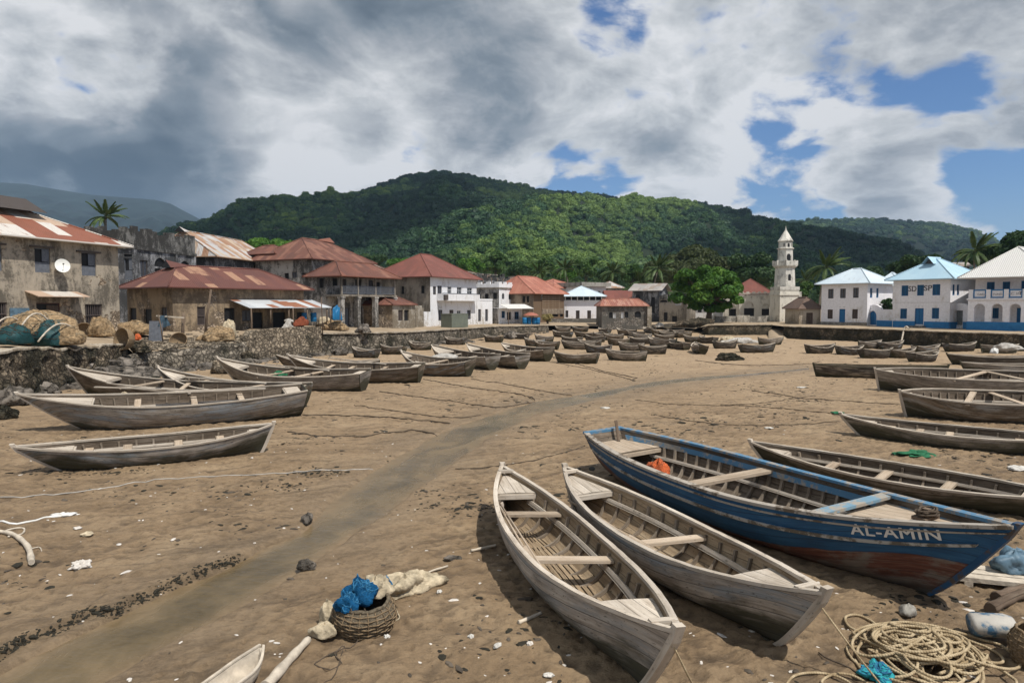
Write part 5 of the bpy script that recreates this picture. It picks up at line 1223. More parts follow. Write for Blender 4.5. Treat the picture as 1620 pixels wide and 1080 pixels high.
def balc(mb):
    octo(mb, 1.46, zl(424.5), 1.85, zl(421.2)); octo(mb, 1.85, zl(421.2), 1.85, zl(420))
    n = 8; ph = math.pi / 8; r = 1.78
    for k in range(n):
        a_ = 2 * math.pi * k / n + ph; b_ = 2 * math.pi * (k + 1) / n + ph; pa = Vector((r * math.cos(a_), r * math.sin(a_), zl(416.5))); pb = Vector((r * math.cos(b_), r * math.sin(b_), zl(416.5)))
        mb.beam(pa, pb, .14, .6); mb.box((pa.x, pa.y, zl(416.2)), (.24, .24, .8))
mpart('balcony', 'minaret_wall', balc)
mpart('tier', 'minaret_wall', lambda mb: octo(mb, 1.18, zl(420), 1.12, zl(394.5)))
mpart('cornice', 'minaret_wall', lambda mb: (octo(mb, 1.1, zl(394.8), 1.32, zl(393.6)), octo(mb, 1.32, zl(393.6), 1.28, zl(392.6))))
mpart('tier', 'minaret_wall', lambda mb: octo(mb, 1.06, zl(392.6), 1.02, zl(382.5)))
mpart('cornice', 'minaret_wall', lambda mb: (octo(mb, 1.04, zl(382.8), 1.2, zl(381.6)), octo(mb, 1.2, zl(381.6), 1.14, zl(380.8))))
mpart('cap', 'minaret_wall', lambda mb: [octo(mb, a, zl(pa), b, zl(pb)) for a, pa, b, pb in ((1.14, 380.8, .86, 376.5), (.86, 376.5, .55, 371), (.55, 371, .28, 366.5), (.28, 366.5, .12, 363.5))])
mpart('finial', 'minaret_wall', lambda mb: mb.lathe([(.10, zl(363.8)), (.16, zl(362.6)), (.06, zl(361.6)), (.04, zl(358.6)), (.01, zl(357.4))], 8))
def archpane(x, w, z0, z1, yf):
    def f(mb):
        pts = [(x - w / 2, z0), (x + w / 2, z0), (x + w / 2, z1 - w * .6)] + [(x + w / 2 * math.cos(math.pi * k / 8), z1 - w * .6 + w * .6 * math.sin(math.pi * k / 8)) for k in range(1, 8)] + [(x - w / 2, z1 - w * .6)]
        mb.poly([(px_, yf, pz_) for px_, pz_ in pts]); mb.grid([[(px_, yf, pz_), (px_, yf + .16, pz_)] for px_, pz_ in pts + pts[:1]])
    return f
for (x, w_, ya, yb, rr_) in ((0.02, .46, 434, 446, 1.52), (0, .60, 402, 412.5, 1.14), (0, .36, 385.5, 391.5, 1.04)):
    mpart('window', 'dark_opening', archpane(x, w_, zl(yb), zl(ya), -rr_ * math.cos(math.pi / 8) - .03))
for sx_ in (-1, 1): mpart('window', 'dark_opening', lambda mb: mb.box((sx_ * .62, -.76, zl(388.5)), (.13, .10, .5), Matrix.Rotation(sx_ * q4, 3, 'Z')))
mpart('window', 'dark_opening', archpane(.15, .42, zl(482.5), zl(479), -1.63))
h = House('side_block', 'small weathered parapet block clinging to the right side of the minaret', 'house', (1257, 112), (1267, 112), 3.5, 509, 470, 'minaret_wall'); h.walls({}); h.parapet('minaret_wall', .9, .25)
# --- 14 little brown roofed outhouse
h = House('outhouse', 'little cream outhouse with brown roof and a dark plank door left of the white house', 'shed', (1264, 97), (1298, 97), 5, 513, 489, 'cap_plaster'); h.walls({'front': [(1275.5, 494.6, 1286, 513.3, 'wood')]}).fill(); h.hip('brown_roof', 1.6, .35, 1.5)
# --- 15..17 the white and blue houses on the right quay
h = House('white_house', 'plain white two storey house with pale tin roof and grey shutters behind the quay', 'house', (1298.6, 96), (1371, 90.5), 6.2, 515, 448.5, 'clean_white')
h.walls({'front': [(1310, 457, 1318.6, 472, 'grey'), (1329, 456.5, 1338, 471.5, 'grey'), (1349.5, 455, 1358.5, 471, 'grey'), (1309, 489.5, 1317.4, 504, 'brown'), (1348, 489, 1357, 504, 'brown'), (1327.5, 488.6, 1337, 511.5, 'bluedoor')], 'right': [(1376.5, 455.5, 1380.3, 471, 'blue'), (1386.5, 456, 1390, 471, 'blue')]}).fill(); h.hip('pale_roof', 2.1, .7, 3.4)
h.part('plinth', 'concrete', lambda mb: mb.box((h.W / 2, -.1, -.1), (h.W + .1, .18, 1.0)))
H15 = h
h = House('white_house', 'set back white wing with pale roof between the two tin roofed houses', 'house', (1386, 101), (1424, 99), 5, 516, 453, 'clean_white')
h.walls({'front': [(1395.5, 456, 1403, 467.5, 'glass'), (1406, 456, 1412, 467.5, 'blueglass')]}).fill(); h.hip('pale_roof', 2.0, .6, 2.2)
def arch_gate_wall(label, A, B, pyb, pye, op, kind, arch, plinth=None, crest=True):
    h = House('gate_wall', label, 'wall', A, B, .45, pyb, pye, 'clean_white'); h.walls({'front': [(*op, kind, arch)]}, reveal=.3).fill(.2)
    a0, z0, a1_, z1 = h.rect('front', *op)
    if crest: h.part('crest', 'clean_white', lambda mb: mb.poly([((a0 + a1_) / 2 + (a1_ - a0) * .95 * math.cos(math.pi * k / 12), .1, h.H - .02 + .62 * math.sin(math.pi * k / 12)) for k in range(13)]) or mb.grid([[((a0 + a1_) / 2 + (a1_ - a0) * .95 * math.cos(math.pi * k / 12), y, h.H - .02 + .62 * math.sin(math.pi * k / 12)) for y in (.1, .4)] for k in range(13)]))
    if plinth: h.part('plinth', 'blue_plinth', lambda mb: (mb.box((a1_ + .15 + (h.W - a1_ - .15) / 2, -.05, .22), (h.W - a1_ - .15, .09, .95))))
    return h
arch_gate_wall('white yard wall with a round topped blue gate', (1370.5, 91.5), (1413, 86.5), 516, 489.5, (1374, 491.5, 1386.6, 513.5), 'bluedoor', 1.0, True)
h = House('white_house', 'white house with pale blue roof, blue shutters and dark lettering between its windows', 'house', (1411.5, 86), (1502, 80), 7, 518, 441.5, 'clean_white')
h.walls({'front': [(1426, 451.5, 1437, 468, 'blue'), (1450.7, 450.5, 1461.7, 467.5, 'blue'), (1475, 449.5, 1487.5, 467, 'blue'), (1424, 488, 1434.7, 504, 'blue'), (1474, 487, 1485.6, 504, 'blue'), (1447, 487.5, 1461, 513, 'bluedoor')], 'right': [(1507, 450, 1510.7, 467, 'blue'), (1514, 450, 1517.7, 467, 'blue')]}).fill()
h.hip('blue_roof', 2.6, .75, 3.8); gp = h.root; rr_ = [c for c in h.root.children if c.name.startswith('roof')][0]
h.part('gablet', 'dark_roof', lambda mb: (mb.poly([(h.W * .40, h.D * .28, h.H + 2.05), (h.W * .56, h.D * .28, h.H + 2.05), (h.W * .48, h.D * .28, h.H + 2.72)])), rr_)
h.part('gablet_roof', 'blue_roof', lambda mb: (mb.poly([(h.W * .37, h.D * .20, h.H + 1.98), (h.W * .48, h.D * .20, h.H + 2.9), (h.W * .48, h.D * .6, h.H + 2.9), (h.W * .37, h.D * .6, h.H + 1.98)]), mb.poly([(h.W * .59, h.D * .20, h.H + 1.98), (h.W * .48, h.D * .20, h.H + 2.9), (h.W * .48, h.D * .6, h.H + 2.9), (h.W * .59, h.D * .6, h.H + 1.98)])), rr_)
h.part('plinth', 'blue_plinth', lambda mb: (mb.box((h.W / 2 - h.W * .28, -.06, .1), (h.W * .40, .11, 1.1)), mb.box((h.W * .79, -.06, .1), (h.W * .42, .11, 1.1)), mb.box((h.W + .06, h.D / 2, .1), (.11, h.D, 1.1))))
h.part('step', 'concrete', lambda mb: [mb.box((h.W * .475, -.35 - .3 * k, .0 - .22 * k), (1.9 + .3 * k, .55, .24)) for k in range(3)])
h.band('frame_white', h.H * .52, .06, .03, 'string_course')
def text_on(house, face, s, px, py, height, mat, name='lettering', out=.03, width=None, parent=None):
    cu = bpy.data.curves.new(name, 'FONT'); cu.body = s; cu.size = height * 1.4; cu.extrude = .012; cu.align_x = 'CENTER'; cu.align_y = 'CENTER'
    ob = bpy.data.objects.new(name, cu); COL.objects.link(ob); bpy.context.view_layer.update()
    me = bpy.data.meshes.new_from_object(ob.evaluated_get(bpy.context.evaluated_depsgraph_get())); bpy.data.objects.remove(ob)
    xs = [v.co.x for v in me.vertices]; sc = 1.0 if not width else width / max(1e-6, max(xs) - min(xs))
    a, z = house.px2(face, px, py); o, u, nrm = house.frame(face)
    for v in me.vertices:
        c = v.co.copy(); v.co = o + u * (a + c.x * sc) + Vector((0, 0, z + c.y)) + nrm * (out + c.z)
    me.materials.clear(); me.materials.append(MAT[mat]); ob = bpy.data.objects.new(name, me); COL.objects.link(ob); ob.parent = parent or house.root; return ob
text_on(h, 'front', 'SD', 1443.8, 457.3, .66, 'letter_dark', width=.95); text_on(h, 'front', 'SP', 1468.2, 456, .66, 'letter_dark', width=.95)
text_on(h, 'front', '- - -', 1454, 484.3, .2, 'letter_dark', width=1.0)
text_on(H15, 'front', '- -', 1332.3, 485.2, .2, 'letter_dark', width=.8)
arch_gate_wall('white yard wall with a carved grey stone gate beside the arcade', (1503, 81.5), (1541.5, 78), 519, 487.5, (1508.8, 491, 1523, 514), 'stonegate', 0.0, True, True)
# arcade house
h = House('arcade_house', 'white house with round arches below a blue railed balcony', 'house', (1541, 78), (1665, 72.5), 8, 520, 438.5, 'clean_white')
fz = zat(474.5, 76) - h.zb
h.walls({'front': [(1561, 446, 1573.6, 459, 'blue'), (1586, 445.5, 1598, 458.5, 'blue'), (1615.5, 444, 1627, 460, 'blue'), (1565, 487, 1580, 503.5, 'blue'), (1608, 487, 1626, 516, 'bluedoor')], 'right': []}).fill()
h.hip('white_roof', 3.4, .9, 4.5, rect=(0, -2.2, h.W, h.D))
ar = 2.3
def arcade(mb):
    W = h.W; n = 4; pw_ = .62; span = (W - pw_) / n; loops = [[(0, 0.0), (W, 0.0), (W, fz), (0, fz)]]
    for k in range(n):
        x0 = pw_ + span * k; x1 = x0 + span - pw_; r_ = (x1 - x0) / 2; zt = fz - .42
        loops.append([(x0, .62), (x1, .62)] + [((x0 + x1) / 2 + r_ * math.cos(math.pi * i / 14), zt - r_ * .95 + r_ * .95 * math.sin(math.pi * i / 14)) for i in range(15)])
    fl = [p for l in loops for p in l]; tri = tessellate_polygon([[Vector((x, z, 0)) for x, z in l] for l in loops])
    for yy in (-ar, -ar + .4):
        n0 = mb.add([(x, yy, z) for x, z in fl])
        for t_ in tri: mb.face([n0 + i for i in t_])
    for l in loops[1:]:
        for i in range(len(l)):
            (xa, za), (xb, zb2) = l[i], l[(i + 1) % len(l)]; mb.quad((xa, -ar, za), (xb, -ar, zb2), (xb, -ar + .4, zb2), (xa, -ar + .4, za))
    mb.quad((0, -ar, 0), (0, -ar, fz), (0, -ar + .4, fz), (0, -ar + .4, 0)); mb.quad((W, -ar, 0), (W, -ar, fz), (W, -ar + .4, fz), (W, -ar + .4, 0))
h.part('arcade', 'clean_white', arcade)
h.part('balcony_floor', 'clean_white', lambda mb: mb.box((h.W / 2, -ar / 2 - .06, fz + .09), (h.W + .2, ar + .2, .17)))
h.part('plinth', 'blue_plinth', lambda mb: (mb.box((h.W * .5, -ar - .05, .13), (h.W + .1, .12, 1.1)), mb.box((-.06, -ar / 2 + .02, .13), (.1, ar, 1.1))))
for k in range(5): h.part('baluster_post', 'clean_white', lambda mb: mb.box((.28 + (h.W - .56) * k / 4, -ar + .02, fz + .66), (.42, .3, .98)))
for k in range(4):
    xa = .5 + (h.W - .56) * k / 4; xb = .06 + (h.W - .56) * (k + 1) / 4
    rl = h.part('balustrade', 'blue_trim' if 0 else 'blue_plinth', lambda mb: (mb.box(((xa + xb) / 2, -ar + .02, fz + 1.08), (xb - xa, .16, .14)), mb.box(((xa + xb) / 2, -ar + .02, fz + .28), (xb - xa, .16, .12)), mb.box((xa + .06, -ar + .02, fz + .68), (.12, .14, .66)), mb.box((xb - .06, -ar + .02, fz + .68), (.12, .14, .66))))
    h.part('panel', 'clean_white', lambda mb: mb.box(((xa + xb) / 2, -ar + .02, fz + .68), (xb - xa - .24, .07, .66)), rl)
hb = h
class _F(House):
    def __init__(s): pass
sh = _F(); sh.__dict__.update(hb.__dict__); off = -hb.per * (ar + .02)
sh.faces = {'front': (hb.a + off, hb.dir, hb.W)}; sh.frame = lambda f: (Vector((0, -ar - .02, 0)), Vector((1, 0, 0)), Vector((0, -1, 0)))
pn_ = [c for c in hb.root.children if c.name.startswith('balustrade')]
text_on(sh, 'front', 'GARARI C FUNDI', 1566.5, 465.6, .24, 'letter_grey', width=3.3 * .72, out=.03)
text_on(sh, 'front', 'AC IN', 1605, 464.6, .26, 'letter_grey', width=1.2, out=.03); text_on(sh, 'front', 'TB', 1617.5, 464.0, .36, 'letter_dark', width=.62, out=.03)
h = House('rear_house', 'stone house with weathered red roof glimpsed between the blue roof and the arcade house', 'house', (1503, 96), (1560, 92), 7, 515, 445.5, 'ruin_wall', zb=1.7); h.walls({'front': [(1520, 460, 1528, 480, 'dark')]}, {'front': 'brown_wall'}).fill(); h.hip('tile_roof', 1.7, .4, 2.0)
h = House('rear_shed', 'grey tin sliver of a roof under the palms behind the arcade house', 'shed', (1498, 118), (1530, 117), 5, 500, 421.5, 'ruin_wall', zb=1.7); h.walls({}); h.gable('grey_roof', .8, .4)
# ------------------------------------------------------------------ trees and palms
def tree(name, label, x0, x1, ytop, ybot, Y, mat, n=2600, leaf_s=None, seed=1, nl=16, shape='dome', group=None, trunk_r=None, zbase=None, coref=.78, lr=(.26, .40)):
    pxc = (x0 + x1) / 2; c = XY(pxc, Y); wd = (x1 - x0) / FPX * Y; zt = zat(ytop, Y); zb = zat(ybot, Y)
    z0 = surf(c.x, c.y) if zbase is None else zbase
    root = empty(name, (c.x, c.y, z0)); tag(root, label, 'tree', group)
    rg = np.random.RandomState(seed); Hc = zt - zb; zc = zb + Hc * 0.5 - z0; R_ = wd / 2; lobes = []
    for i in range(nl):
        a_ = 2.399963 * i + rg.uniform(-.4, .4); k = math.sqrt((i + .5) / nl) * (1.0 - lr[1] * .65); hz = math.sqrt(max(0, 1 - k * k)) * (rg.uniform(-.25, 1.0) if shape == 'dome' else rg.uniform(-.9, 1.0))
        r_ = R_ * rg.uniform(*lr); lobes.append((R_ * k * math.cos(a_), R_ * k * math.sin(a_), zc + hz * (Hc / 2 - r_ * .6), r_))
    ls = leaf_s or max(.16, wd * .020)
    cm = crown_mesh('crown', mat, 1, n, ls, seed, min(1.0, max(.6, Hc / wd)), True, lobes, coref)
    co = bpy.data.objects.new('crown', cm); COL.objects.link(co); co.parent = root
    mb = MB(); tr = trunk_r or max(.16, wd * .022); top = zc - Hc * .1
    mb.tube([(0, 0, -.4), (tr * .3, 0, top * .35), (-tr * .4, tr * .4, top * .7), (0, 0, top)], [tr * 1.35, tr, tr * .85, tr * .6], 8)
    for l in lobes[::2]:
        s_ = Vector((0, 0, top * rg.uniform(.55, .95))); e = Vector(l[:3]); m_ = s_.lerp(e, .5) + Vector((0, 0, -.05 * Hc)); mb.tube([s_, m_, e], [tr * .5, tr * .33, tr * .12], 5)
    mb.build('trunk', MAT['bark'], root); return root
def frond_mesh(L, droop, seed, n=26, wd=0.55):
    rg = np.random.RandomState(seed); mb = MB(); sp = []
    for i in range(13):
        q = i / 12; sp.append(Vector((L * (q - .12 * q ** 3 * droop), 0, L * (.30 * q - .62 * droop * q * q))))
    mb.tube(sp, [.035 * (1 - .8 * i / 12) + .006 for i in range(13)], 4)
    for i in range(n):
        q = .14 + .85 * (i + .5) / n; j = min(11, int(q * 12)); p = sp[j].lerp(sp[j + 1], q * 12 - j); t = (sp[j + 1] - sp[j]).normalized()
        ll = wd * (1 - abs(q - .45) * 1.1) * (L / 3.2) * rg.uniform(.8, 1.1)
        for sg in (-1, 1):
            d = (Vector((0, sg, 0)) * .8 + t * .55 + Vector((0, 0, -.45 - .25 * rg.rand()))).normalized(); w_ = t * (.085 * L / 3.2 + .03)
            tip = p + d * ll; md_ = p + d * ll * .5 + Vector((0, 0, .06 * ll)); mb.poly([p - w_ * .5, md_ - w_, tip, md_ + w_, p + w_ * .5])
    return mb
FR = {}
def palm(label, px, ytop, Y, height_px=None, crown_px=50, seed=0, lean=(0, 0), group='coconut palms', nf=22):
    rg = np.random.RandomState(seed + 500); c = XY(px, Y); z0 = surf(c.x, c.y); zt = zat(ytop, Y) - z0; L = crown_px / FPX * Y * .56; zt -= L * .28
    root = empty('palm_tree', (c.x - lean[0], c.y - lean[1], z0)); tag(root, label, 'palm tree', group)
    hd = Vector((lean[0], lean[1], zt)); mb = MB(); path = [Vector((lean[0] * q ** 2, lean[1] * q ** 2, zt * q - .3 * (q == 0))) for q in (0, .2, .4, .6, .8, 1)]
    mb.tube(path, [.26, .19, .17, .155, .145, .17], 7); mb.build('trunk', MAT['palm_bark'], root)
    for k in range(nf):
        key = (k % 5); me = FR.get(key)
        if me is None:
            m0 = frond_mesh(3.2, (.35, .75, 1.1, .55, .9)[key], key); me = FR[key] = [m0.mesh('frond', MAT['palm_leaf']), None]
        o = bpy.data.objects.new('frond', me[0]); COL.objects.link(o); o.parent = root; o.location = hd
        up = (.9, .1, -.5, .5, -.15)[key]; o.rotation_euler = (rg.normal(0, .12), -up * .75 + rg.normal(0, .1), k * 2.399963 + rg.uniform(-.2, .2)); s_ = L / 3.2 * rg.uniform(.88, 1.1); o.scale = (s_, s_, s_)
    cb = MB()
    for k in range(7): cb.box(hd + Vector((.16 * math.cos(k * .9), .16 * math.sin(k * .9), -.22)), (.16, .16, .2), Euler((k, k * 2, 0)).to_matrix())
    cb.build('coconuts', MAT['olive_leaf'], root); return root
tree('broadleaf_tree', 'bright green spreading shade tree in front of the mosque', 1061, 1180, 414, 502, 107, 'bright_leaf', 15000, .30, 11, 60, 'full', trunk_r=.42, coref=.62, lr=(.15, .25))
tree('broadleaf_tree', 'bright dome of a tree behind the striped tin roof', 392, 480, 374, 420, 120, 'bright_leaf', 4200, .36, 12, 16)
tree('broadleaf_tree', 'big olive green tree rising behind the shade tree', 1050, 1165, 388, 470, 175, 'olive_leaf', 7000, .55, 13, 24)
tree('broadleaf_tree', 'dark olive tree between the shade tree and the minaret', 1140, 1232, 400, 480, 165, 'dark_leaf', 5200, .5, 14, 20)
tree('broadleaf_tree', 'grey green tree left of the shade tree', 1008, 1080, 412, 470, 160, 'olive_leaf', 4000, .48, 15, 16)
tree('broadleaf_tree', 'dark rounded tree rising above the blue roofed house', 1424, 1482, 398, 450, 130, 'dark_leaf', 4200, .36, 16, 16)
tree('broadleaf_tree', 'dark bushy tree beside the palm above the pale tin roofs', 1400, 1442, 413, 450, 135, 'dark_leaf', 2400, .36, 17, 12)
tree('broadleaf_tree', 'huge dark tree over the arcade house roof', 1556, 1680, 362, 450, 112, 'dark_leaf', 8500, .42, 18, 26)
tree('broadleaf_tree', 'dark tree crown peeping between the palm and the huge dark tree', 1524, 1580, 388, 440, 125, 'dark_leaf', 3000, .36, 19, 12)
tree('shrub', 'dark green shrub spilling over the yard wall with the blue gate', 1392, 1414, 472, 500, 92, 'dark_leaf', 900, .2, 20, 7)
tree('broadleaf_tree', 'small green tree behind the right side of the minaret', 1252, 1285, 440, 490, 125, 'mid_leaf', 2200, .3, 21, 10)
tree('shrub', 'dry straw coloured bush by the stone garden wall', 855, 877, 495, 515, 110, 'straw', 1400, .18, 22, 8)
mids = [(690, 728, 425, 455, 190), (722, 770, 405, 450, 205), (762, 806, 398, 448, 215), (800, 838, 415, 450, 190), (832, 878, 408, 452, 200), (872, 912, 420, 455, 185), (905, 948, 405, 455, 205), (942, 985, 420, 460, 180), (978, 1022, 418, 462, 185), (612, 660, 408, 440, 200), (655, 700, 412, 445, 205), (560, 615, 395, 435, 215), (1290, 1330, 440, 485, 140), (1345, 1395, 420, 450, 170)]
lab = ['pale green tree behind the red pyramid roof', 'tall tree above the rubble topped ruin', 'yellowish domed tree on the slope above the crenellated house', 'low tree behind the crenellated house', 'broad tree behind the salmon roofed boarded house', 'round tree over the rear salmon roof', 'tall tree behind the modern white block', 'green tree right of the modern white block', 'tree above the gutted ruin with the pale tin roof', 'tree peeping over the left slope of the red pyramid roof', 'tree over the peak of the red pyramid roof', 'tree behind the caved in roof', 'green tree at the foot of the palm beside the white quay house', 'tree behind the pale tin roof of the white quay house']
for i, (m_, l_) in enumerate(zip(mids, lab)): tree('broadleaf_tree', l_, *m_, ('mid_leaf', 'bright_leaf', 'mid_leaf', 'dark_leaf')[i % 4] if i < 12 else 'dark_leaf', 2400, .5, 40 + i, 13, group='trees at the foot of the hill')
palm('coconut palm crown rising behind the ruined parapet on the left', 172, 333, 100, crown_px=62, seed=1)
palm('coconut palm between the minaret and the white quay house', 1304, 412, 118, crown_px=66, seed=2, lean=(1, 0))
palm('coconut palm to the left of the huge dark tree', 1538, 386, 112, crown_px=70, seed=3)
palm('coconut palm over the boarded house with the salmon roof', 853, 425, 165, crown_px=40, seed=4)
palm('coconut palm above the rear salmon roof', 893, 418, 170, crown_px=44, seed=5, lean=(-1.5, 0))
palm('dark coconut palm between the modern block and the red rear roof', 968, 424, 160, crown_px=44, seed=6)
palm('coconut palm with pale fronds left of the shade tree', 1040, 416, 140, crown_px=56, seed=7, lean=(1.5, 0))
palm('coconut palm behind the small tree right of the minaret', 1272, 436, 150, crown_px=42, seed=8)
palm('low coconut palm behind the gutted ruin', 1012, 440, 150, crown_px=46, seed=9)
# ------------------------------------------------------------------ boats
class Boat:
    def __init__(s, L, B, D, rb=.9, rs=.5, sb=.35, ss=.2, stern='point', tw=.5, pb=2.1, ps=2.3, th=.035, rocker=.04, flat=.75, stemw=.035):
        s.__dict__.update(locals()); del s.__dict__['s']
    def q(s, t, u, inset=0.0):
        # t in [-1, 1] stern..bow, u in [0, 1] keel..gunwale -> x, half beam, z
        at = abs(t)
        if t >= 0: b = s.B / 2 * (1 - at ** s.pb)
        elif s.stern == 'transom': b = s.B / 2 * (1 - (1 - s.tw) * at ** s.ps)
        else: b = s.B / 2 * (1 - at ** s.ps)
        g = s.D + (s.sb * t * t if t > 0 else s.ss * t * t); k = s.rocker * at ** 4 + inset
        b = max(b - inset, .0) + (s.stemw if inset == 0 else .004) * (at ** 6)
        e = at ** 2.5 if (t > 0 or s.stern == 'point') else .35 * at ** 2
        a = u * math.pi / 2; y = b * (math.sin(a) ** s.flat * (1 - e) + u ** .9 * e); zn = (1 - math.cos(a)) * (1 - e) + u * e
        z = k + (g - k) * zn; cut = inset * 1.6 * at ** 8
        xk = t * (s.L / 2) - (s.rb * max(t, 0) ** 3 if t > 0 else -s.rs * at ** 3); xg = t * (s.L / 2)
        zr = zn ** .85; x = xk * (1 - zr) + xg * zr; x -= math.copysign(cut, t)
        return Vector((x, y, z))
    def pt(s, t, u, side, inset=0.0):
        p = s.q(t, u, inset); return Vector((p.x, p.y * side, p.z))
    def at_height(s, t, z, inset):
        lo, hi = 0.0, 1.0
        for _ in range(18):
            m = (lo + hi) / 2
            if s.q(t, m, inset).z < z: lo = m
            else: hi = m
        return s.q(t, lo, inset)
    def hull(s, NS=36, NU=10):
        mb = MB(); ts = [-math.cos(math.pi * i / NS) * .35 + (-1 + 2 * i / NS) * .65 for i in range(NS + 1)]
        us = [(-1 + i / NU) for i in range(NU)] + [i / NU for i in range(NU + 1)]
        def sheet_(inset):
            P_, U_ = [], []
            for t in ts:
                row, uv = [], []; gl = 0; prev = None; pts = [s.pt(t, abs(u), -1 if u < 0 else 1, inset) for u in us]
                gs = [0.0]
                for i in range(1, len(pts)): gs.append(gs[-1] + (pts[i] - pts[i - 1]).length)
                mid = gs[NU]; half = max(mid, .2); ref = s.D + s.B * .3
                for i, p in enumerate(pts): uv.append((p.x, (gs[i] - mid) * (1 if abs(t) < .5 else (1 + (ref / max(half, .3) - 1) * .25))))
                P_.append(pts); U_.append(uv)
            return P_, U_
        O, UO = sheet_(0); I, UI = sheet_(s.th)
        mb.grid(O, UO, True); mb.grid(I, UI, True, flip=True, mi=1)
        for col in (0, -1):
            for i in range(len(ts) - 1):
                a, b, c, d = O[i][col], O[i + 1][col], I[i + 1][col], I[i][col]; mb.quad(a, b, c, d)
        for e in (0, -1):
            mb.poly([p for p in O[e]], [(p.y * 1.0, p.z) for p in O[e]]); mb.poly([p for p in I[e]], [(p.y, p.z) for p in I[e]], 1)
        return mb
    def sweep(s, pts, sides):
        # pts: list of (inner, outer) frames given as 4 corners
        mb = MB(); n = len(pts); L = 0; st = [mb.add(p) for p in pts]
        for i in range(n - 1):
            l = (Vector(pts[i + 1][0]) - Vector(pts[i][0])).length
            for k in range(4):
                a, b = st[i] + k, st[i] + (k + 1) % 4; c, d = st[i + 1] + (k + 1) % 4, st[i + 1] + k; mb.face((a, b, c, d), [(L, .05 + .05 * k), (L, .1 + .05 * k), (L + l, .1 + .05 * k), (L + l, .05 + .05 * k)])
            L += l
        mb.face([st[0] + k for k in range(4)][::-1]); mb.face([st[-1] + k for k in range(4)]); return mb
    def rail(s, side, w=.075, h=.05, u=1.0, t0=-1, t1=1, n=40, lift=.012, out=.022, rnd=0.0):
        pts = []
        for i in range(n + 1):
            t = t0 + (t1 - t0) * i / n; p = s.pt(t, u, side); j = rnd * (random.random() - .5)
            if u >= 1: a = p + Vector((0, side * out, lift + h + j)); b = p + Vector((0, side * (out - w), lift + h + j)); c = p + Vector((0, side * (out - w), lift)); d = p + Vector((0, side * out, lift))
            else:
                q = s.pt(t, min(1, u + .06), side); nz = (q - p).normalized(); o = Vector((0, side, 0)); a = p + nz * h / 2 + o * out; b = p + nz * h / 2 - o * .02; c = p - nz * h / 2 - o * .02; d = p - nz * h / 2 + o * out
            pts.append((a, b, c, d))
        return s.sweep(pts, 4)
    def rib(s, t, w=.05, h=.045, umax=.93, NU=9):
        dt = w / s.L; pts = []
        for i in range(2 * NU + 1):
            u = -umax + 2 * umax * i / (2 * NU); sd = -1 if u < 0 else 1; u = abs(u)
            pts.append((s.pt(t - dt, u, sd, s.th - .004), s.pt(t + dt, u, sd, s.th - .004), s.pt(t + dt, u, sd, s.th + h), s.pt(t - dt, u, sd, s.th + h)))
        return s.sweep(pts, 4)
    def stringer(s, side, u, t0, t1, h=.06, proud=.05, n=20):
        pts = []
        for i in range(n + 1):
            t = t0 + (t1 - t0) * i / n; du = h / (s.D + s.B * .3)
            pts.append((s.pt(t, u - du, side, s.th + .03), s.pt(t, u + du, side, s.th + .03), s.pt(t, u + du, side, s.th + .03 + proud), s.pt(t, u - du, side, s.th + .03 + proud)))
        return s.sweep(pts, 4)
    def g(s, t): return s.q(t, 1).z
    def thwart(s, t, drop=.16, w=.22, h=.045, skew=0.0, over=0.0):
        z = s.g(t) - drop; p = s.at_height(t, z, s.th); hb = p.y - .012 + over; mb = MB(); x = p.x
        mb.beam((x - skew, -hb, z), (x + skew, hb, z), w, h); return mb
    def deck(s, t0, t1, drop=.10, h=.04, n=10, beam=True):
        mb = MB(); top = []; bot = []
        for i in range(n + 1):
            t = t0 + (t1 - t0) * i / n; z = s.g(t) - drop; p = s.at_height(t, z, s.th); hb = max(.01, p.y - .01)
            top.append([(p.x, -hb, z), (p.x, 0, z + .012), (p.x, hb, z)]); bot.append([(p.x, -hb, z - h), (p.x, 0, z - h), (p.x, hb, z - h)])
        uv = [[(q[0], q[1]) for q in r] for r in top]
        mb.grid(top, uv, False); mb.grid(bot, uv, False, flip=True)
        for e in (0, -1): mb.quad(top[e][0], top[e][2], bot[e][2], bot[e][0])
        if beam:
            z = s.g(t0) - drop - h - .03; p = s.at_height(t0, z, s.th); mb.beam((p.x, -p.y, z), (p.x, p.y, z), .06, .09)
        return mb
    def floor(s, t0, t1, z=.13, n=9, gap=.012):
        mb = MB(); 
        for i in range(n):
            ta, tb = t0, t1; y0 = (-.5 + i / n); y1 = (-.5 + (i + 1) / n) 
            rows = []
            for k in range(9):
                t = ta + (tb - ta) * k / 8; p = s.at_height(t, z + .01, s.th); wd = 2 * p.y; rows.append([(p.x, wd * y0 + gap, z), (p.x, wd * y1 - gap, z)])
            mb.grid(rows, [[(r[0][0], y0 * s.B * .8 + i * .31), (r[0][0], y0 * s.B * .8 + i * .31 + .1)] for r in rows], False)
        return mb
    def stem(s, bow=True, w=.11, up=.12, out=.05, foot=True):
        sg = 1 if bow else -1; pts = []; N = 10
        for i in range(N + 1):
            u = i / N; p = s.q(sg, u); p.y = 0
            if i == N: p = p + Vector((sg * .03, 0, up))
            pts.append((p + Vector((sg * out, w / 2, 0)), p + Vector((sg * out, -w / 2, 0)), p + Vector((-sg * .05, -w / 2, 0)), p + Vector((-sg * .05, w / 2, 0))))
        return s.sweep(pts, 4)
    def keel(s, w=.07, h=.06):
        pts = []
        for i in range(21):
            t = -1 + 2 * i / 20; p = s.q(t, 0); pts.append((Vector((p.x, w / 2, p.z + .01)), Vector((p.x, -w / 2, p.z + .01)), Vector((p.x, -w / 2, p.z - h)), Vector((p.x, w / 2, p.z - h))))
        return s.sweep(pts, 4)
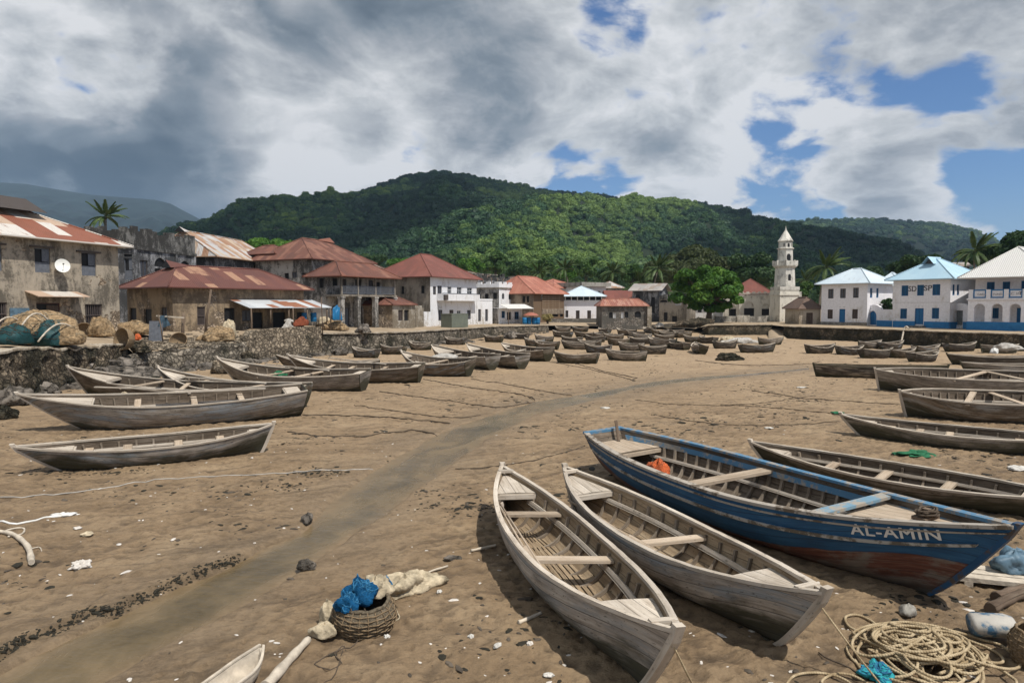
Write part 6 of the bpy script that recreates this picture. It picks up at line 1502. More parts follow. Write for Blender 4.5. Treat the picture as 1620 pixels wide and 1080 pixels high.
def tips(a, b, ha, hb):
    # tips given as pixels with their height above the mud -> centre, heading from b (stern) to a (bow), length
    def solve(p, h):
        r = ray(*p); t = (h - EYE) / r.z; x, y = r.x * t, r.y * t
        for _ in range(4):
            z = max(0, float(base_z(np.float64(0), np.float64(y)))) + h; t = (z - EYE) / r.z; x, y = r.x * t, r.y * t
        return Vector((x, y))
    A, B_ = solve(a, ha), solve(b, hb); d = A - B_; return (A + B_) / 2, math.atan2(d.y, d.x), d.length
def span(xl, xr, yb, deg, bow_right=True, h=.8):
    # apparent left and right ends plus the line of the foot and a heading in the ground -> centre, heading, length
    p = on(((xl + xr) / 2), yb); Y = p.y; hd = R(deg); L = 3.0; cx = p.x
    for _ in range(40):
        dx, dy = math.cos(hd) * L / 2, math.sin(hd) * L / 2; e = sorted([(cx + dx) / (Y + dy), (cx - dx) / (Y - dy)]); l_, r_ = e[0] * FPX + 810, e[1] * FPX + 810
        hw = .35 * abs(math.sin(hd)) / Y * FPX * 1.5; l_ -= hw; r_ += hw
        L *= max(.6, min(1.6, (xr - xl) / max(1, r_ - l_))) ** .7; cx += ((xl + xr) / 2 - (l_ + r_) / 2) / FPX * Y
    return Vector((cx, Y)), hd, max(2.2, min(L, 12))
def place(root, c, hd, roll=0, pitch=0, sink=.06):
    root.location = (c.x, c.y, surf(c.x, c.y) - sink); root.rotation_euler = Euler((roll, pitch, 0)).to_matrix().to_4x4().to_euler() if 0 else (Matrix.Rotation(hd, 3, 'Z') @ Matrix.Rotation(pitch, 3, 'Y') @ Matrix.Rotation(roll, 3, 'X')).to_euler()
def full_boat(label, c, hd, L, B, D, detail=2, hull='grey_hull', inner='inner_wood', rail='bleached_wood', kind='rowing_boat', roll=0.0, pitch=0.0, sink=.11, thw=(-.45, 0, .45), ribs=10, decks=(.62, .66), floor=True, group=None, deckmat='bleached_wood', stems=True, railw=.07, skew=(0,), drop=.18, cat='boat', stringers=True, **kw):
    bt = Boat(L, B, D, **kw); root = empty(kind); tag(root, label, cat, group); place(root, c, hd, roll, pitch, sink)
    NS, NU = (44, 12) if detail >= 2 else ((22, 7) if detail == 1 else (14, 5))
    bt.hull(NS, NU).build('hull', [MAT[hull], MAT[inner]], root)
    for sd in (-1, 1): bt.rail(sd, railw, .05, n=40 if detail >= 2 else 16, rnd=.008).build('gunwale', MAT[rail], root)
    if stems:
        bt.stem(True).build('stem_post', MAT[hull if detail < 2 else rail], root)
        if bt.stern == 'point' and detail >= 1: bt.stem(False).build('stem_post', MAT[hull if detail < 2 else rail], root)
    if detail >= 1:
        bt.keel().build('keel', MAT[hull], root)
        if ribs:
            for k in range(ribs):
                t = -.74 + 1.48 * (k + .5) / ribs; bt.rib(t, NU=8 if detail >= 2 else 4, h=.05 if detail >= 2 else .07).build('rib', MAT['rib_wood'], root)
    if stringers and detail >= 1:
        for sd in (-1, 1): bt.stringer(sd, .70, -.72, .74).build('stringer', MAT[rail if detail >= 2 else 'rib_wood'], root)
    if floor and detail >= 2: bt.floor(-.66, .66, z=.11).build('floor_boards', MAT['floor_wood'], root)
    for k, t in enumerate(thw): bt.thwart(t, drop=drop, skew=skew[k % len(skew)], w=.22 if detail >= 1 else .26).build('thwart', MAT['deck_wood' if detail >= 2 else 'bleached_wood'], root)
    if decks[1]: bt.deck(decks[1], .985, drop=.06).build('foredeck', MAT[deckmat], root)
    if decks[0]: bt.deck(-decks[0], -.985 if bt.stern == 'point' else -.97, drop=.06).build('aft_deck', MAT[deckmat], root)
    if bt.stern == 'transom' and detail >= 1:
        pl = MB(); z1 = bt.g(-1); p = [bt.pt(-1, u / 8, sd) for sd, rg_ in ((-1, range(8, -1, -1)), (1, range(1, 9))) for u in rg_]
        out = [q + Vector((-.045, 0, 0)) for q in p]; pl.poly(out, [(q.y, q.z) for q in out]); pl.poly(p[::-1], [(q.y, q.z) for q in p[::-1]])
        for i in range(len(p)): j = (i + 1) % len(p); pl.quad(p[i], p[j], out[j], out[i])
        pl.build('transom', MAT[hull], root)
    return root, bt

# --- the three boats in front
c, hd, L = tips((1065, 1003), (792, 742), .98, .85)
h1, b1 = full_boat('pale grey double ended boat with plank seats, nearest the camera', c, hd, L, 1.52, .66, 3, 'pale_hull', 'floor_wood', 'bleached_wood', thw=(-.44, .12), ribs=13, decks=(.68, .62), rb=.75, rs=.55, sb=.36, ss=.26, roll=R(-2.5), skew=(.06, .10), drop=.13, railw=.085, pb=2.4, ps=2.3, sink=.05)
c, hd, L = tips((1310, 936), (896, 740), 1.0, .82)
h2, b2 = full_boat('grey double ended boat with one plank seat, between the nearest boat and the blue boat', c, hd, L, 1.5, .66, 3, 'pale_hull', 'floor_wood', 'bleached_wood', thw=(.06,), ribs=13, decks=(.64, .60), rb=.8, rs=.5, sb=.36, ss=.20, roll=R(2.0), skew=(.12,), drop=.13, railw=.085, pb=2.4, ps=2.3, sink=.05)
for rt, bt in ((h1, b1), (h2, b2)):
    for t in (.92, -.92): mb = MB(); p = bt.q(t, 1); mb.beam((p.x, -.16, p.z + .05), (p.x, .16, p.z + .05), .09, .06); mb.build('breasthook', MAT['bleached_wood'], rt)
def oar_in(rt, bt, t0, t1, y0, y1, z, label, rad=.022, mat='deck_wood', blade=True):
    M_ = rt.matrix_basis if 0 else (Matrix.Translation(rt.location) @ rt.rotation_euler.to_matrix().to_4x4())
    a = Vector((t0 * bt.L / 2, y0, z)); b = Vector((t1 * bt.L / 2, y1, z)); mb = MB(); d = (b - a).normalized(); mb.tube([a, b], rad, 7)
    if blade: mb.beam(b - d * .05, b + d * .75, .13, .02)
    o = mb.build('oar' if blade else 'pole', MAT[mat]); o.matrix_basis = M_; tag(o, label, 'oar' if blade else 'pole'); return o
oar_in(h1, b1, -.60, .33, -.40, -.56, .60, 'long thin pole lying along the left side of the nearest boat', .018, 'deck_wood', False)
oar_in(h1, b1, -.58, .02, -.47, -.60, .62, 'oar lying beside the long pole in the nearest boat', .02)
oar_in(h2, b2, -.55, .34, -.42, -.58, .58, 'long pole lying along the middle boat', .02, 'deck_wood', False)
oar_in(h2, b2, -.64, -.02, -.55, -.50, .60, 'oar with a flat blade lying in the middle boat', .022)
# painted boat
c, hd, L = tips((1613, 816), (957, 676), 1.52, 1.12)
bb = Boat(L, 2.5, 1.0, rb=1.25, rs=.75, sb=.46, ss=.12, stern='transom', tw=.42, pb=2.1, ps=2.6, th=.05, flat=.72, stemw=.05)
br_ = empty('fishing_boat'); tag(br_, 'large blue painted fishing boat with white lettering on its bow', 'boat'); place(br_, c, hd, R(2.5), 0, .08)
bb.hull(56, 16).build('hull', [MAT['blue_hull'], MAT['inner_wood']], br_)
for sd in (-1, 1):
    bb.rail(sd, .14, .055, n=60, out=.04).build('gunwale', MAT['rail_wood' if sd < 0 else 'blue_trim'], br_)
    bb.rail(sd, .06, .06, u=.80, t0=-.985, t1=.955, n=60, out=.045).build('rub_rail', MAT['white_stripe'], br_)
    bb.rail(sd, .03, .03, u=.955, t0=-.99, t1=.995, n=60, out=.03).build('sheer_moulding', MAT['rail_wood' if sd < 0 else 'blue_trim'], br_)
    bb.stringer(sd, .66, -.80, .58, .05, .08, 30).build('stringer', MAT['bleached_wood' if sd > 0 else 'blue_trim'], br_)
    bb.stringer(sd, .90, -.97, .985, .075, .02, 40).build('inner_strake', MAT['blue_trim'], br_)
for k in range(20): bb.rib(-.78 + 1.34 * k / 19, .06, .07, .86).build('rib', MAT['rib_wood'], br_)
bb.floor(-.72, .58, .16, 9).build('floor_boards', MAT['inner_wood'], br_)
bb.deck(.50, .985, .10, .05).build('foredeck', MAT['deck_wood'], br_); bb.deck(-.74, -.985, .20, .05).build('aft_deck', MAT['deck_wood'], br_)
bb.stem(True, .12, .10, .05).build('stem_post', MAT['blue_stem'], br_); bb.keel(.12, .10).build('keel', MAT['inner_wood'], br_)
mb = MB(); z_ = bb.g(.50) + .03; p = bb.q(.50, 1); mb.beam((p.x, -p.y + .02, z_), (p.x, p.y - .02, z_), .22, .05); mb.build('deck_beam', MAT['pale_blue_trim'], br_)
bb.thwart(-.10, .10, .30, .06, .05).build('thwart', MAT['deck_wood'], br_)
pl = MB(); p = [bb.pt(-1, u / 10, sd) for sd, rg_ in ((-1, range(10, -1, -1)), (1, range(1, 11))) for u in rg_]; out = [q + Vector((-.05, 0, 0)) for q in p]
pl.poly(out, [(q.y, q.z) for q in out]); pl.poly(p[::-1])
for i in range(len(p)): j = (i + 1) % len(p); pl.quad(p[i], p[j], out[j], out[i])
pl.build('transom', MAT['blue_hull'], br_)
mb = MB(); e = bb.pt(-1, 1, 1); mb.beam((e.x + .0, -e.y - .02, e.z + .04), (e.x + .0, e.y + .02, e.z + .04), .16, .07); mb.build('transom_cap', MAT['blue_trim'], br_)
mb = MB(); mb.beam((e.x + .42, .20, e.z - .2), (e.x + .16, .30, e.z + .30), .07, .05); mb.build('tiller_post', MAT['post_wood'], br_)
mb = MB(); mb.box((e.x - .1 + .62, 0, .24), (.12, .09, .75)); mb.build('skeg', MAT['inner_wood'], br_)
mb = MB(); x_ = bb.L / 2 * .74; z_ = bb.g(.74) - .04
mb.box((x_, .1, z_ + .06), (.10, .10, .22)); mb.box((x_ - .02, .1, z_ + .03), (.22, .36, .05)); mb.build('mooring_bitt', MAT['post_wood'], br_)
mb = MB(); pts = []
for i in range(80): a_ = i * .42; pts.append((x_ + (.11 + .04 * math.sin(i * .7)) * math.cos(a_), .1 + (.15 + .05 * math.sin(i)) * math.sin(a_), z_ + .07 + .0012 * i))
mb.tube(pts, .018, 5, vs=1); o = mb.build('rope_coil', MAT['rope_dark']); o.matrix_basis = Matrix.Translation(br_.location) @ br_.rotation_euler.to_matrix().to_4x4(); tag(o, 'small dark rope coil round the bitt on the blue boat foredeck', 'rope')
def name_on_bow(bt, root, s, t_mid, zmid, width, mat, side=-1):
    cu = bpy.data.curves.new('lettering', 'FONT'); cu.body = s; cu.size = 1; cu.align_x = 'CENTER'; cu.align_y = 'CENTER'; cu.space_character = 1.12
    ob = bpy.data.objects.new('t', cu); COL.objects.link(ob); bpy.context.view_layer.update()
    me = bpy.data.meshes.new_from_object(ob.evaluated_get(bpy.context.evaluated_depsgraph_get())); bpy.data.objects.remove(ob)
    b_ = bmesh.new(); b_.from_mesh(me); bmesh.ops.triangulate(b_, faces=b_.faces[:]); bmesh.ops.subdivide_edges(b_, edges=b_.edges[:], cuts=1); 
    xs = [v.co.x for v in b_.verts]; sc = width / (max(xs) - min(xs)); lay = b_.verts.layers.float.new('up')
    for k, (ox, oy) in enumerate(((.035, 0), (0, .03), (.035, .03))):      # painted with a broad brush
        dup = bmesh.ops.duplicate(b_, geom=[f for f in b_.faces if all(v[lay] == 0 for v in f.verts)])['geom']
        for g_ in dup:
            if isinstance(g_, bmesh.types.BMVert): g_.co.x += ox; g_.co.y += oy; g_[lay] = .0012 * (k + 1)
    for v in b_.verts:
        x = t_mid * bt.L / 2 + v.co.x * sc; t = x / (bt.L / 2); z = zmid
        for _ in range(6):
            z = bt.q(t, .825).z + (bt.q(t, .975).z - bt.q(t, .825).z) * .54 + v.co.y * sc * .98; p = bt.at_height(t, z, 0.0); t += (x - p.x) / (bt.L / 2)
        p = bt.at_height(t, z, 0.0); v.co = (p.x, side * (p.y + .009 + v[lay]), p.z)
    b_.to_mesh(me); b_.free(); me.materials.clear(); me.materials.append(MAT[mat]); o = bpy.data.objects.new('lettering', me); COL.objects.link(o); o.parent = root
name_on_bow(bb, br_, 'AL-AMIN', .725, bb.g(.705) - .20, 1.14, 'letter_white')
# an orange net bundle in the painted boat
def lump(mb, c, rx, ry, rz, seed, n=14, m=9, rough=.22, fl=-.35):
    rg = np.random.RandomState(seed); ph = rg.uniform(0, 6, 8); rows = []
    for i in range(m + 1):
        th = math.pi * i / m; row = []
        for j in range(n + 1):
            a_ = 2 * math.pi * (j % n) / n; k = 1 + rough * (math.sin(3 * a_ + ph[0] + 2 * th) * .4 + math.sin(5 * a_ + ph[1] - 3 * th) * .3 + math.sin(2 * a_ + ph[2] + 5 * th) * .3 + math.sin(11 * a_ + ph[3] + 9 * th) * .16 + math.sin(17 * a_ + ph[4] - 13 * th) * .12)
            row.append((c[0] + rx * k * math.sin(th) * math.cos(a_), c[1] + ry * k * math.sin(th) * math.sin(a_), c[2] + rz * max(fl, math.cos(th) * k)))
        rows.append(row)
    mb.grid(rows)
STRAND = {'brown_net': 'strand', 'blue_net': 'strand_blue', 'teal_net': 'strand_blue', 'orange_net': 'strand_orange', 'teal_tarp': 'strand_dark'}
def drape(mb, c, rx, ry, rz, seed, rough, count):
    # cords of the net lying over the heap
    rg = np.random.RandomState(seed); ph = rg.uniform(0, 6, 8); r2 = np.random.RandomState(seed + 4000)
    for k in range(count):
        a0 = r2.uniform(0, 6.28); th0 = r2.uniform(.1, 1.5); da = r2.normal(0, 1.6); dth = r2.uniform(-1.2, 1.2); w1, w2 = r2.uniform(0, 6, 2); pts = []
        for i in range(15):
            q = i / 14; a_ = a0 + da * q + .18 * math.sin(q * 7 + w1); th = min(1.75, abs(th0 + dth * q + .10 * math.sin(q * 9 + w2)))
            kk = 1 + rough * (math.sin(3 * a_ + ph[0] + 2 * th) * .4 + math.sin(5 * a_ + ph[1] - 3 * th) * .3 + math.sin(2 * a_ + ph[2] + 5 * th) * .3 + math.sin(11 * a_ + ph[3] + 9 * th) * .16 + math.sin(17 * a_ + ph[4] - 13 * th) * .12)
            pts.append((c[0] + rx * kk * 1.02 * math.sin(th) * math.cos(a_), c[1] + ry * kk * 1.02 * math.sin(th) * math.sin(a_), c[2] + rz * 1.02 * max(-.35, math.cos(th) * kk)))
        mb.tube(pts, max(.006, .014 * (rx + ry) * .5 * r2.uniform(.5, 1.3)), 4)
def heap(name, label, cat, c, size, mat, seed=0, rz=0.0, pieces=1, group=None, rough=.22):
    mb = MB(); net = STRAND.get(mat); sb_ = MB(); rg = np.random.RandomState(seed + 900)
    for k in range(pieces):
        o_ = (0, 0, 0) if k == 0 else (rg.uniform(-.5, .5) * size[0], rg.uniform(-.5, .5) * size[1], 0); s_ = 1 if k == 0 else rg.uniform(.4, .75)
        lump(mb, (o_[0], o_[1], size[2] * .3 * s_), size[0] * .5 * s_, size[1] * .5 * s_, size[2] * .7 * s_, seed + k, rough=rough, n=44, m=26)
        if net: drape(sb_, (o_[0], o_[1], size[2] * .3 * s_), size[0] * .5 * s_, size[1] * .5 * s_, size[2] * .7 * s_, seed + k, rough, int(26 * s_))
    o = mb.build(name, MAT[mat])
    if net: sb_.build('strands', MAT[net], o)
    o.location = c; o.rotation_euler.z = rz; tag(o, label, cat, group); return o
MB_ = Matrix.Translation(br_.location) @ br_.rotation_euler.to_matrix().to_4x4()
o = heap('net_bundle', 'orange net bundle lying inside the blue boat near its stern', 'net', MB_ @ Vector((-bb.L * .22, -.42, .42)), (.6, .5, .55), 'orange_net', 5, hd)
# canoes to the right of the painted boat
c, hd, L = tips((1212, 693), (1690, 775), .72, .62); full_boat('long dark canoe lying just behind the blue boat', c, hd, L + .8, 1.35, .52, 2, 'brown_hull', 'inner_wood', 'bleached_wood', kind='canoe', thw=(-.3, .08, .42), ribs=11, decks=(.7, .74), rb=.6, rs=.6, sb=.18, ss=.12, roll=R(-8), cat='canoe')
c, hd, L = tips((1352, 651), (1700, 688), .80, .66); full_boat('slender grey canoe lying behind the canoe with the light thwarts', c, hd, L + .8, 1.2, .55, 2, 'grey_hull', 'inner_wood', 'bleached_wood', kind='canoe', thw=(-.5, .05, .3, .55), ribs=9, decks=(.7, .70), rb=.7, rs=.6, sb=.22, ss=.12, roll=R(-8), cat='canoe', floor=False)
c, hd, L = tips((1750, 622), (1422, 614), 1.1, 1.1); full_boat('broad old boat with blunt stem and broken gunwale at the right edge', c, hd, L, 2.1, .95, 2, 'brown_hull', 'inner_wood', 'bleached_wood', kind='wooden_boat', thw=(-.3, .1, .5), ribs=16, decks=(.86, .8), rb=.6, rs=.3, sb=.2, ss=.14, stern='point', ps=3.4, roll=R(8), skew=(.5, -.3), drop=.05)
c, hd, L = tips((1780, 590), (1384, 579), 1.2, 1.22); full_boat('big weathered boat showing its ribs behind the broad old boat', c, hd, L, 2.3, 1.0, 2, 'grey_hull', 'inner_wood', 'bleached_wood', kind='wooden_boat', thw=(-.2, .15, .5), ribs=20, decks=(.84, .8), rb=.6, rs=.25, sb=.2, ss=.16, stern='point', ps=3.6, roll=R(8), skew=(1.0, -.8), drop=.03)
c, hd, L = tips((1500, 576), (1287, 573), .85, .85); full_boat('long low dark canoe sticking out left of the ribbed boat', c, hd, L, 1.4, .8, 1, 'dark_hull', 'inner_wood', 'brown_hull', kind='canoe', thw=(-.5, .3), ribs=6, decks=(0, .8), rb=.4, rs=.25, sb=.1, ss=.08, ps=3.6, roll=R(2), cat='canoe')
c, hd, L = tips((1660, 562), (1498, 560), .85, .8); full_boat('grey boat in the second row back at the right edge', c, hd, L, 1.5, .7, 1, 'dark_hull', 'inner_wood', 'bleached_wood', thw=(-.4, .2), ribs=7, decks=(.8, .8), sb=.2, ss=.15, ps=3)
c, hd, L = tips((1700, 572), (1520, 572), .85, .8); full_boat('pale rimmed boat wedged between the ribbed boat and the back row at the right edge', c, hd, L, 1.6, .7, 1, 'grey_hull', 'inner_wood', 'bleached_wood', thw=(-.3, .3), ribs=7, decks=(.8, .8), sb=.2, ss=.15, ps=3)
# left bank
c, hd, L = tips((22, 703), (431, 667), .78, .88); full_boat('low slim canoe on the left mud in front of the large grey boat', c, hd, L, 1.25, .62, 2, 'grey_hull', 'inner_wood', 'bleached_wood', kind='canoe', thw=(-.55, -.2, .2, .5), ribs=11, decks=(.8, .6), rb=1.1, rs=.35, sb=.16, ss=.26, ps=3.0, roll=R(-8), cat='canoe', floor=False)
c, hd, L = tips((28, 617), (481, 606), 1.48, 1.22); full_boat('large grey boat with long raked bow on the left shore', c, hd, L, 2.2, 1.0, 2, 'grey_hull', 'inner_wood', 'bleached_wood', kind='wooden_boat', thw=(-.5, -.15, .25), ribs=16, decks=(.85, .55), rb=2.1, rs=.25, sb=.48, ss=.2, stern='transom', tw=.55, roll=R(-7))
c, hd, L = tips((113, 578), (486, 604), 1.55, 1.1); full_boat('old boat with upswept bow tucked behind the large grey boat', c, hd, L, 1.9, .85, 2, 'brown_hull', 'inner_wood', 'bleached_wood', kind='wooden_boat', thw=(-.5, 0, .35), ribs=12, decks=(.85, .62), rb=1.3, rs=.25, sb=.75, ss=.2, stern='transom', tw=.55, roll=R(-7), skew=(.5, -.4), drop=.06)
c, hd, L = tips((255, 577), (482, 602), 1.5, 1.1); full_boat('open boat with pale thwarts just right of the upswept bow', c, hd, L, 1.8, .8, 2, 'brown_hull', 'inner_wood', 'bleached_wood', kind='wooden_boat', thw=(-.35, .1, .45), ribs=12, decks=(0, .72), rb=1.2, rs=.25, sb=.72, ss=.2, stern='transom', tw=.55, roll=R(-7), drop=.1, floor=False)
c, hd, L = tips((347, 563), (580, 584), 1.62, 1.12); full_boat('grey boat with white streaked transom below the stone porch', c, hd, L, 2.0, .95, 2, 'grey_hull', 'inner_wood', 'bleached_wood', kind='wooden_boat', thw=(-.2, .2), ribs=12, decks=(.85, .66), rb=1.5, rs=.25, sb=.72, ss=.2, stern='transom', tw=.6, roll=R(-7), skew=(.5,), drop=.08, floor=False)
c, hd, L = tips((458, 557), (668, 574), 1.62, 1.12); full_boat('brown boat with reddish stern, second along the rubble sea wall', c, hd, L, 2.0, .95, 2, 'brown_hull', 'inner_wood', 'bleached_wood', kind='wooden_boat', thw=(-.4, .1, .4), ribs=12, decks=(.85, .66), rb=1.4, rs=.25, sb=.62, ss=.18, stern='transom', tw=.6, roll=R(-7), floor=False)
c, hd, L = tips((436, 556), (600, 566), 1.5, 1.0); full_boat('half hidden boat between the brown boat and the sea wall', c, hd, L, 1.7, .8, 1, 'brown_hull', 'inner_wood', 'bleached_wood', kind='wooden_boat', thw=(0,), ribs=6, decks=(.85, .7), rb=1.2, rs=.25, sb=.6, ss=.18, stern='transom', tw=.6)
c, hd, L = tips((637, 550), (746, 566), 1.62, 1.15); full_boat('light brown boat with one white thwart, third along the rubble sea wall', c, hd, L, 2.1, .95, 2, 'brown_hull', 'inner_wood', 'bleached_wood', kind='wooden_boat', thw=(.05,), ribs=11, decks=(.85, .8), rb=1.2, rs=.25, sb=.58, ss=.2, stern='transom', tw=.62, roll=R(-7), skew=(.4,), drop=.06, floor=False)
c, hd, L = tips((686, 541), (782, 560), 1.5, 1.1); full_boat('grey boat loaded with cloth, fourth along the rubble sea wall', c, hd, L, 1.9, .9, 1, 'grey_hull', 'inner_wood', 'bleached_wood', kind='wooden_boat', thw=(-.2, .3), ribs=8, decks=(.85, .5), rb=1.1, rs=.25, sb=.5, ss=.18, stern='transom', tw=.62, roll=R(-7))
c, hd, L = tips((742, 540), (829, 559), 1.5, 1.1); full_boat('dark sided boat, fifth along the rubble sea wall', c, hd, L, 1.9, .9, 1, 'grey_hull', 'inner_wood', 'bleached_wood', kind='wooden_boat', thw=(-.2, .3), ribs=8, decks=(.85, .7), rb=1.1, rs=.25, sb=.5, ss=.18, stern='transom', tw=.62, roll=R(-7))
c, hd, L = tips((796, 541), (870, 551), 1.3, 1.05); full_boat('broad brown boat, last along the sea wall before the open sand', c, hd, L, 1.9, .9, 1, 'brown_hull', 'inner_wood', 'bleached_wood', kind='wooden_boat', thw=(-.2, .3), ribs=8, decks=(.85, .8), rb=1.0, rs=.25, sb=.4, ss=.18, stern='transom', tw=.62, roll=R(-7))
# the beach beyond: built once, then copied
def kind_of(hull, L=5.0, B=1.6, D=.78, **kw):
    r, _ = full_boat('weathered boat', Vector((0, -30)), 0, L, B, D, 1, hull, 'inner_wood', 'bleached_wood', thw=(-.35, .05, .42), ribs=6, decks=(.8, .8), sb=.3, ss=.18, rb=.6, rs=.3, floor=False, stringers=False, **kw); return r
KIND = [kind_of('brown_hull', stern='transom', tw=.6), kind_of('grey_hull', ps=2.8), kind_of('dark_hull', stern='transom', tw=.62), kind_of('brown_hull', ps=2.6)]
used = set(); GRP = 'boats drawn up on the far sand'
FAR = [  # left, right, foot, heading of the bow (deg, 0 = right, 90 = away), kind, label
 (870, 908, 533, 145, 2, 'dark boat lying nearest the end of the rubble sea wall on the far sand'),
 (876, 906, 525, 150, 1, 'small boat behind the dark one by the end of the rubble sea wall'),
 (903, 932, 525, 160, 0, 'boat under the low stone garden wall, left of the grey stone house'),
 (906, 957, 534, 158, 0, 'long low boat in front of the grey stone house left corner'),
 (944, 966, 528, 120, 2, 'stubby boat right against the left corner of the grey stone house'),
 (982, 1000, 530, 115, 3, 'round ended boat below the middle of the grey stone house'),
 (998, 1014, 532, 110, 1, 'small boat touching the round ended one below the grey stone house'),
 (1020, 1034, 526, 95, 2, 'end on boat at the buttress of the grey stone house'),
 (1032, 1057, 530, 175, 3, 'flat pale boat right of the grey stone house buttress'),
 (1057, 1080, 529, 170, 2, 'dark tub shaped boat below the shade tree'),
 (842, 888, 552, 155, 0, 'brown boat half hidden behind the front pair on the open sand'),
 (886, 946, 552, 162, 1, 'grey boat crossing behind the front left boat of the open sand'),
 (912, 954, 549, 160, 0, 'boat behind the grey crossing one in the middle of the open sand'),
 (960, 997, 546, 165, 3, 'smooth brown boat in the middle row of the open sand'),
 (996, 1025, 544, 172, 2, 'dark boat right of the smooth brown one in the middle row'),
 (1034, 1060, 549, 115, 1, 'tilted boat showing its inside, right end of the middle row'),
 (1063, 1085, 552, 97, 2, 'end on boat with a dark round stern, middle of the open sand'),
 (1095, 1119, 558, 84, 0, 'end on boat with its bow raised, nearest the creek mouth'),
 (873, 951, 575, 160, 0, 'front left boat of the open sand, pale sided with square stern'),
 (954, 1029, 570, 158, 1, 'front right boat of the open sand with ragged gunwale'),
 (1014, 1051, 560, 172, 2, 'boat tucked behind the front right one on the open sand'),
 (1134, 1164, 551, 8, 2, 'little dark boat left of the tarpaulin covered boats'),
 (1171, 1230, 557, 6, 2, 'dark boat with grey tarpaulin in front of the ramp'),
 (1198, 1241, 545, 12, 1, 'pale boat piled with cloth at the foot of the ramp'),
 (1275, 1322, 559, 8, 2, 'dark dinghy at the left of the row under the long mossy wall'),
 (1325, 1366, 561, 8, 2, 'second dark dinghy in the row under the long mossy wall'),
 (1356, 1397, 551, 14, 1, 'whitish dinghy behind the row under the long mossy wall'),
 (1362, 1417, 566, 10, 2, 'largest dinghy in the row under the long mossy wall'),
 (1409, 1449, 566, 10, 3, 'brown dinghy right of the largest in the row under the mossy wall'),
 (1088, 1108, 541, 150, 3, 'small boat between the tub shaped boat and the rubble mound, under the shade tree'),
 (1040, 1062, 538, 165, 0, 'low boat just behind the tilted one at the right of the middle row'),
 (1002, 1030, 537, 160, 1, 'boat in the row behind the dark middle one, right of the grey stone house'),
 (925, 956, 541, 155, 2, 'dark boat between the long low boat and the middle row of the open sand'),
 (958, 984, 538, 165, 0, 'boat just in front of the grey stone house windows'),
 (846, 876, 541, 150, 1, 'grey boat against the last stretch of the rubble sea wall'),
 (830, 862, 548, 152, 3, 'brown boat half under the sea wall behind the last broad boat'),
 (890, 918, 543, 155, 2, 'dark hull wedged between the boats left of the open sand'),
 (1446, 1490, 559, 12, 0, 'boat pulled close under the long mossy wall, right of the plank'),
 (1496, 1548, 556, 8, 2, 'dark boat directly under the long mossy wall toward the right edge'),
 (1552, 1615, 559, 6, 1, 'boat under the arcade house, close to the long mossy wall'),
 (553, 600, 566, 158, 2, 'dark hull jammed against the sea wall under the veranda columns'),
 (598, 642, 560, 162, 0, 'old hull against the sea wall below the small white hut'),
 (648, 682, 553, 160, 1, 'grey hull against the sea wall below the stone gable'),
 (704, 735, 545, 155, 2, 'dark hull against the sea wall below the green water tank'),
 (764, 796, 541, 152, 0, 'brown hull against the sea wall below the low white annex'),
 (806, 838, 536, 150, 2, 'small hull against the sea wall below the shop awning'),
 (930, 962, 558, 160, 2, 'dark boat between the front pair and the middle row of the open sand'),
 (984, 1014, 555, 166, 1, 'grey boat behind the bow of the front right boat on the open sand'),
 (1068, 1092, 534, 150, 3, 'brown boat under the shade tree, left of the rubble mound'),
 (1108, 1130, 543, 120, 2, 'dark boat below the short dark sea wall before the mosque'),
 (938, 968, 536, 150, 0, 'boat close to the grey stone house, left of its first window'),
 (1046, 1070, 534, 160, 2, 'boat right of the white sacks at the broken wall'),
 (1392, 1432, 552, 12, 2, 'dark dinghy at the foot of the leaning plank'),
 (1437, 1489, 572, 22, 2, 'tilted dark dinghy nearest in the row under the mossy wall'),
]
for i, (xl, xr, yb, deg, k, lb) in enumerate(FAR):
    src_ = KIND[k]
    if k in used: o = copy_tree(src_)
    else: o = src_; used.add(k)
    c, hd, L = span(xl, xr, yb, deg); s_ = max(.5, min(1.5, L / 5.0)); sb_ = max(.85, min(1.25, s_)); o['label'] = lb; o['group'] = GRP
    if abs(math.sin(hd)) > .9: s_ = .95; sb_ = (xr - xl) / FPX * c.y / 1.6
    o.scale = (s_, sb_, max(.9, min(1.2, sb_))); place(o, c, hd, R(random.uniform(-7, 7)), R(random.uniform(-1.5, 1.5)), .12)
# ------------------------------------------------------------------ loose things on the mud and the quay
def G3(px, py): return on(px, py)
def rope(name, label, pts, rad, mat, lift=.0, group=None, n=6, wob=.03, seed=0, cat='rope'):
    rg = np.random.RandomState(seed + 77); P3 = [G3(*p) if len(p) == 2 else Vector(p) for p in pts]; out = []
    for i in range(len(P3) - 1):
        d = (P3[i + 1] - P3[i]).length; k = max(3, int(d / .18))
        p0 = P3[max(0, i - 1)]; p1 = P3[i]; p2 = P3[i + 1]; p3 = P3[min(len(P3) - 1, i + 2)]
        for j in range(k):
            t = j / k; q = .5 * ((2 * p1) + (p2 - p0) * t + (2 * p0 - 5 * p1 + 4 * p2 - p3) * t * t + (3 * p1 - p0 - 3 * p2 + p3) * t ** 3)
            q.x += rg.normal(0, wob * .4); q.y += rg.normal(0, wob * .4)
            if len(pts[0]) == 2 and lift == 0: q.z = surf(q.x, q.y) + rad * .5
            out.append(q)
    out.append(P3[-1]); mb = MB(); mb.tube(out, rad, n); o = mb.build(name, MAT[mat]); tag(o, label, cat, group); return o
MG = 'mooring ropes across the mud'
